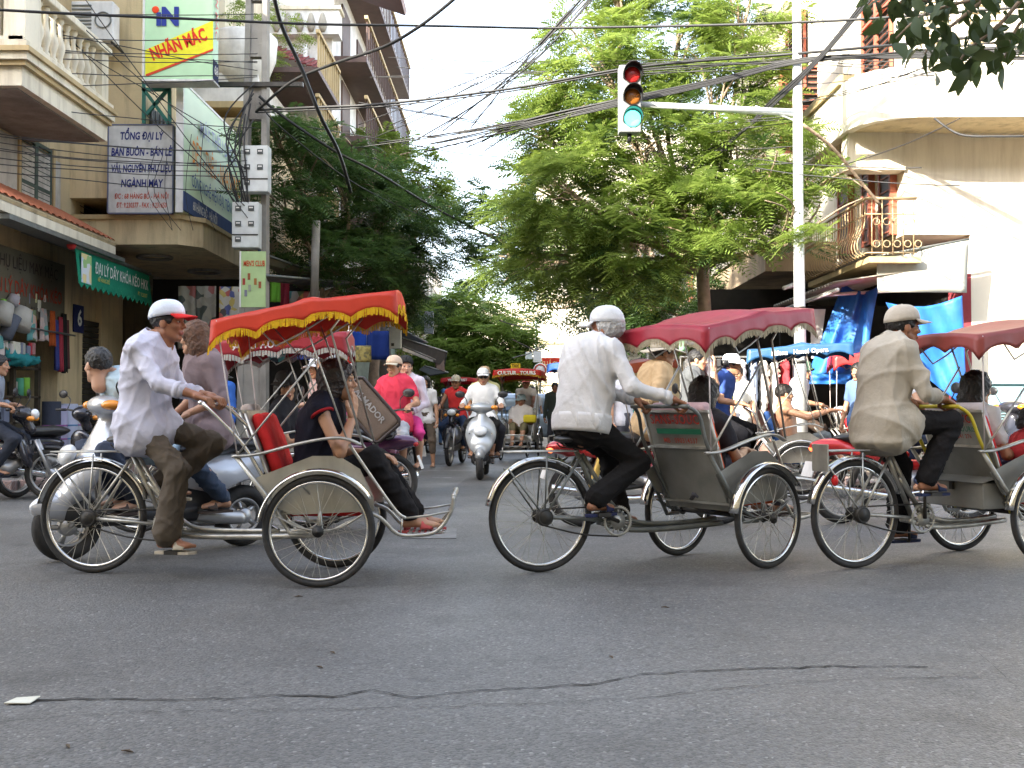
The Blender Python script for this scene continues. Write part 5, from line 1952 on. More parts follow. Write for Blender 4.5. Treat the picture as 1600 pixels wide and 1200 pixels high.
adj = ["narrow", "tall", "weathered", "plain", "shuttered", "old"]
colr = {0: "cream", 1: "white", 2: "pale cream", 3: "faded green", 4: "grey"}
y = 36.2
for i in range(5):
    wd = rg.uniform(5.5, 8)
    k = [3, 0, 4, 1, 2][i]
    row_house(-1, y, y + wd, 4.6, rg.uniform(7, 9.5), FM_[k], "%s %s shop house, number %s of the left row beyond the white house" % (adj[i], colr[k], ["one", "two", "three", "four", "five"][i]), [BROWNW, GREENW][i % 2])
    y += wd
y = 24.0
for i in range(6):
    wd = rg.uniform(5.5, 8)
    k = [4, 0, 2, 1, 3, 2][i]
    row_house(1, y, y + wd, 5.2, rg.uniform(6.5, 8.5), FM_[k], "%s %s shop house on the right behind the trees, number %s of its row" % (adj[i], colr[k], ["one", "two", "three", "four", "five", "six"][i]), [BROWNW, REDW][i % 2])
    y += wd
fb = thing("end_building", "tall sunlit white building closing the far end of the street", "building", (9, 92, 0))
part(MB().b6(2.2, 26, 88, 98, 0, 24), "wall", CREAML, fb)
for j in range(5):
    for i in range(7):
        f = part(MB().b6(3.6 + 2.6 * i, 4.7 + 2.6 * i, 87.93, 88.02, 3.5 + 3.4 * j, 5.2 + 3.4 * j), "window", mat("pale_shutter", (.55, .5, .42), .7), fb)
for z in (3, 6.4, 9.8, 13.2, 16.6):
    part(MB().b6(2.1, 26, 87.8, 88, z, z + .18), "string_course", TRIM, fb)
fb2 = thing("end_building", "lower pale yellow building at the far end left of the white one", "building", (-6, 96, 0))
part(MB().b6(-16, 2.0, 93, 100, 0, 9), "wall", CREAML, fb2)
for i in range(5):
    part(MB().b6(-12 + 2.8 * i, -10.8 + 2.8 * i, 92.93, 93.02, 4, 6), "window", BROWNW, fb2)
part(MB().slab([(-16.4, 92.4, 9), (2.2, 92.4, 9), (2.2, 96, 10.5), (-16.4, 96, 10.5)], .2), "roof", CREAML, fb2)

# ---- right corner building
rb = thing("corner_building", "sunlit pale corner building with rounded balcony parapet at right", "building", (9, 18, 0))
PALEW = mat("light_cream_wash", (.80, .73, .60), .85, var=.06, scale=.8, stain=.3, streak=.45, dirt=(.40, .33, .22))  # light cream base with stains and streaks
w = MB()
w.b6(6.42, 16, 15.0, 15.4, .13, 3.45)
w.b6(5.5, 16, 15.0, 24, 3.45, 11)
w.b6(6.6, 16, 15.4, 24, .13, 3.45)
part(w, "wall", PALEW, rb)
part(MB().b6(5.52, 6.6, 20.5, 24, .13, 3.4), "wall", CONC, rb)
part(MB().b6(6.3, 6.42, 15.0, 15.5, .13, 2.9), "door_jamb", cloth((.28, .05, .06), "dark_red_jamb"), rb)
part(MB().b6(6.55, 6.59, 15.5, 20.5, .14, 3.4), "shop_back_wall", DARK, rb)
out = [(4.62, 17.2), (4.62, 15.0)]
for i in range(7):
    a = math.pi - (math.pi / 2) * i / 6
    out.append((5.42 + .8 * math.cos(a), 14.9 - .8 * math.sin(a)))
out += [(9, 14.05), (16, 14.0)]
inn = [(x + .14, y + (0 if y > 14 else .14)) for x, y in out]
pm = MB()
for (a, b, ai, bi) in zip(out[:-1], out[1:], inn[:-1], inn[1:]):
    pm.add([(*a, 4.86), (*b, 4.86), (*bi, 4.86), (*ai, 4.86), (*a, 5.55), (*b, 5.55), (*bi, 5.55), (*ai, 5.55)], [(0, 1, 5, 4), (3, 7, 6, 2), (4, 5, 6, 7), (3, 2, 1, 0)])
part(pm, "balcony_parapet", PALEW, rb)
sf = MB()
k = len(out)
sf.add([(x, y, 4.90) for x, y in inn] + [(16, 15.0, 4.90), (5.5, 15.0, 4.90), (5.5, 17.2, 4.90)], [tuple(range(k + 3))])
part(sf, "balcony_soffit", CREAM, rb, thick=.05)
for (z0, z1, o_) in ((5.55, 5.62, .05), (5.62, 5.70, .02)):
    part(MB().b6(4.62 - o_, 4.80, 14.95, 17.25, z0, z1), "moulding", TRIM, rb)
part(MB().b6(4.7, 5.5, 14.95, 15.25, 4.35, 4.88), "corner_bracket", PALEW, rb)
part(MB().b6(7.2, 16, 14.55, 15.0, 3.42, 3.52), "ledge", PALEW, rb)
# upper storey: louvred doors behind the parapet
for i, xx in enumerate((5.95, 6.65, 7.45)):
    louvre(rb, (xx, 14.98, 6.75), .55, 2.0, PALEW, 'X', 18, 1)
louvre(rb, (5.46, 16.0, 6.9), 1.3, 2.6, REDW, 'Y', 22, 2, out=-1)
sh = MB()
louvre(rb, (4.66, 17.55, 6.75), 1.15, 1.25, REDW, 'Y', 14, 1, name="open_shutter", out=-1)
louvre(rb, (5.2, 19.2, 6.4), .8, 1.6, REDW, 'X', 14, 1, name="open_shutter")
# windows of the lower balcony
for yc, hw in ((15.55, .20), (17.5, .24), (16.4, .12)):
    f = part(MB().b6(5.42, 5.49, yc - hw, yc + hw, 3.5, 4.75), "window", BROWNW, rb)
    part(MB().b6(5.40, 5.50, yc - hw - .06, yc - hw, 3.5, 4.8).b6(5.40, 5.50, yc + hw, yc + hw + .06, 3.5, 4.8), "window_frame", REDW, f)
    for j in range(6):
        part(MB().b6(5.405, 5.42, yc - hw + .02, yc + hw - .02, 3.55 + .2 * j, 3.57 + .2 * j), "glazing_bar", REDW, f)
ib = thing("iron_balcony", "ochre wrought iron balcony with bellied bars on the corner house", "balcony", (5.1, 15.7, 3.0))
part(MB().b6(4.78, 5.48, 14.35, 17.3, 2.97, 3.05), "balcony_floor", TRIM, ib)
IR = mat("ochre_ironwork", (.50, .36, .20), .6, .3, stain=.3)
part(MB().tube([(4.75, 17.3, 3.83), (4.75, 14.35, 3.83), (5.42, 14.35, 3.83)], .022, 6), "balcony_rail", IR, ib)
part(MB().tube([(4.75, 17.3, 3.62), (4.75, 14.35, 3.62), (5.42, 14.35, 3.62)], .010, 5).tube([(4.75, 17.3, 3.10), (4.75, 14.35, 3.10), (5.42, 14.35, 3.10)], .010, 5), "cross_rail", IR, ib)
br_ = MB().curve([(0, 0, 0), (-.09, 0, .07), (-.10, 0, .20), (-.02, 0, .38), (0, 0, .52), (0, 0, .75)], .009, 4, 5).mesh("balcony_bar", IR)
for i in range(24):
    o = bpy.data.objects.new("balcony_bar", br_)
    C.objects.link(o)
    o.parent = ib
    o.location = inv(ib) @ Vector((4.76, 14.45 + .122 * i, 3.07))
sc_ = MB().tube([(0, 0, 0), (0, 0, .75)], .009, 5).torus((.06, 0, .15), (0, 1, 0), .045, .007, 14, 5).torus((.06, 0, .45), (0, 1, 0), .045, .007, 14, 5).mesh("scroll_bar", IR)
for i in range(5):
    o = bpy.data.objects.new("scroll_bar", sc_)
    C.objects.link(o)
    o.parent = ib
    o.location = inv(ib) @ Vector((4.82 + .14 * i, 14.35, 3.07))
# corrugated sheet awning and canvas screen
cs = thing("sheet_awning", "rusty corrugated sheet awning under the iron balcony", "awning", (4.8, 16, 2.9))
cg = MB().grid(lambda u, v: Vector((4.35 + 1.1 * v, 14.5 + 3.4 * u, 2.72 + .16 * v + .018 * math.sin(u * 150))), 150, 2)
part(cg, "corrugated_sheet", mat("rusty_sheet", (.40, .36, .30), .6, .3, stain=.6, streak=.4, dirt=(.14, .09, .06)), cs, thick=.006)
part(MB().tube([(4.4, 14.5, 2.62), (4.4, 17.9, 2.62)], .03, 6).tube([(4.4, 15.2, 2.62), (6.4, 15.2, 2.75)], .025, 6), "awning_frame", WHITEP, cs)
cv = thing("canvas_screen", "grey white canvas screen hanging above the blue tarpaulin", "screen", (5.5, 14.5, 2.7))
c0, c1, c2, c3 = at(1371, 403, 14.5), at(1512, 376, 14.5), at(1512, 457, 14.5), at(1372, 457, 14.5)
part(MB().grid(lambda u, v: (c0.lerp(c1, u)).lerp(c3.lerp(c2, u), v) + Vector((0, .03 * math.sin(u * 5 + v * 3), 0)), 14, 8), "canvas", mat("grey_canvas", (.50, .50, .44), .8, var=.08, stain=.3, streak=.2, bump=.2, bscale=5), cv, thick=.006)
part(MB().tube([c0 + Vector((-.02, 0, .02)), c1 + Vector((.02, 0, .02))], .018, 6), "top_rail", STEELD, cv)
TARP = mat("blue_tarpaulin", (.035, .20, .66), .5, var=.18, scale=4, bump=.35, bscale=14, trans=.25, stain=.3, dirt=(.15, .3, .65))


def tarp(name, label, corners, Y, seed, folds=.05):
    C4 = [at(x, y, Y + dy) for x, y, dy in corners]
    rg_ = random.Random(seed)
    f1, f2 = rg_.uniform(10, 16), rg_.uniform(18, 26)

    def fn(u, v):
        p = C4[0].lerp(C4[1], u).lerp(C4[3].lerp(C4[2], u), v)
        s = folds * (math.sin(f1 * u + 3 * v) * .6 + math.sin(f2 * u * (1 - .4 * v) + 1) * .4 + .35 * math.sin(9 * v + 5 * u))
        sag = .10 * math.sin(math.pi * u) * (1 - v)
        return p + Vector((.25 * s, s, -sag))
    return solo(MB().grid(fn, 40, 30), name, TARP, label, "tarpaulin", C4[3], thick=.004)


tarp("tarpaulin", "blue tarpaulin gathered at its top and flaring down beside the steel pole", ((1318, 442, .4), (1372, 448, 0), (1350, 585, 0), (1262, 585, .3)), 15.0, 3, .08)
tarp("tarpaulin", "blue tarpaulin sheet roped at two corners below the canvas screen", ((1384, 472, 0), (1503, 462, 0), (1512, 640, 0), (1440, 585, 0)), 14.45, 8, .04)
tarp("tarpaulin", "low blue tarpaulin fold hanging behind the green hat man", ((1265, 575, 0), (1330, 575, 0), (1330, 600, 0), (1265, 600, 0)), 16.0, 5, .03)
solo(MB().slab([at(1266, 483, 15.6), at(1290, 483, 15.6), at(1280, 560, 15.6), at(1268, 560, 15.6)], .01), "banner", WHITEP, "small white cloth hanging between the pole and the blue tarpaulin", "banner", at(1270, 560, 15.6))
cab = thing("electric_cabinet", "light blue metal electricity cabinet by the pale wall at right", "cabinet", (6.6, 13.6, .13))
k0, k1 = at(1549, 600, 13.6), at(1640, 600, 13.6)
CB = mat("light_blue_enamel", (.30, .50, .55), .5, .1, var=.08, stain=.25, streak=.3)
part(MB().b6(k0.x, k1.x, 13.6, 14.1, .2, k0.z), "case", CB, cab, bevel=.01)
part(MB().b6(k0.x - .03, k1.x + .03, 13.56, 14.12, k0.z, k0.z + .05), "cap", CB, cab)
for x in (.03, .39):
    dd = part(MB().b6(k0.x + x, k0.x + x + .33, 13.585, 13.6, .3, k0.z - .05), "door", CB, cab)
    for j in range(6):
        part(MB().b6(k0.x + x + .06, k0.x + x + .27, 13.578, 13.586, k0.z - .5 + .035 * j, k0.z - .485 + .035 * j), "vent_slot", GREASE, dd)
# dark recessed shop with concrete balcony further along on the right
r2 = thing("shop_building", "dark recessed shop under a stained concrete balcony behind the right tree", "building", (8, 22, 0))
part(MB().b6(4.3, 5.5, 18.2, 23.8, 3.35, 3.85), "balcony_slab", mat("stained_concrete", (.40, .30, .20), .9, var=.3, scale=2, stain=.6, streak=.4, dirt=(.10, .08, .07)), r2)
part(MB().b6(4.25, 4.33, 18.15, 23.8, 3.85, 3.92), "moulding", CONC, r2)
part(MB().b6(5.0, 5.48, 20.8, 23.8, 3.9, 9), "wall", mat("grey_board_wall", (.30, .26, .22), .8, stain=.5, streak=.6), r2)
part(MB().b6(5.55, 5.6, 20.4, 23.8, .2, 3.3), "shop_front_shade", DARK, r2)  # near-black plane stands in for the shade of the recess
for j in range(14):
    part(MB().b6(4.28, 4.30, 18.3 + .4 * j, 18.33 + .4 * j, 3.92, 4.5), "rail_post", STEELD, r2)
part(MB().tube([(4.29, 18.2, 4.52), (4.29, 23.8, 4.52)], .02, 5), "balcony_rail", STEELD, r2)

# ---- buildings on the photographer's side of the crossing (unseen; placed and sized to shade the junction)
nb = thing("unseen_house_block", "row of five storey houses on the photographer's side of the crossing", "building", (-6, -14, 0))
part(MB().b6(-60, 30, -20, -6, 0, 14.6), "wall", CREAM, nb)
part(MB().b6(-60, -22, -9, -6.3, 14.6, 21), "wall", CREAM, nb)  # added thin upper block, unseen, sized to shade the left of the street
for i in range(30):
    for j in range(4):
        part(MB().b6(-58 + 3 * i, -56.7 + 3 * i, -6.02, -5.95, 1.2 + 3.6 * j, 3.2 + 3.6 * j), "window", BROWNW, nb)
nb2 = thing("unseen_house_block", "house row on the left arm of the crossing, its far side", "building", (-30, 20, 0))
part(MB().b6(-60, -20.2, 13, 26, 0, 11), "wall", CREAML, nb2)

# ------------------------------------------------------------------ awnings, boxes and poles on the left
DKM = mat("dark_awning_sheet", (.05, .045, .04), .6, .2, stain=.5, dirt=(.15, .13, .1))


def awning(p, q, r, s, label, m=DKM, frame=True, group=None):
    P = [at(*v) for v in (p, q, r, s)]
    t = thing("shop_awning", label, "awning", sum(P, Vector()) / 4, group=group)
    part(MB().slab(P, .02), "awning_sheet", m, t)
    if frame:
        part(MB().tube([P[0], P[1]], .022, 6).tube([P[1], P[2]], .022, 6), "awning_frame", STEELD, t)
    return t


awning((415, 398, 17.6), (545, 444, 20.5), (470, 452, 20.6), (412, 412, 17.7), "dark folded awning sheet behind the meter pole, uppermost on the left", mat("khaki_awning", (.16, .14, .09), .7, stain=.4))
awning((412, 430, 16.8), (545, 441, 19.5), (500, 448, 19.7), (418, 440, 17.0), "thin dark awning bar with sagging sheet below the khaki awning")
awning((618, 510, 24), (668, 535, 27.5), (640, 540, 28), (612, 522, 24.5), "upper dark metal awning beside the far left utility pole")
awning((628, 528, 23), (698, 550, 28), (694, 572, 28.3), (626, 545, 23.2), "long dark metal awning with hanging end panel over the left pavement")
awning((664, 572, 26), (700, 582, 29), (672, 586, 29.5), (655, 578, 26.5), "pale bluish metal awning above the walking woman's head", mat("pale_blue_tin", (.40, .48, .50), .45, .3))
awning((630, 541, 22.6), (680, 562, 27), (678, 566, 27), (630, 548, 22.6), "white edged awning strip under the long dark awning", WHITEP)
solo(MB().slab([at(681, 556, 27.5), at(694, 561, 28), at(695, 581, 28), at(682, 575, 27.5)], .03), "small_banner", mat("brown_slats", (.16, .11, .09), .7), "small brown slatted panel hanging off the end of the long awning", "panel", at(685, 575, 27.5))

pl = thing("utility_pole", "concrete utility pole hung with meter boxes and cables at left", "pole", (-4.1, 17.0, 0))
ptop, pbot = Vector((-4.02, 17.0, 9.8)), Vector((-4.1, 17.0, .1))
sh_ = MB()
for s in (-1, 1):
    sh_.add([(-4.1 + s * .19 - .045, 16.87, .1), (-4.1 + s * .19 + .045, 16.87, .1), (-4.1 + s * .19 + .045, 17.13, .1), (-4.1 + s * .19 - .045, 17.13, .1),
             (-4.04 + s * .11 - .04, 16.91, 9.8), (-4.04 + s * .11 + .04, 16.91, 9.8), (-4.04 + s * .11 + .04, 17.09, 9.8), (-4.04 + s * .11 - .04, 17.09, 9.8)],
            [(3, 2, 1, 0), (4, 5, 6, 7), (0, 1, 5, 4), (1, 2, 6, 5), (2, 3, 7, 6), (3, 0, 4, 7)])
sh_.b6(-4.24, -3.94, 16.90, 17.10, .15, 3.2)
for z in (3.6, 4.5, 5.6, 6.6, 7.5, 8.2, 9.0):
    sh_.b6(-4.20, -3.92, 16.93, 17.07, z, z + .55)
part(sh_, "shaft", CONC, pl)
for z in (6.1, 7.7):
    part(MB().b6(-4.9, -3.3, 16.84, 16.91, z, z + .07), "cross_arm", GREASE, pl)
MBX = mat("pale_meter_box", (.58, .60, .58), .5, stain=.15)
for (x0, y0, x1, y1, lab) in ((378, 229, 421, 301, "upper"), (364, 317, 406, 388, "lower"),):
    p0, p1 = at(x0, y1, 16.7), at(x1, y0, 16.7)
    mbx = thing("meter_box", "pale grey electricity meter box, the %s one on the concrete pole" % lab, "meter box", (p0.x, 16.7, p0.z), group="electricity meter boxes on poles")
    part(MB().b6(p0.x, p1.x, 16.62, 16.85, p0.z, p1.z), "case", MBX, mbx, bevel=.012)
    part(MB().b6(p0.x + .005, p1.x - .005, 16.612, 16.62, p0.z + .19, p0.z + .21), "lid_seam", GREASE, mbx)
    for i, j in ((0, 0), (1, 0), (0, 1), (1, 1), (0, 2)):
        wx, wz = p0.x + .10 + .2 * i, p1.z - .10 - .24 * j
        g_ = part(MB().b6(wx - .045, wx + .045, 16.607, 16.62, wz - .04, wz + .04), "meter_window", mat("meter_glass", (.08, .09, .09), .15), mbx)
        part(MB().b6(wx - .03, wx + .03, 16.603, 16.606, wz + .0, wz + .02), "dial", WHITEP, g_)
p0, p1 = at(609, 545, 22), at(627, 511, 22)
mbx = thing("meter_box", "small pale meter box on the second pole near the pink rider", "meter box", (p0.x, 22, p0.z), group="electricity meter boxes on poles")
part(MB().b6(p0.x, p1.x, 21.9, 22.1, p0.z, p1.z), "case", MBX, mbx, bevel=.01)
part(MB().b6(p0.x + .04, p0.x + .1, 21.89, 21.9, p0.z + .05, p0.z + .11), "meter_window", GREASE, mbx)
pl2 = thing("utility_pole", "slim concrete pole carrying a grey transformer box beyond the awnings", "pole", (-3.4, 27, 0))
part(MB().tube([(-3.2, 27, 0), (-3.15, 27, 7)], [.16, .10], 10), "shaft", CONC, pl2)
p0, p1 = at(664, 522, 26.9), at(678, 488, 26.9)
part(MB().b6(p0.x, p1.x, 26.6, 26.85, p0.z, p1.z), "transformer_box", mat("grey_blue_box", (.25, .28, .30), .5, .2), pl2, bevel=.01)
for z in (3.2, 3.35, 3.5):
    part(MB().b6(-3.7, -2.7, 26.95, 27.0, z, z + .04), "cross_arm", GREASE, pl2)
cp = solo(MB().tube([at(491, 465, 18), at(494, 345, 18)], .07, 10), "lamp_pole", CONC, "pale concrete pole stub rising in front of a dark shutter among leaves", "pole", at(491, 465, 18))
rp = thing("striped_pole", "red and white banded pole in front of the blue shop sheet", "pole", (at(546, 625, 13).x, 13, .1))
for i, (ya, yb, m_) in enumerate(((500, 548, WHITEP), (548, 568, cloth((.55, .04, .03))), (568, 590, WHITEP), (590, 598, cloth((.55, .04, .03))), (598, 730, WHITEP))):
    part(MB().tube([at(546, yb, 13), at(547, ya, 13)], .028, 10), "pole_band", m_, rp)
gs = thing("signboard", "light green vertical signboard with red headline below the meter boxes", "sign", at(395, 475, 16.4))
p0, p1 = at(377, 480, 16.4), at(415, 393, 16.4)
part(MB().b6(p0.x, p1.x, 16.38, 16.44, p0.z, p1.z), "board", mat("light_green_board", (.38, .52, .24), .5, var=.08), gs)
part(MB().b6(p0.x - .02, p0.x, 16.36, 16.45, p0.z, p1.z), "white_edge", WHITEP, gs)
part(text_mb("MEN'S CLUB", .12, plane_M(at(397, 412, 16.37), (1, 0, 0), (0, 0, 1)), squeeze=.5, bold=.002), "lettering", REDL, gs)
for (x, y, t_) in ((381, 440, (.35, .06, .05)), (389, 432, (.3, .1, .05)), (390, 450, (.3, .32, .25)), (399, 440, (.35, .15, .05)), (384, 458, (.2, .2, .25)), (406, 445, (.3, .1, .05))):
    q = at(x, y, 16.375)
    part(MB().box(q, (.04, .006, .10)), "printed_patch", cloth(t_), gs)
bsn = solo(MB().slab([at(406, 370, 17.2), at(417, 374, 17.4), at(417, 407, 17.4), at(405, 404, 17.2)], .03), "street_sign", cloth((.05, .09, .28)), "small blue street name plate on the utility pole", "sign", at(410, 400, 17.2))

# traffic signal
tl = thing("traffic_light", "white steel mast with arm carrying a traffic light showing green", "traffic light", (3.74, 14.0, .12))
MAST = mat("galvanised_white_mast", (.70, .72, .72), .35, .3, var=.08, streak=.15)
mx = at(1247, 180, 14).x
part(MB().tube([(mx + .02, 14, .12), (mx, 14, 3.0), (mx - .01, 14, 6.6)], [.085, .07, .055], 18), "mast", MAST, tl)
part(MB().tube([at(1240, 176, 14), at(1000, 163, 14)], [.05, .038], 12), "arm", MAST, tl)
part(MB().tube([at(1247, 190, 14), at(1180, 166, 14)], .014, 6), "stay", MAST, tl)
part(MB().tube([(mx, 14, 1.6), (mx, 14, 1.64)], .085, 18).tube([(mx, 14, 2.3), (mx, 14, 2.34)], .08, 18), "band_clamp", GREASE, tl)
h0, h1 = at(967, 208, 13.9), at(1001, 103, 13.9)
hx, hzc = (h0.x + h1.x) / 2, (h0.z + h1.z) / 2
sgm = part(MB().b6(h0.x, h1.x, 13.85, 14.05, h0.z, h1.z), "signal_housing", mat("grey_signal_case", (.25, .26, .26), .5, stain=.2), tl, bevel=.015)
for j, (nm, m_) in enumerate((("red_lens", mat("dim_red_lens", (.45, .02, .02), .25)), ("amber_lens", mat("dim_amber_lens", (.35, .12, .02), .25)), ("green_lens", mat("lit_green_lens", (.10, .75, .60), .3, emit=((.08, .62, .50), 1.3))))):
    zc = h1.z - .135 - .285 * j
    xc = hx + .03
    part(MB().ell((xc, 13.84, zc), (.105, .035, .105), 20, 10), nm, m_, sgm)

    def vis(u, v, zc=zc, xc=xc):
        a = R(-25 + 230 * u)
        return Vector((xc + math.cos(a) * .125, 13.85 - .20 * v * (.35 + .65 * math.sin(R(10 + 160 * u))), zc + math.sin(a) * .125))
    part(MB().grid(vis, 22, 3), "visor", BLACKP, sgm, thick=.006)
part(MB().tube([(hx, 13.95, h0.z), (hx, 13.95, h0.z - .1)], .03, 8), "finial", BLACKP, tl)
db = solo(MB().curve([at(1255, 195, 13.4), at(1300, 230, 13.6), at(1340, 278, 13.9), at(1375, 320, 14.1)], .022, 5, 7), "dead_branch", BARK, "bare crooked branch caught in the wires beside the mast", "branch", at(1300, 230, 13.6))


# ------------------------------------------------------------------ trees
def fronds(centers, radii, counts, flen, pairs, lw, seed, flatz=.55, droop=.35):
    """pinnate leaves: N fronds, each with leaflet pairs, as one vertex / face array"""
    rg_ = np.random.default_rng(seed)
    V = []
    for c, r, n in zip(centers, radii, counts):
        k = max(3, n // 16)                                   # sub-clumps on shoots
        u = rg_.normal(size=(k, 3))
        u /= np.linalg.norm(u, axis=1)[:, None]
        rad = rg_.uniform(.25, 1, k) ** .5
        sc = np.array(c) + u * rad[:, None] * np.array(r)
        sd = u.copy()
        sd[:, 2] = sd[:, 2] * .3
        m = n // k + 1
        bc = np.repeat(sc, m, 0)
        bd = np.repeat(sd, m, 0) + rg_.normal(size=(k * m, 3)) * .55
        bd[:, 2] *= flatz
        bd /= np.linalg.norm(bd, axis=1)[:, None]
        base = bc + rg_.normal(size=bc.shape) * np.array([.10, .10, .04]) * flen / .3
        L = flen * rg_.uniform(.7, 1.25, len(base))
        up = np.tile([0, 0, 1.0], (len(base), 1)) + rg_.normal(size=(len(base), 3)) * .28
        side = np.cross(bd, up)
        side /= np.linalg.norm(side, axis=1)[:, None]
        nrm = np.cross(side, bd)
        for j in range(pairs):
            t = (j + .7) / pairs
            pos = base + bd * (L * t)[:, None] - np.array([0, 0, 1]) * (droop * L * t * t)[:, None]
            ll = L * lw * (math.sin(math.pi * (.18 + .74 * t)) ** .7)
            wd = L / pairs * .62
            for s in (1, -1):
                d = side * s * .86 + bd * .42 - nrm * .18 + rg_.normal(size=bd.shape) * .05
                d /= np.linalg.norm(d, axis=1)[:, None]
                q = np.stack([pos, pos + d * (ll * .5)[:, None] + bd * (wd * .5)[:, None], pos + d * ll[:, None], pos + d * (ll * .5)[:, None] - bd * (wd * .5)[:, None]], 1)
                V.append(q.reshape(-1, 3))
    return np.concatenate(V)


def quads_obj(name, V, m, parent, kind="stuff"):
    n = len(V) // 4
    me = bpy.data.meshes.new(name)
    me.vertices.add(len(V))
    me.vertices.foreach_set("co", V.astype(np.float32).ravel())
    me.loops.add(len(V))
    me.loops.foreach_set("vertex_index", np.arange(len(V), dtype=np.int32))
    me.polygons.add(n)
    me.polygons.foreach_set("loop_start", np.arange(0, len(V), 4, dtype=np.int32))
    me.polygons.foreach_set("loop_total", np.full(n, 4, dtype=np.int32))
    me.materials.append(m)
    me.update(calc_edges=True)
    o = bpy.data.objects.new(name, me)
    C.objects.link(o)
    o.parent = parent
    o["kind"] = kind
    return o


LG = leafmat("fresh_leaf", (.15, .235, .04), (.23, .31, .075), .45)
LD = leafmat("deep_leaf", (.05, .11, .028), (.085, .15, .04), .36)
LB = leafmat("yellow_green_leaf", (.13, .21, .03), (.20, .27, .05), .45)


def tree(label, base, top, blobs, leafm, flen=.30, pairs=7, seed=1, tr=.14, dens=1.0, lw=.42, leafname="crown", inner=None):
    t = thing("tree", label, "tree", base)
    cs = [at(x, y, Y) for x, y, Y, r, n in blobs]
    Mi = inv(t)
    tk = MB()
    b, tp = Vector(base), Vector(top)
    midp = b.lerp(tp, .5) + Vector((.08, 0, 0))
    tk.curve([b, midp, tp], [tr * (1.15 - .5 * i / 12) for i in range(13)], 6, 12)
    rg_ = random.Random(seed)
    for c in cs:
        c0 = tp.lerp(c, .55) + Vector((rg_.uniform(-.3, .3), rg_.uniform(-.3, .3), -.15))
        tk.curve([tp - Vector((0, 0, rg_.uniform(0, .5))), c0, c], [tr * (.5 - .42 * i / 10) for i in range(11)], 5, 7)
        for q in range(5):
            e = c + Vector((rg_.uniform(-1, 1), rg_.uniform(-1, 1), rg_.uniform(-.4, .8))) * .75
            tk.curve([c0.lerp(c, rg_.uniform(.2, .9)), c.lerp(e, .5) + Vector((0, 0, .1)), e], [.022, .020, .018, .015, .012, .010, .007][:7], 3, 5)
    tk.build("trunk", BARK, t, M=Mi)
    V = fronds([tuple(c - Vector(base)) for c in cs], [(r, r, r * .75) for x, y, Y, r, n in blobs], [int(n * dens) for x, y, Y, r, n in blobs], flen, pairs, lw, seed)
    quads_obj(leafname, V, leafm, t)
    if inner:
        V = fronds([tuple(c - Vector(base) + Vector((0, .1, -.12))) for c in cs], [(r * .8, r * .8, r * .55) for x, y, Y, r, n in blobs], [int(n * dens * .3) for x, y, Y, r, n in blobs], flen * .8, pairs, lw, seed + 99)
        quads_obj("inner_crown_shade", V, inner, t)  # darker leaf colour inside paints the crown's inner shade
    return t


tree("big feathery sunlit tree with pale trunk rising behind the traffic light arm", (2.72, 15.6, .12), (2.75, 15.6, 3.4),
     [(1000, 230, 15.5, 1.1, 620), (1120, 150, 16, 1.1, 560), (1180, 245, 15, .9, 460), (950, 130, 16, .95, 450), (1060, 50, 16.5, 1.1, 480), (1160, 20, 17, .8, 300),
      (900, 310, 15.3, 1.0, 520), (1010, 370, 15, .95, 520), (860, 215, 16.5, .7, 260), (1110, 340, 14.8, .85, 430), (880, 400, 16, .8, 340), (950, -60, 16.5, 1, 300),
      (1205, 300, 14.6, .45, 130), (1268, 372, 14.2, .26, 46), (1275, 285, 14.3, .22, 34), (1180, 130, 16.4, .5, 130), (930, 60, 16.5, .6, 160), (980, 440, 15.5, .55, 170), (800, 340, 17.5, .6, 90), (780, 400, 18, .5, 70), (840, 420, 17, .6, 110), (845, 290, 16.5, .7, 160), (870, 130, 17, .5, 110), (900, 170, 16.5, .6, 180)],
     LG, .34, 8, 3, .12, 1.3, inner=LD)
tree("second tree on the right whose dark boughs reach over the street centre", (3.4, 24.0, .12), (3.0, 24, 5.0),
     [(775, 320, 23, .8, 150), (800, 400, 23, .8, 120), (850, 430, 22.5, .7, 90), (770, 420, 24, .8, 170), (900, 380, 24, 1.0, 150), (960, 460, 23, .9, 230), (820, 260, 23, .4, 50), (830, 350, 23, .9, 200), (1040, 450, 22, .9, 330), (1000, 490, 22, .8, 260), (1060, 500, 21, .7, 200), (960, 500, 23, .8, 220), (940, 490, 24, .5, 60), (760, 370, 24, .5, 70)],
     LD, .40, 7, 5, .15, 1.2)
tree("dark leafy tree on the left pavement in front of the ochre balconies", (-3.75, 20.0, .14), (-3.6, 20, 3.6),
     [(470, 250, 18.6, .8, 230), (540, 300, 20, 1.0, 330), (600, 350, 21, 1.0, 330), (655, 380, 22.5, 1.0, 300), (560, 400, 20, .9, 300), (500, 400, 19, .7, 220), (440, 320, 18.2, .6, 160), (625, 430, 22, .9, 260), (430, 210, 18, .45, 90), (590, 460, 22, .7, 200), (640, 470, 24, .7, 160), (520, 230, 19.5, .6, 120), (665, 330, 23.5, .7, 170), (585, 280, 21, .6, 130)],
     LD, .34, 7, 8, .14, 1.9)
tree("yellow green sunlit tree top further down on the left", (-3.9, 29.0, .14), (-3.6, 29, 5.5),
     [(620, 265, 28, 1.0, 240), (655, 315, 28.5, 1.0, 240), (590, 235, 27.5, .7, 130), (672, 290, 29, .7, 120), (610, 330, 28, 1.0, 200), (560, 220, 27, .5, 70)],
     LB, .40, 6, 12, .14, 1.6)
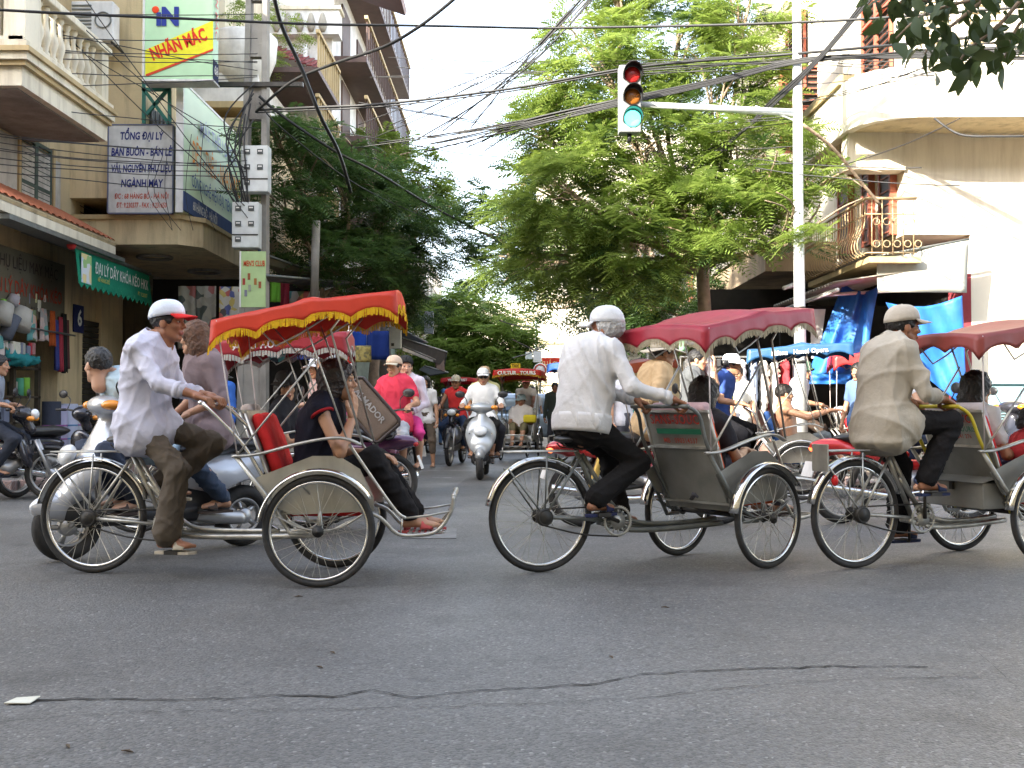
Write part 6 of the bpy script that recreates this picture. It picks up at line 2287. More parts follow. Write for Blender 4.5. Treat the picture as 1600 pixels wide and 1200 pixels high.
tree("low broad light green tree hanging over the middle of the far street", (-3.6, 44.0, .14), (-2.5, 44, 4.0),
     [(700, 520, 43, 1.6, 260), (740, 500, 43, 1.6, 280), (780, 540, 42, 1.4, 260), (720, 570, 42, 1.3, 220), (760, 580, 42, 1.2, 200), (800, 570, 43, 1.0, 160), (710, 480, 44, 1.2, 160), (690, 560, 42, 1.0, 160), (810, 600, 44, .8, 90), (735, 600, 42, 1.0, 130)],
     LG, .62, 6, 15, .2, 3.2)
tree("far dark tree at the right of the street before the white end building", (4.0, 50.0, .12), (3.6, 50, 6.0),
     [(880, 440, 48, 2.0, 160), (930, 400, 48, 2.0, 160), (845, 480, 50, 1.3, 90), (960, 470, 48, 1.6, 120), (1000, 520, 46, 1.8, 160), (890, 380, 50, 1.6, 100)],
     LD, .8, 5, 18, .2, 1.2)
# potted terrace plants and creeper on the left houses
for i, (x, y, Y, r, n, lab) in enumerate(((395, 15, 20.9, .5, 200, "bushy green pot plant in the white curved planter"), (365, 30, 21.3, .35, 90, "smaller green plant left of the curved planter"), (438, 45, 22.5, .5, 120, "green creeper hanging beside the utility pole top"), (425, 110, 22, .4, 90, "lower hanging creeper beside the utility pole"))):
    p = at(x, y, Y)
    t = thing("balcony_plant", lab, "plant", (p.x, p.y, p.z - r))
    quads_obj("foliage", fronds([(0, 0, r)], [(r, r, r)], [n], .22, 5, .3, 30 + i), LG, t)

# near branch with big single leaves at the top right
nbp = at(1640, -60, 5.2)
br = thing("overhanging_branch", "dark branch with large pointed leaves hanging in at the top right corner", "branch", nbp)
bm_ = MB()
BR = [((1680, -40), (1560, -10), (1450, 20), (1400, 60)), ((1620, -30), (1560, 40), (1510, 80), (1495, 110)), ((1560, -20), (1500, 30), (1460, 60), (1445, 85)), ((1650, -10), (1600, 30), (1580, 60), (1570, 90)), ((1520, -20), (1450, 0), (1400, 5), (1375, 15))]
tips = []
for i, ct in enumerate(BR):
    P = [at(x, y, 5.1 + .12 * i) for x, y in ct]
    bm_.curve(P, [.012 - .008 * k / 12 for k in range(13)], 4, 6)
    for a, b in zip(P[:-1], P[1:]):
        for k in range(8):
            tips.append(a.lerp(b, k / 8))
part(bm_, "twig", BARK, br)
lm = MB()


def leaf_pt(u, v):
    w_ = .034 * math.sin(math.pi * min(1, u ** .8 * .97 + .02)) * (v - .5) * 2
    return Vector((w_, .15 * abs(w_) + .012 * math.sin(3 * u), -.145 * u))


lm.grid(leaf_pt, 7, 2)
leafme = lm.mesh("leaf", leafmat("big_dark_leaf", (.035, .06, .018), (.05, .08, .02), .28, .6))
rg = random.Random(21)
Mi = inv(br)
for k in range(230):
    p = rg.choice(tips) + Vector((rg.gauss(0, .055), rg.gauss(0, .08), rg.gauss(0, .04)))
    o = bpy.data.objects.new("leaf", leafme)
    C.objects.link(o)
    o.parent = br
    o.location = Mi @ p
    o.rotation_euler = (rg.gauss(0, .7), rg.gauss(0, .7), rg.uniform(0, 6.3))
    s_ = rg.uniform(.55, 1.05)
    o.scale = (s_, s_, s_)

# ------------------------------------------------------------------ overhead cables
CBL = mat("cable_sheath", (.018, .018, .019), .55, var=.3)
rg = random.Random(3)


def cable(pts, r=.008, lab="thin black overhead cable crossing the junction", grp="black overhead cables", cat="cable"):
    P = [at(*p) for p in pts]
    mb = MB().curve(P, r, 6 if len(P) > 2 else 8, 5, caps=True)
    solo(mb, "power_cable", CBL, lab, cat, P[0], grp)


def span(x0, y0, Y0, x1, y1, Y1, sag=8, r=.008, **k):
    n = 5
    pts = []
    for i in range(n + 1):
        t = i / n
        Y = 1 / ((1 - t) / Y0 + t / Y1)
        pts.append((x0 + (x1 - x0) * t, y0 + (y1 - y0) * t + sag * 4 * t * (1 - t) + (rg.uniform(-1.5, 1.5) if 0 < i < n else 0), Y))
    cable(pts, r, **k)


ORD = ["first", "second", "third", "fourth", "fifth", "sixth", "seventh", "eighth", "ninth", "tenth", "eleventh", "twelfth", "thirteenth", "fourteenth", "fifteenth", "sixteenth", "seventeenth"]
for n_, (a, b, c) in enumerate(sorted(((18, 22, 3), (57, 60, 3), (74, 84, 4), (85, 96, 5), (60, 98, 6), (111, 118, 3), (135, 120, 4), (205, 240, 6), (214, 262, 6), (226, 262, 8), (239, 268, 8), (250, 276, 6), (262, 300, 5), (150, 200, 6), (22, 110, 4), (198, 236, 12), (222, 250, 14)))):
    span(-60, a, 13, 402, b, 16.8, c, .007, lab="thin black cable across the left house fronts, %s from the top at the left edge" % ORD[n_], grp="cables across the left house fronts")
for (a, b, c) in ((0, 130, 4), (-10, 190, 6), (20, 210, 5), (-30, 90, 5)):
    span(60 + a * 3, -20, 14, 402, 150 + b, 16.8, c, .007, lab="thin black cable slanting down across the left house fronts to the pole", grp="cables across the left house fronts")
span(-60, 12, 12, 840, 44, 15, 6, .018, lab="thick black cable running right across the top of the street from the left edge", grp=None)
span(840, 44, 15, 1680, 4, 11, 10, .018, lab="thick black cable continuing past the mast top to the right edge", grp=None)
for (y0, y1, r) in ((166, 80, .02), (170, 92, .012)):
    cable([(402, y0 + 6, 16.8), (480, y0 + 2, 16), (600, y0 - 4, 15.5), (800, y0 - 28, 15), (1000, y0 - 62, 14.5), (1240, y1 + 4, 14), (1480, y1 - 18, 12), (1680, y1 - 40, 11)], r, lab="thick twisted black cable from the left pole over the traffic light", grp="twisted cables over the traffic light")
for i in range(12):
    o_ = rg.uniform(-9, 9)
    cable([(560 + rg.uniform(-40, 200), 236 + o_ * 1.5 - i * 1.0, 16), (820, 196 + o_, 15), (960, 163 + o_ * .8, 14.5), (1120, 128 + o_ * .6, 14.2), (1250, 96 + o_ * .5, 13.9), (1400, 88 + o_ * .6, 13), (1680, 84 + o_ * 2, 11.5)], rg.choice((.007, .009, .012)), lab="black cable in the bundle sweeping up behind the traffic light to the right house", grp="cable bundle behind the traffic light")
for i in range(7):
    o_ = rg.uniform(-12, 12)
    cable([(1000 + o_ * 8, 330 + o_ * 3, 16), (1120, 240 + o_, 15), (1210, 160 + o_ * .7, 14.2), (1290, 82 + o_ * .5, 13.6), (1380, -30 + o_, 13)], rg.choice((.009, .012, .014)), lab="black cable in the steep bundle crossing the mast up to the red shutters", grp="steep cable bundle by the mast")
for i in range(9):
    o_ = rg.uniform(-16, 16)
    cable([(560 + i * 22, 205 + o_, 17), (700 + i * 10, 150 + o_, 16), (830, 88 + o_ * .8, 15.3), (930, -20 + o_, 15)], rg.choice((.006, .008, .011)), lab="black cable slanting up over the pale sky into the tree top", grp="slanting cables over the sky")
cable([(400, 175, 16.8), (455, 128, 16), (520, 100, 15), (600, 73, 14), (650, 45, 13.5), (690, 15, 13), (725, -15, 12.5)], .022, lab="thick kinked black cable rising from the left pole to the top of the sky", grp=None)
cable([(425, -20, 14), (440, 40, 14.5), (470, 105, 15), (500, 180, 15.5), (530, 240, 16.5), (548, 300, 18)], .030, lab="thickest black cable dropping steeply through the left tree", grp=None)
cable([(405, 150, 16.8), (440, 180, 17), (520, 234, 17.5), (590, 270, 18.5), (680, 325, 21), (790, 383, 26), (850, 420, 32)], .024, lab="thick black cable descending over the left tree towards the street end", grp=None)
cable([(405, 160, 16.8), (440, 200, 17), (560, 290, 18.5), (690, 350, 22), (780, 380, 26)], .012, lab="thinner black cable beside the thick one descending over the left tree", grp=None)
for i in range(9):
    y_ = rg.uniform(60, 235)
    span(rg.uniform(560, 700), y_, 17, 1250, y_ + rg.uniform(-50, 10), 14, rg.uniform(4, 14), .006, lab="fine black cable stretched across the pale sky into the right tree", grp="fine cables over the sky")
for (a, b) in ((480, 198), (560, 160), (600, 165)):
    cable([(a, b, 17), (a + 130, b + 22, 17), (a + 260, b + 44, 17.5), (a + 420, b + 52, 18)], .008, lab="thin black cable sagging across the pale sky in the middle", grp="sagging cables in the sky")
for (a, b, c, d) in ((105, 108, 0, 1), (207, 180, 0, 3), (232, 228, 2, 3), (258, 255, 3, 2)):
    span(620 if a < 200 else 800, a, 17, 1250, b, 14, 6, .007, lab="thin black cable stretched level through the right tree crown", grp="cables through the right tree")
for (a, b) in ((97, 108), (108, 118), (93, 104), (130, 112), (160, 100), (60, 40)):
    span(1245, a, 14, 1460, b, 13.2, 4, .006, lab="thin cable from the mast to the pale house front", grp="cables on the pale house")
for (p, q, s) in (((1250, 160), (1460, 100), 8), ((1300, 150), (1560, 80), 4), ((1300, 95), (1620, 90), 3), ((1310, 260), (1500, 185), 6), ((1180, 248), (1440, 262), 5), ((1180, 262), (1500, 290), 6)):
    span(p[0], p[1], 14, q[0], q[1], 12.6, s, .007, lab="thin cable strung along the pale corner house", grp="cables on the pale house")
cable([(1460, 185, 12.9), (1500, 210, 12.7), (1560, 213, 12.5), (1640, 212, 12.3)], .014, lab="reddish conduit looping under the rounded balcony", grp=None)
for i in range(8):
    x = rg.uniform(380, 400)
    cable([(x, 130 + i * 8, 16.75), (x - rg.uniform(10, 50), 190 + i * 8, 16.6), (x - rg.uniform(0, 40), 280, 16.6), (x - 5, 330 + rg.uniform(0, 60), 16.7)], .012, lab="black cable looping down the concrete pole beside the meter boxes", grp="loose cables on the concrete pole")
for i in range(5):
    x = rg.uniform(150, 330)
    cable([(x, 195 + rg.uniform(0, 60), 16.6), (x + rg.uniform(-14, 14), 300, 16.6), (x + rg.uniform(-10, 40), 360, 16.5)], .005, lab="thin wire dangling in front of the left signboards", grp="dangling wires at the left signs")
for (x0, y0, x1, y1) in ((1240, 165, 1210, 300), (560, 240, 800, 300), (800, 560, 860, 530), (780, 500, 850, 510), (800, 530, 850, 545)):
    span(x0, y0, 20, x1, y1, 30, 5, .012, lab="distant black cable over the far street", grp="distant cables")


# ------------------------------------------------------------------ goods of the shops on the left
def S(px, py, X):
    Y = X * FPX / (px - 800)
    return at(px, py, Y)


WOOD = mat("dark_shelf_wood", (.06, .045, .03), .7, var=.3)
sf_ = thing("goods_shelf", "dark wooden shelf of haberdashery inside the open shop front", "shelf", (-7.3, 15.3, .15))
for yy in (14.3, 15.35, 16.15):
    part(MB().b6(-7.16, -7.10, yy - .04, yy + .04, .15, 1.75), "post", WOOD, sf_)
for z in (.45, .82, 1.2, 1.62):
    part(MB().b6(-7.55, -7.10, 14.2, 16.2, z - .03, z), "shelf_board", WOOD, sf_)
rg = random.Random(9)
GC = [(.25, .55, .08), (.12, .42, .28), (.5, .45, .35), (.35, .35, .33), (.5, .5, .3), (.4, .2, .2), (.2, .22, .3), (.6, .58, .5)]
names = ["lime green", "sea green", "beige", "grey", "pale yellow", "dull red", "slate blue", "off white"]
for z in (.45, .82, 1.2):
    for i in range(9):
        yy = 14.4 + .2 * i
        if abs(yy - 15.35) < .08:
            continue
        k = rg.randrange(8) if z < 1.2 else rg.choice((0, 1, 3))
        if rg.random() < .5:
            mb = MB().b6(-7.4, -7.14, yy - .08, yy + .08, z + .002, z + rg.uniform(.16, .28))
            nm, ct = "goods_box", "box"
        else:
            hh = rg.uniform(.2, .3)
            mb = MB().lathe([(.07, 0), (.07, hh)], (-7.25, yy, z + .002), n=12)
            nm, ct = "tape_roll", "roll"
        solo(mb, nm, cloth(GC[k]), "%s %s on the dark haberdashery shelf" % (names[k], ct), ct, (-7.25, yy, z), "%s %ss on the haberdashery shelf" % (names[k], ct))
for i, (px, m_, r, h_) in enumerate(((80, (.045, .05, .07), .13, .98), (94, (.42, .40, .55), .10, .92), (107, (.48, .50, .62), .13, .95), (120, (.44, .46, .52), .10, .93), (127, (.10, .11, .14), .08, .7))):
    p = S(px, 690, -6.75)
    lab = ["dark patterned", "lilac striped", "white and pale blue banded", "pale grey", "short dark"][i]
    t = thing("fabric_roll", "%s upright roll of fabric on the pavement by the cream pier" % lab, "fabric roll", (p.x, p.y, .14), group="upright fabric rolls by the pier")
    part(MB().lathe([(r, 0), (r, h_), (r * .35, h_)], (p.x, p.y, .14), n=16), "roll", cloth(m_), t)
    for k in range(3):
        part(MB().lathe([(r + .002, 0), (r + .002, .025)], (p.x, p.y, .35 + .2 * k), n=16), "printed_band", cloth((.12, .25, .45) if i == 2 else (.3, .12, .3)), t)
heap = sdf_mesh([('ell', (-7.0, 15.0, 1.72), (.2, .35, .10)), ('ell', (-6.95, 15.35, 1.70), (.18, .3, .07)), ('ell', (-7.0, 14.8, 1.80), (.15, .25, .08))], .03, .06)
wrinkle(heap, .05, 12, 4)
solo(heap, "folded_cloth", cloth((.03, .22, .24)), "teal cloth heap lying on top of the haberdashery shelf", "cloth", (-7, 15, 1.7))


def drape(px, y0, y1, X, w, colr, lab, nm="hanging_cloth", grp=None, m=None, tap=1.0):
    a, b = S(px, y0, X), S(px, y1, X)
    ph = random.Random(int(px * 7)).uniform(0, 6)

    def fn(u, v):
        p = a.lerp(b, v)
        f = (tap + (1 - tap) * v)
        return p + Vector((.03 * math.sin(u * 14 + ph) * (.4 + .6 * v), (u - .5) * w * f, .015 * math.sin(u * 9 + ph) * v))
    return solo(MB().grid(fn, 14, 8), nm, m or cloth(colr), lab, "cloth", b, grp, thick=.006)


MIXP = rainbow("mixed_ribbon", [(.4, .1, .1), (.1, .3, .3), (.5, .35, .3), (.45, .42, .4), (.15, .2, .1), (.5, .3, .1)], 7)
drape(52, 484, 532, -6.85, .30, 0, "bundle of red and white ribbons hanging at the shop front", m=MIXP, tap=.6)
drape(67, 482, 532, -6.85, .34, 0, "bundle of teal and pink ribbons hanging beside the red ribbons", m=rainbow("teal_ribbon", [(.1, .3, .28), (.5, .4, .38), (.45, .3, .28), (.3, .3, .3)], 9), tap=.6)
drape(83, 486, 540, -6.85, .16, (.38, .08, .02), "orange cloth strip hanging right of the ribbon bundles")
drape(88, 500, 578, -6.85, .10, (.05, .06, .22), "narrow blue cloth strip hanging beside the orange one")
drape(94, 495, 580, -6.85, .14, (.32, .04, .06), "crimson scarf hanging by the cream pier")
drape(100, 490, 582, -6.85, .16, (.02, .02, .02), "long black cloth strip hanging by the cream pier")
drape(105, 500, 575, -6.85, .10, (.10, .04, .04), "dark maroon strap bunch hanging on the cream pier")
for i, (px, py, r1, r2, h_, m_, lab) in enumerate(((30, 498, .20, .12, .32, (.42, .40, .36), "large off white lampshade shaped bag hanging from the shop rail"), (4, 490, .16, .1, .3, (.38, .37, .34), "off white bag at the left edge of the shop rail"), (14, 512, .10, .10, .36, (.10, .11, .14), "slate grey cylinder bag hanging under the off white bags"), (20, 470, .09, .07, .16, (.35, .33, .36), "small pale pouch at the top of the shop rail"))):
    p = S(px, py, -6.8)
    mb = MB().lathe([(r1 * .2, -h_ / 2), (r1, -h_ / 2 + .03), (r2, h_ / 2), (r2 * .3, h_ / 2 + .02)], p, (.25, .4, 1), 16)
    solo(mb, "hanging_bag", cloth(m_), lab, "bag", p)
rg = random.Random(44)
for i in range(26):
    px, py = rg.uniform(-4, 70), rg.choice((466, 478, 545, 552))
    c_ = rg.choice(GC + [(.45, .05, .06), (.55, .5, .48), (.05, .05, .07)])
    p = S(px, py, -6.86 - .05 * rg.random())
    solo(MB().box(p, (.05, rg.uniform(.07, .14), rg.uniform(.10, .22)), rg.uniform(-20, 20)), "hanging_pack", cloth(c_), "small coloured haberdashery pack hanging in the crowded shop front", "goods", p, "haberdashery packs hanging in the shop front", bevel=.01)
solo(MB().tube([(-6.8, 14.2, 2.15), (-6.8, 16.7, 2.15)], .014, 6), "hanging_rail", STEELD, "thin metal rail hung with goods under the faded signboard", "rail", (-6.8, 15.5, 2.15))
drape(6, 522, 545, -6.85, .3, 0, "pink and red ribbon bundle under the grey cylinder bag", m=MIXP)
# printed panels of the second shop
PR = rainbow("floral_print", [(.30, .28, .22), (.26, .24, .2), (.32, .30, .26), (.06, .07, .06), (.28, .26, .22), (.30, .10, .09), (.30, .29, .24)], 7)
DOTS = rainbow("dotted_print", [(.5, .48, .42), (.5, .48, .42), (.5, .48, .42), (.45, .12, .1), (.5, .4, .12), (.1, .12, .3), (.08, .07, .07)], 12)


def hang(x0, y0, x1, y1, Y, m, lab, nm="printed_cloth", cat="cloth", wav=.02):
    a, b, c, d = at(x0, y0, Y), at(x1, y0, Y), at(x1, y1, Y), at(x0, y1, Y)
    return solo(MB().grid(lambda u, v: a.lerp(b, u).lerp(d.lerp(c, u), v) + Vector((0, wav * math.sin(u * 11 + v * 2 + x0), 0)), 12, 6), nm, m, lab, cat, d, thick=.005)


hang(278, 447, 306, 546, 17.9, PR, "grey floral printed cloth panel hanging left in the second shop")
hang(307, 447, 338, 539, 17.9, PR, "cream printed cloth panel with red flowers hanging beside the grey one")
hang(343, 448, 377, 540, 17.7, DOTS, "white cloth printed with coloured dots hanging beside the green signboard")
hang(336, 542, 361, 576, 17.5, DOTS, "small white poster of coloured shapes under the dotted cloth", "poster", "poster", .002)
t = thing("price_board", "white price board with black lettering in front of the second shop", "sign", at(337, 650, 15.5))
p0, p1 = at(323, 655, 15.5), at(351, 596, 15.5)
part(MB().b6(p0.x, p1.x, 15.48, 15.52, p0.z, p1.z), "board", mat("white_price_board", (.45, .45, .43), .6), t)
for i, (s_, y) in enumerate((("N.GON", 606), ("VẢI", 620), ("45.000", 634), ("SỈ LẺ", 647))):
    part(text_mb(s_, .11, plane_M(at(337, y, 15.47), (1, 0, 0), (0, 0, 1)), squeeze=.6, bold=.004), "lettering", cloth((.04, .04, .05)) if i != 1 else REDL, t)
for i, px in enumerate((296, 312, 332, 346)):
    p = at(px, 582, 16.6)
    t = thing("coat_hanger", "wire coat hanger with dark garment, number %s from the left in the second shop" % ["one", "two", "three", "four"][i], "garment", p)
    part(MB().tube([p + Vector((-.18, 0, -.08)), p, p + Vector((.18, 0, -.08)), p + Vector((-.18, 0, -.08))], .006, 5).tube([p, p + Vector((0, 0, .06)), p + Vector((.03, 0, .08))], .005, 5), "hanger", WHITEP, t)
    gm = sdf_mesh([('ell', tuple(p + Vector((0, 0, -.4))), (.17, .05, .36))], .03, .02)
    part(wrinkle(gm, .03, 14, i), "garment", cloth([(.03, .03, .04), (.10, .10, .12), (.05, .04, .05), (.12, .06, .06)][i]), t)
hang(422, 436, 438, 472, 18.5, cloth((.16, .42, .05)), "lime green cloth with dark red edge hanging behind the green signboard")
hang(438, 440, 452, 478, 18.6, cloth((.25, .03, .05)), "dark red cloth hanging behind the lime green one")
hang(452, 455, 500, 478, 18.7, MIXP, "row of mixed coloured scarves under the thin dark awning")
hang(455, 505, 475, 560, 15, cloth((.30, .05, .20)), "magenta cloth hanging above the second passenger")
hang(478, 505, 502, 548, 15, rainbow("orange_tassels", [(.6, .15, .02), (.5, .4, .05), (.25, .35, .05), (.5, .25, .1)], 16), "orange and yellow tassels hanging above the second passenger")
hang(450, 545, 492, 562, 14.5, cloth((.03, .06, .28)), "dark blue parasol cloth above the dark haired passenger")
hang(527, 517, 573, 542, 17.5, cloth((.01, .04, .24)), "bright navy blue shop sheet left of the striped pole's shop")
hang(573, 517, 608, 562, 18.0, cloth((.012, .03, .15)), "darker navy blue sheet right of the striped pole")
hang(529, 540, 580, 566, 17.2, rainbow("straw_fringe", [(.28, .22, .06), (.22, .17, .05), (.32, .26, .08), (.14, .12, .05)], 25), "straw yellow fringe valance under the navy sheets")
hang(530, 575, 541, 600, 17.5, cloth((.2, .3, .12)), "pale green scarf hanging in the shop behind the striped pole")
hang(536, 575, 543, 602, 17.6, cloth((.45, .1, .05)), "orange red scarf hanging in the shop behind the striped pole")
solo(MB().b6(-3.6, -2.75, 18.9, 19.0, .15, 2.35), "stall_shade_sheet", DARK, "dark sheet standing for the shade deep in the stall behind the striped pole", "cloth", (-3, 19, .15))  # added sheet, its colour stands in for deep stall shade
solo(MB().b6(-6.9, -3.7, 20.6, 20.7, .15, 3.5), "stall_shade_sheet", DARK, "dark stall interior behind the coat hangers", "cloth", (-4.5, 18.6, .15))
t = thing("round_fan_sign", "round teal and white disc hanging over the second passenger", "sign", at(433, 552, 12))
q = at(433, 552, 9.0)
part(MB().lathe([(.0, 0), (.075, 0), (.075, .012), (0, .012)], q, (0, -1, 0), 24), "disc", rainbow("teal_disc_print", [(.10, .45, .45), (.5, .6, .6), (.12, .5, .5), (.05, .1, .12)], 18), t)
t.location = q
for o in t.children:
    o.location = (0, 0, 0)
    o.data.transform(Matrix.Translation(at(433, 552, 12) - q))
# far shop signs
def fsign(x0, y0, x1, y1, Y, colr, lab, txt=None, tc=(.7, .7, .7), size=.3, sq=.7):
    a, b = at(x0, y1, Y), at(x1, y0, Y)
    t = thing("shop_sign", lab, "sign", (a.x, Y, a.z))
    part(MB().b6(a.x, b.x, Y - .04, Y + .04, a.z, b.z), "board", cloth(colr), t)
    if txt:
        part(text_mb(txt, size, plane_M(((a.x + b.x) / 2, Y - .05, (a.z + b.z) / 2), (1, 0, 0), (0, 0, 1)), squeeze=sq, bold=.006), "lettering", cloth(tc), t)


fsign(847, 559, 892, 582, 36, (.65, .05, .03), "bright red shop sign beyond the blue canopy at the street's right side", "KHÁCH SẠN", (.8, .6, .3), .32, .6)
fsign(798, 568, 813, 576, 34, (.75, .50, .03), "small yellow sign above the red lettered canopy", "TAXI", (.2, .1, .02), .14)
fsign(821, 550, 832, 561, 40, (.6, .65, .6), "pale square sign high beyond the lettered canopy")
fsign(833, 549, 846, 566, 41, (.75, .75, .72), "white square sign beside the round sign far away")
t = thing("round_sign", "round white sign on a short post left of the red shop sign", "sign", at(844, 590, 34))
part(MB().lathe([(0, 0), (.22, 0), (.22, .04), (0, .04)], at(844, 578, 34), (0, -1, 0), 20), "disc", WHITEP, t)
part(MB().torus(at(844, 578, 33.95), (0, 1, 0), .17, .02, 20, 5), "ring", REDL, t)
part(MB().tube([at(844, 583, 34), at(844, 640, 34)], .03, 6), "post", STEELD, t)
fsign(874, 560, 884, 640, 30, (.5, .2, .05), "narrow orange upright sign far down the right pavement")

# goods on the right pavement
t = thing("clothes_rack", "rack of pale and striped clothes under the blue canopy cyclo", "clothes rack", (3.1, 15.2, .13))
part(MB().tube([(2.4, 15.3, .13), (2.4, 15.3, 1.75), (4.0, 15.3, 1.75), (4.0, 15.3, .13)], .02, 6), "rack_frame", STEEL, t)
RC = [(.6, .58, .55), (.45, .05, .06), (.5, .5, .55), (.62, .6, .5), (.3, .1, .12), (.55, .5, .5), (.2, .25, .35), (.6, .55, .5)]
for i in range(10):
    p = Vector((2.5 + .155 * i, 15.3, 1.72))
    gm = sdf_mesh([('ell', (p.x, p.y, 1.33), (.055, .17, .40)), ('ell', (p.x, p.y, 1.62), (.04, .2, .08))], .03, .04)
    o = solo(wrinkle(gm, .03, 14, i), "hanging_garment", cloth(RC[i % 8]), "garment on the right pavement rack, number %s from its left end" % ["one", "two", "three", "four", "five", "six", "seven", "eight", "nine", "ten"][i], "garment", (p.x, p.y, .95), "garments on the right pavement rack")
for (x, y, w_, h_, Y, c_, lab) in ((1083, 522, 26, 34, 13.0, (.20, .22, .32), "blue and lilac printed bag hanging under the red canopy"), (1066, 535, 10, 30, 13.2, (.22, .4, .25), "pale green plastic bag hanging beside the printed bag")):
    p = at(x, y, Y)
    gm = sdf_mesh([('box', tuple(p), (w_ / 260, .05, h_ / 260), .03)], .02, .02)
    solo(gm, "hanging_bag", cloth(c_), lab, "bag", p)
solo(MB().b6(3.5, 5.4, 19.6, 19.7, .13, 3.2), "stall_shade_sheet", DARK, "dark sheet standing for the shade behind the right pavement clothes rack", "cloth", (4, 19.6, .13))  # this sheet and the next paint the shade behind the goods
solo(MB().b6(4.4, 6.5, 17.6, 17.7, .13, 2.7), "stall_shade_sheet", DARK, "dark sheet standing for the shade behind the blue tarpaulins", "cloth", (5, 17.6, .13))
lt_ = solo(MB().tube([at(1225, 450, 15), at(1252, 441, 15.4)], .03, 8), "lamp_tube", WHITEP, "white fluorescent tube fixed under the sheet awning", "lamp", at(1225, 450, 15))
for i, (x, y, c_) in enumerate(((1150, 635, (.55, .52, .48)), (1185, 640, (.5, .3, .25)), (1120, 640, (.45, .42, .4)))):
    p = at(x, y, 16)
    solo(MB().b6(p.x - .3, p.x + .3, 15.8, 16.2, .13, p.z), "goods_bale", cloth(c_), ["grey white", "dull red", "beige"][i] + " bale of goods standing behind the blue shirted driver", "bale", (p.x, 16, .13), bevel=.04)


# ------------------------------------------------------------------ the three cyclos in front
c1 = cyclo("red canopied cyclo with gold fringe, nearest at left, carrying a short haired woman", (-1.10, 6.45), 2, (-2.565, 6.61), grip_x=-.70, grip_z=1.04, crank=62,
           seatc=(.62, .03, .03), canopy=(.70, .055, .025), fringe=(.72, .42, .02), can=(-.60, .43, 1.50, 1.67), drop=.085)
cyclo_driver(c1, "man in white shirt and white cap with red peak pedalling the left cyclo", fw=.10, lean=6, neckf=.25, head=(0, -2), shirt=(.60, .60, .70), sleeve='roll', collar=True, loose=.040, hem=.18,
             trousers=(.105, .085, .065), flare=.028, hat=('cap', (.66, .72, .80), (.62, .03, .03)), res=.011, skin=SKIND, shoec=(.5, .45, .36), elbow=((-.5, .5, -1), (-.5, -.5, -1)))
W1 = c1['W']
person("woman with short dark hair in a black sleeveless top riding with chin on hand", (W1 @ Vector((-.10, -.05, 0)))[:2], 2, .555, lean=12, hands=[W1 @ Vector((.34, .08, .70)), W1 @ Vector((.17, -.12, 1.04))],
       feet=[W1 @ Vector((.52, .10, .375)), W1 @ Vector((.50, -.09, .375))], knees=(.3, 0, 1), knee_out=.1, grip=('soft', 'face'), female=True, hair='bob', hairc=mat("reddish_black_hair", (.022, .012, .010), .4, var=.5, scale=30, bump=.5, bscale=70),
       shirt=(.012, .012, .022), sleeve='none', trim=(.30, .015, .02), trousers=(.012, .011, .012), shoec=(.5, .1, .1), res=.011, S=1.02, head=(-4, -2), loose=.022, hem=.05, elbow=(None, (.3, -.4, -1)), fat=1.08)
c2 = cyclo("grey cyclo with SANS-SOUCI back panel and crimson canopy in the middle foreground", (1.38, 7.10), 38, (.178, 6.64), grip_x=-.58, grip_z=1.02, crank=200,
           sign=(("SANS-SOUCI", .068, .092, (.60, .05, .03), .80), ("#", -.012, .1, (.03, .22, .12), 1), ("MB : 090314537", -.075, .048, (.50, .07, .04), .85)), frame=STEELD, panel=PANELD,
           canopy=(.40, .025, .045), fringe=(.36, .30, .20), seatc=(.72, .10, .02), head_cloth=(.60, .42, .45), can=(-.62, .43, 1.49, 1.66), drop=.09)
cyclo_driver(c2, "grey haired man in white long sleeved shirt and cap pedalling the SANS-SOUCI cyclo", dy=22, fw=.06, lean=14, side=0, neckf=.2, head=(112, 4), shirt=(.66, .65, .64), sleeve='long', loose=.040, hem=.07, band=True, hair='bushy', hairc=HAIRG,
             hat=('cap', (.66, .67, .68), (.60, .60, .60)), trousers=(.012, .011, .011), flare=.012, res=.011, skin=SKIND, shoec=(.03, .035, .09), S=1.02, fat=1.12)
cyclo_passenger(c2, "passenger with black hair seen from behind in the SANS-SOUCI cyclo", y=.02, res=.018, hair='bob', shirt=(.04, .04, .05), sleeve='short', trousers=(.1, .1, .12), female=True, lean=-4, pz=.50, S=.96)
c3 = cyclo("third cyclo at the right edge with yellow handlebar, tool box and maroon canopy", (3.31, 7.28), 21, (2.166, 6.80), box=True, frame=STEEL, panel=PANELD, grip_x=-.60, grip_z=1.02, crank=265,
           sign=(("SANS-SOUCI", .070, .080, (.60, .05, .03), .80), ("HERON PTE. TOURISM", .0, .052, (.03, .22, .12), .8), ("MB : 0903 541 276", -.05, .040, (.50, .07, .04), .85)),
           canopy=(.30, .06, .05), fringe=None, seatc=(.62, .03, .03), head_cloth=(.55, .50, .52), can=(-.60, .60, 1.46, 1.60), barcol=mat("yellow_paint", (.60, .48, .03), .45, stain=.3), plate=True, drop=.08)
cyclo_driver(c3, "man in beige shirt and beige cap pedalling the right edge cyclo", lean=10, neckf=.2, head=(-20, 0), shirt=(.46, .41, .33), sleeve='roll', collar=True, loose=.040, hem=.17, trousers=(.014, .013, .014), flare=.01, res=.011, skin=SKIND,
             hat=('cap', (.50, .44, .36), (.48, .42, .34)), shoec=(.03, .04, .09), S=1.02)
cyclo_passenger(c3, "woman with long black hair and white top riding in the right edge cyclo", y=.10, pz=.52, res=.016, hair='long', female=True, shirt=(.7, .7, .72), sleeve='short', trousers=(.05, .05, .1), lean=-2)
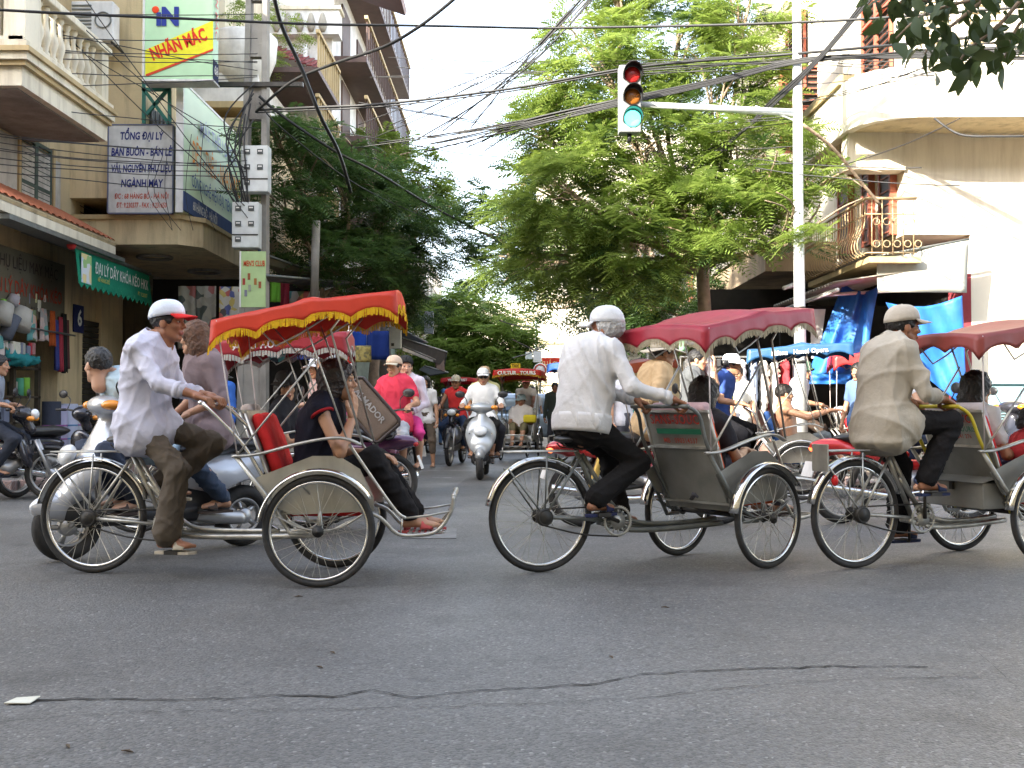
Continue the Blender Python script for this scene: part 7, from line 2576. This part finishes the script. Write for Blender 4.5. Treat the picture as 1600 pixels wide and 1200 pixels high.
cyclo_passenger(c3, "child with hair bun and bare shoulders beside the long haired woman", y=-.16, res=.016, hair='bun', female=True, shirt=(.5, .05, .06), sleeve='none', trousers=(.3, .05, .05), S=.72, lean=4, px=.06, pz=.48)

# ------------------------------------------------------------------ vehicles behind the left cyclo
s1 = motorbike("silver scooter heading left right behind the left cyclo", (-2.46, 7.52), 219, 'scooter', (.50, .52, .56), .014)
rider(s1, "man in pale blue shirt leaning forward on the silver scooter", seat=.06, lean=34, pz=.80, head=(-75, 0), shirt=(.50, .64, .72), sleeve='short', loose=.025, trousers=(.05, .06, .09), res=.014, skin=SKINL, hem=.12, fat=1.15)
pillion(s1, "woman with brown hair and grey mauve blouse behind the silver scooter driver", seat=-.36, lean=8, female=True, hair='long', hairc=HAIRBR, shirt=(.20, .15, .155), sleeve='half', loose=.035, hem=.18, trousers=(.05, .07, .11), res=.014, head=(-55, 0))
c4 = cyclo("cyclo with dusty red canopy numbered 94 just behind the nearest left one", (-1.72, 8.75), 4, (-3.05, 8.75), canopy=(.42, .035, .05), fringe=(.45, .42, .38), seatc=(.66, .03, .02), head_cloth=(.50, .42, .38), can=(-.66, .40, 1.52, 1.60), far=True,
           side_text=("94 BỜ HỒ", .075, (.7, .68, .66), -1, -.18), crank=30)
W4 = c4['W']
cyclo_passenger(c4, "woman in black top glancing sideways in the second left cyclo", y=-.05, female=True, hair='bob', shirt=(.02, .02, .025), sleeve='short', trousers=(.3, .3, .34), res=.016, head=(-70, 0), hat=('bucket', (.05, .05, .05), (.05, .05, .05)), lean=-2, skin=SKIN)

# the pink rider with the suitcase
pm_ = motorbike("dark motorbike with black front basket carrying the pink shirted man", (-1.40, 12.6), 256, 'under', (.12, .03, .08), .02, lights=True, basket=True)
rider(pm_, "man in pink T-shirt and beige cap riding towards the left", seat=-.12, shirt=(.64, .05, .09), sleeve='short', loose=.03, hem=.14, trousers=(.40, .42, .46), tlen=.12, hat=('cap', (.62, .46, .34), (.55, .48, .36)), res=.014, head=(-8, 0), skin=SKIN, lean=4)
pillion(pm_, "passenger in white checked shirt and dark cap behind the pink rider", seat=-.52, shirt=(.62, .55, .60), sleeve='long', trousers=(.65, .06, .25), tlen=.15, hair='short', hat=('cap', (.03, .03, .03), (.03, .03, .03), 'back'), res=.016, head=(30, 0), skin=SKINL)
ba = motorbike("dark motorbike heading left with a suitcase roped to its back", (-1.84, 10.7), 180, 'under', (.10, .03, .08), .02, lights=True)
rider(ba, "woman in bright pink top with white cap riding left in front of the suitcase", seat=-.10, lean=8, shirt=(.70, .10, .28), sleeve='short', trousers=(.35, .32, .25), female=True, res=.016, hat=('cap', (.75, .76, .8), (.75, .76, .8)), S=.95, skin=SKINL)
sm_ = thing("suitcase", "brown padded suitcase tied upright and tilted on the rear rack of the left going motorbike", "suitcase", at(578, 640, 10.5))
sc0 = at(578, 640, 10.5)
SR = Matrix.Rotation(R(49), 4, 'Y')
sx = sdf_mesh([('box', (0, 0, 0), (.30, .10, .165), .05)], .02, .02)
MS = SR
sx.build("case", mat("brown_canvas_case", (.16, .115, .085), .7, var=.12, bump=.3, bscale=60), sm_, MS)
rim_ = MB()
rl = [(-.27, .16), (.27, .16), (.30, .13), (.30, -.13), (.27, -.16), (-.27, -.16), (-.30, -.13), (-.30, .13)]
rim_.tube([Vector((x, -.085, z)) for x, z in rl], .018, 6, closed=True)
rim_.build("piping", mat("dark_case_piping", (.045, .032, .03), .5), sm_, MS)
MB().tube([(.33, -.08, .06), (.36, -.08, .0), (.33, -.08, -.06)], .012, 6).build("handle", BLACKP, sm_, MS)
text_mb("ALMADOR", .085, MS @ plane_M((-.02, -.106, .03), (1, 0, 0), (0, 0, 1)), extrude=.003, bold=.002).build("lettering", mat("silver_letter", (.6, .6, .62), .3, .6), sm_)
for dx in (-.2, .2):
    MB().lathe([(.02, 0), (.03, .01), (.03, .03)], (.29, -.02 + dx * .2, -.16), (0, 0, -1), 10).build("caster", BLACKP, sm_, MS)

# walking woman
person("young woman in white printed polo shirt and brown cropped trousers walking towards us", (-1.50, 18.6), 268, .86, lean=1, feet=[Vector((-1.36, 18.55, .09)), Vector((-1.62, 18.35, .09))],
       shirt=(.74, .73, .74), sleeve='short', collar=True, loose=.014, hem=.10, trousers=(.11, .085, .065), tlen=.5, hair='bob', female=True, res=.016, head=(0, -8), skin=SKIN, S=.97)
# centre scooter
s2 = motorbike("silver scooter coming straight at the camera in the middle of the street", (-.43, 15.9), 268, 'scooter', (.40, .42, .43), .016)
rider(s2, "man with sunglasses, white cap and white shirt on the centre scooter", seat=-.10, shirt=(.80, .80, .79), sleeve='long', collar=True, loose=.03, hem=.14, hat=('cap', (.80, .80, .80), (.78, .78, .78)), glasses=True, trousers=(.02, .02, .02), res=.014, head=(6, 2), lean=4, skin=SKIN, tlen=.6)
pillion(s2, "passenger in pale yellow behind the sunglasses man on the centre scooter", seat=-.48, shirt=(.65, .62, .30), sleeve='short', res=.022, hat=('cap', (.50, .36, .22), (.5, .36, .22)), head=(20, 0), trousers=(.05, .05, .06))

# oncoming lettered cyclo with its car behind
c5 = cyclo("oncoming cyclo whose red canopy front reads CULTUR TOURS", (.16, 21.2), 262, (.32, 22.55), canopy=(.60, .03, .02), fringe=(.50, .26, .03), far=True, flatv=True, can=(-.60, .50, 1.68, 1.76), canw=.46, front_text=("CULTUR . TOURS", .095, (.8, .78, .72)), seatc=(.6, .6, .6), drop=.10)
cyclo_passenger(c5, "passenger in white T-shirt with yellow bag riding in the CULTUR TOURS cyclo", shirt=(.78, .77, .78), sleeve='short', trousers=(.16, .14, .08), tlen=.3, res=.02, hat=('bucket', (.40, .55, .60), (.40, .55, .60)), lean=-8)
cyclo_driver(c5, "driver in beige shirt and red cap behind the CULTUR TOURS cyclo", shirt=(.42, .38, .32), sleeve='short', collar=True, res=.02, hat=('cap', (.45, .12, .10), (.45, .12, .10)), trousers=(.1, .1, .1), skin=SKIND)
bp_ = c5['W'] @ Vector((.22, .22, .82))
solo(sdf_mesh([('box', tuple(bp_), (.13, .06, .08), .04)], .02, .02), "shoulder_bag", cloth((.65, .55, .04)), "bright yellow shoulder bag on the CULTUR TOURS passenger's lap", "bag", bp_)
car = thing("parked_car", "pale blue car behind the CULTUR TOURS cyclo", "car", (.35, 27.5, 0), -90)
sdf_mesh([('box', (0, 0, .62), (2.1, .82, .28), .15), ('box', (-.2, 0, 1.08), (1.15, .70, .32), .22, None, .08)], .06, .08).build("body", mat("pale_blue_car", (.45, .55, .65), .25, .2, coat=.7), car)
MB().slab([(1.02, -.62, .98), (1.02, .62, .98), (.62, .54, 1.36), (.62, -.54, 1.36)], .02).build("windscreen", mat("car_glass", (.08, .14, .20), .08, coat=.5), car)
for x in (-1.3, 1.3):
    for s in (-1, 1):
        MB().torus((x, s * .74, .32), (0, 1, 0), .23, .09, 20, 8).build("wheel", RUBBER, car)
for s in (-1, 1):
    MB().ell((2.08, s * .6, .68), (.05, .16, .09)).build("headlight", mat("lamp_glass", (.75, .78, .80), .12, coat=.8), car)
c6 = cyclo("distant oncoming cyclo with small red canopy left of the centre scooter rider", (-1.55, 32), 265, (-1.45, 33.3), canopy=(.60, .03, .03), fringe=None, far=True, flatv=True, can=(-.5, .5, 1.85, 1.92), canw=.5, front_text=("VN TOURIST", .10, (.8, .78, .72)))
cyclo_passenger(c6, "distant passenger under the small red canopy", shirt=(.5, .5, .5), res=.03)
c7 = cyclo("cyclo with blue canopy waiting behind the grey haired driver, facing us", (1.30, 20.6), 236, (1.95, 21.8), canopy=(.03, .11, .40), fringe=None, far=True, can=(-.60, .50, 1.75, 1.86), seatc=(.6, .12, .05))
cyclo_driver(c7, "driver in khaki shirt behind the blue canopied oncoming cyclo", shirt=(.44, .38, .30), sleeve='short', collar=True, res=.02, hair='short', trousers=(.06, .1, .2), skin=SKIND)
person("man in dark clothes pushing a bicycle between the two oncoming cyclos", (.98, 24.5), 268, .88, shirt=(.05, .06, .05), sleeve='long', trousers=(.05, .05, .06), res=.024, skin=SKIND)

# motorbikes coming at the left of the street centre
m3 = motorbike("dark motorbike ridden by the man in red vest coming towards us", (-1.02, 19.6), 262, 'under', (.04, .04, .05), .022)
rider(m3, "man in red sleeveless top and beige cap on the dark motorbike", shirt=(.60, .04, .04), sleeve='none', res=.02, hat=('cap', (.42, .38, .30), (.42, .38, .30)), trousers=(.03, .05, .10), seat=-.1)
m4 = motorbike("motorbike of the man in pale blue shirt left of the red vest rider", (-2.05, 24.0), 258, 'under', (.05, .05, .06), .026)
rider(m4, "man in pale blue shirt with camera strap on a distant motorbike", shirt=(.55, .62, .75), sleeve='short', res=.024, trousers=(.05, .05, .07), seat=-.1)
m5 = motorbike("distant motorbike just left of the CULTUR TOURS cyclo", (-.55, 24.5), 268, 'under', (.3, .03, .03), .03)
rider(m5, "distant rider in white with white cap beside the lettered cyclo", shirt=(.7, .7, .7), res=.03, hat=('cap', (.75, .75, .75), (.75, .75, .75)), seat=-.1)
rg = random.Random(17)
CL = [("white", (.7, .7, .7)), ("dark", (.05, .05, .06)), ("red", (.5, .05, .05)), ("blue", (.1, .2, .4)), ("grey", (.3, .3, .3)), ("tan", (.45, .36, .25))]
for i, (x, Y) in enumerate(((-2.7, 27), (-1.9, 30), (-.9, 29), (-.1, 34), (1.3, 29), (2.0, 33), (1.2, 26.5), (-3.0, 33), (.8, 38), (2.6, 27), (-1.5, 26), (-.5, 31), (.5, 26), (1.7, 25), (-2.3, 23.5), (-3.3, 21.5), (2.4, 22))):
    nm, cc = CL[i % 6]
    nm2, cc2 = CL[(i * 2 + 1) % 6]
    nm3 = ["bareheaded", "capped"][i % 2]
    side_ = ["far left by the awnings", "left of the street centre", "just left of centre", "in the very middle", "right of centre", "near the right pavement", "beside the blue canopy", "on the left pavement", "deep in the street at right", "on the right pavement", "behind the red vest rider", "behind the centre scooter", "beside the pale blue car", "beside the khaki shirted driver", "left of the walking woman", "under the left awnings", "by the right tree trunk"][i]
    person("distant %s pedestrian in a %s top, %s" % (nm3, nm, side_), (x, Y), 268 + rg.uniform(-20, 20), .86, shirt=cc, trousers=cc2, res=.034, sleeve='short', hat=('cap', cc2, cc2) if i % 2 else None, S=rg.uniform(.92, 1.02), shoes='shoe')

# ------------------------------------------------------------------ behind the middle and right cyclos
m6 = motorbike("black motorbike with red tail and gold shock absorber behind the middle cyclo", (1.20, 9.3), 8, 'under', (.35, .02, .02), .018, taillit=True)
rider(m6, "man in tan shirt and wide pale sun hat riding behind the middle cyclo", seat=-.02, shirt=(.52, .36, .20), sleeve='half', loose=.035, trousers=(.14, .13, .13), hat=('sunhat', (.48, .42, .33), (.46, .40, .31)), res=.014, skin=SKIN, lean=10)
MB().curve([(-.46, -.15, .64), (-.56, -.15, .34)], .032, 6, 8).build("shock_absorber", mat("gold_spring", (.65, .45, .12), .35, .6), m6['root'])
person("photographer in grey T-shirt standing with both hands raised to his camera", (2.05, 12.3), -18, .93, lean=4, hands=[Vector((2.33, 12.30, 1.54)), Vector((2.30, 12.16, 1.52))], grip=('face', 'face'), shirt=(.10, .105, .11), sleeve='short', loose=.025, hem=.14,
       trousers=(.06, .06, .07), res=.015, skin=SKINL, S=1.03, feet=[Vector((2.12, 12.42, .22)), Vector((2.02, 12.18, .22))], shoes='shoe', elbow=((.2, .5, -1), (.2, -.5, -1)))
cmr = thing("camera", "black camera held up by the grey shirted photographer", "camera", (2.36, 12.21, 1.53), -18)
MB().box((0, 0, 0), (.05, .13, .09)).build("camera_body", BLACKP, cmr, bevel=.008)
MB().lathe([(.032, 0), (.036, .03), (.034, .08)], (.02, 0, 0), (1, 0, 0), 14).build("lens", BLACKP, cmr)
c8 = cyclo("cyclo with white framed blue canopy lettered Hilton Hanoi Opera on the right", (3.30, 12.3), -14, (2.22, 12.75), canopy=(.03, .11, .25), fringe=None, far=True, frame=STEEL, seatc=(.04, .10, .28), can=(-.58, .55, 1.66, 1.73), side_text=("Hilton   Hanoi Opera", .070, (.75, .77, .8), -1, 0), crank=30, drop=.09)
cyclo_driver(c8, "driver in blue polo shirt and white sun hat on the blue canopied right cyclo", shirt=(.05, .10, .34), sleeve='short', collar=True, res=.016, hat=('sunhat', (.72, .72, .70), (.74, .74, .72)), trousers=(.02, .02, .025), skin=SKIN, lean=14, loose=.025)
W8 = c8['W']
cyclo_passenger(c8, "shirtless man lounging in the blue canopied cyclo with arm stretched out", shirt=None, sleeve='none', trousers=(.13, .15, .16), tlen=.1, res=.015, skin=SKIN, hands=[W8 @ Vector((.42, .1, .98)), W8 @ Vector((.40, -.20, .98))], head=(20, 0), lean=-8)
c9 = cyclo("cyclo with bright red canopy half hidden behind the beige shirted driver", (4.85, 14.6), -10, (3.70, 14.9), canopy=(.60, .04, .04), fringe=None, far=True, can=(-.5, .5, 1.70, 1.80), seatc=(.62, .03, .03), head_cloth=(.6, .55, .56), crank=20)
cyclo_driver(c9, "smiling driver in pale shirt and dark green hat in front of the blue tarpaulin", shirt=(.52, .54, .62), sleeve='half', collar=True, res=.016, hat=('bucket', (.05, .11, .07), (.05, .11, .07)), trousers=(.06, .04, .03), head=(-50, 0), skin=SKIN, lean=10, loose=.025)
m7 = motorbike("red motorbike with lit tail lamp passing behind the right edge cyclo", (3.50, 9.6), 12, 'under', (.60, .03, .03), .018, taillit=True)
rider(m7, "man with short black hair and white T-shirt on the red motorbike", seat=-.10, shirt=(.72, .74, .80), sleeve='short', loose=.025, res=.015, trousers=(.06, .08, .14), lean=8)
m8 = motorbike("black scooter parked by the light blue cabinet at the right edge", (6.15, 12.6), 200, 'scooter', (.04, .04, .05), .022, parked=True)

cA = cyclo("cyclo with faded orange red canopy waiting behind the photographer", (1.95, 16.6), 20, (.95, 16.2), canopy=(.50, .10, .04), fringe=(.5, .4, .2), far=True, can=(-.5, .5, 1.66, 1.76), seatc=(.3, .05, .05))
cyclo_driver(cA, "driver in grey shirt and conical pale hat waiting behind the photographer", shirt=(.30, .32, .34), sleeve='long', res=.022, hat=('sunhat', (.60, .52, .38), (.60, .52, .38)), trousers=(.06, .06, .07))
cyclo_passenger(cA, "passenger in turquoise top in the faded orange red cyclo", shirt=(.08, .40, .42), res=.024, female=True, hair='bob')
for i, (x, Y, c_, lab) in enumerate(((3.0, 14.3, (.70, .68, .60), "shopper in cream top standing between the rack and the blue canopy"), (3.9, 15.9, (.45, .07, .08), "shopper in dark red top in front of the blue tarpaulins"), (1.5, 14.6, (.62, .62, .68), "pedestrian in pale shirt left of the photographer"), (4.4, 13.6, (.10, .16, .30), "person in navy shirt right of the steel mast"), (2.6, 13.4, (.60, .58, .15), "person in mustard top just right of the photographer"), (5.2, 13.8, (.66, .62, .58), "person in off white shirt before the roped tarpaulin"))):
    person(lab, (x, Y), [250, 190, 300, 215, 20, 160][i], .88, shirt=c_, sleeve='short', trousers=[(.08, .08, .1), (.3, .25, .2)][i % 2], res=.022, female=bool(i % 2), hair=['short', 'bob'][i % 2], hat=('sunhat', (.6, .55, .42), (.6, .55, .42)) if i == 1 else None, S=.96)

# ------------------------------------------------------------------ far left corner
m9 = motorbike("dark parked motorbike with orange tail lamp and white plate at the left kerb", (-5.35, 12.75), 64, 'under', (.03, .03, .04), .02, parked=True)
c10 = motorbike("black motorbike cut by the left edge of the view", (-5.75, 11.9), 12, 'under', (.03, .03, .035), .02)
rider(c10, "barefoot person in grey shirt and dark trousers on the bike at the left edge", seat=-.05, shirt=(.25, .28, .34), sleeve='roll', trousers=(.035, .04, .055), res=.016, shoec=(.02, .02, .03))
for i, (x, y, Y, c_, hc_, lab) in enumerate(((500, 640, 11.5, (.45, .30, .28), (.7, .72, .75), "person in dull pink top wearing a white hat behind the first passenger"), (345, 640, 13.2, (.03, .10, .35), None, "person in blue jacket standing by the white price board"))):
    p = at(x, 640, Y)
    person(lab, (p.x, Y), [215, 250][i], .86, shirt=c_, sleeve='short' if i != 1 else 'long', trousers=(.08, .08, .1), res=.018, female=True, hair='bob', hat=('sunhat', hc_, hc_) if hc_ else None, S=.93)
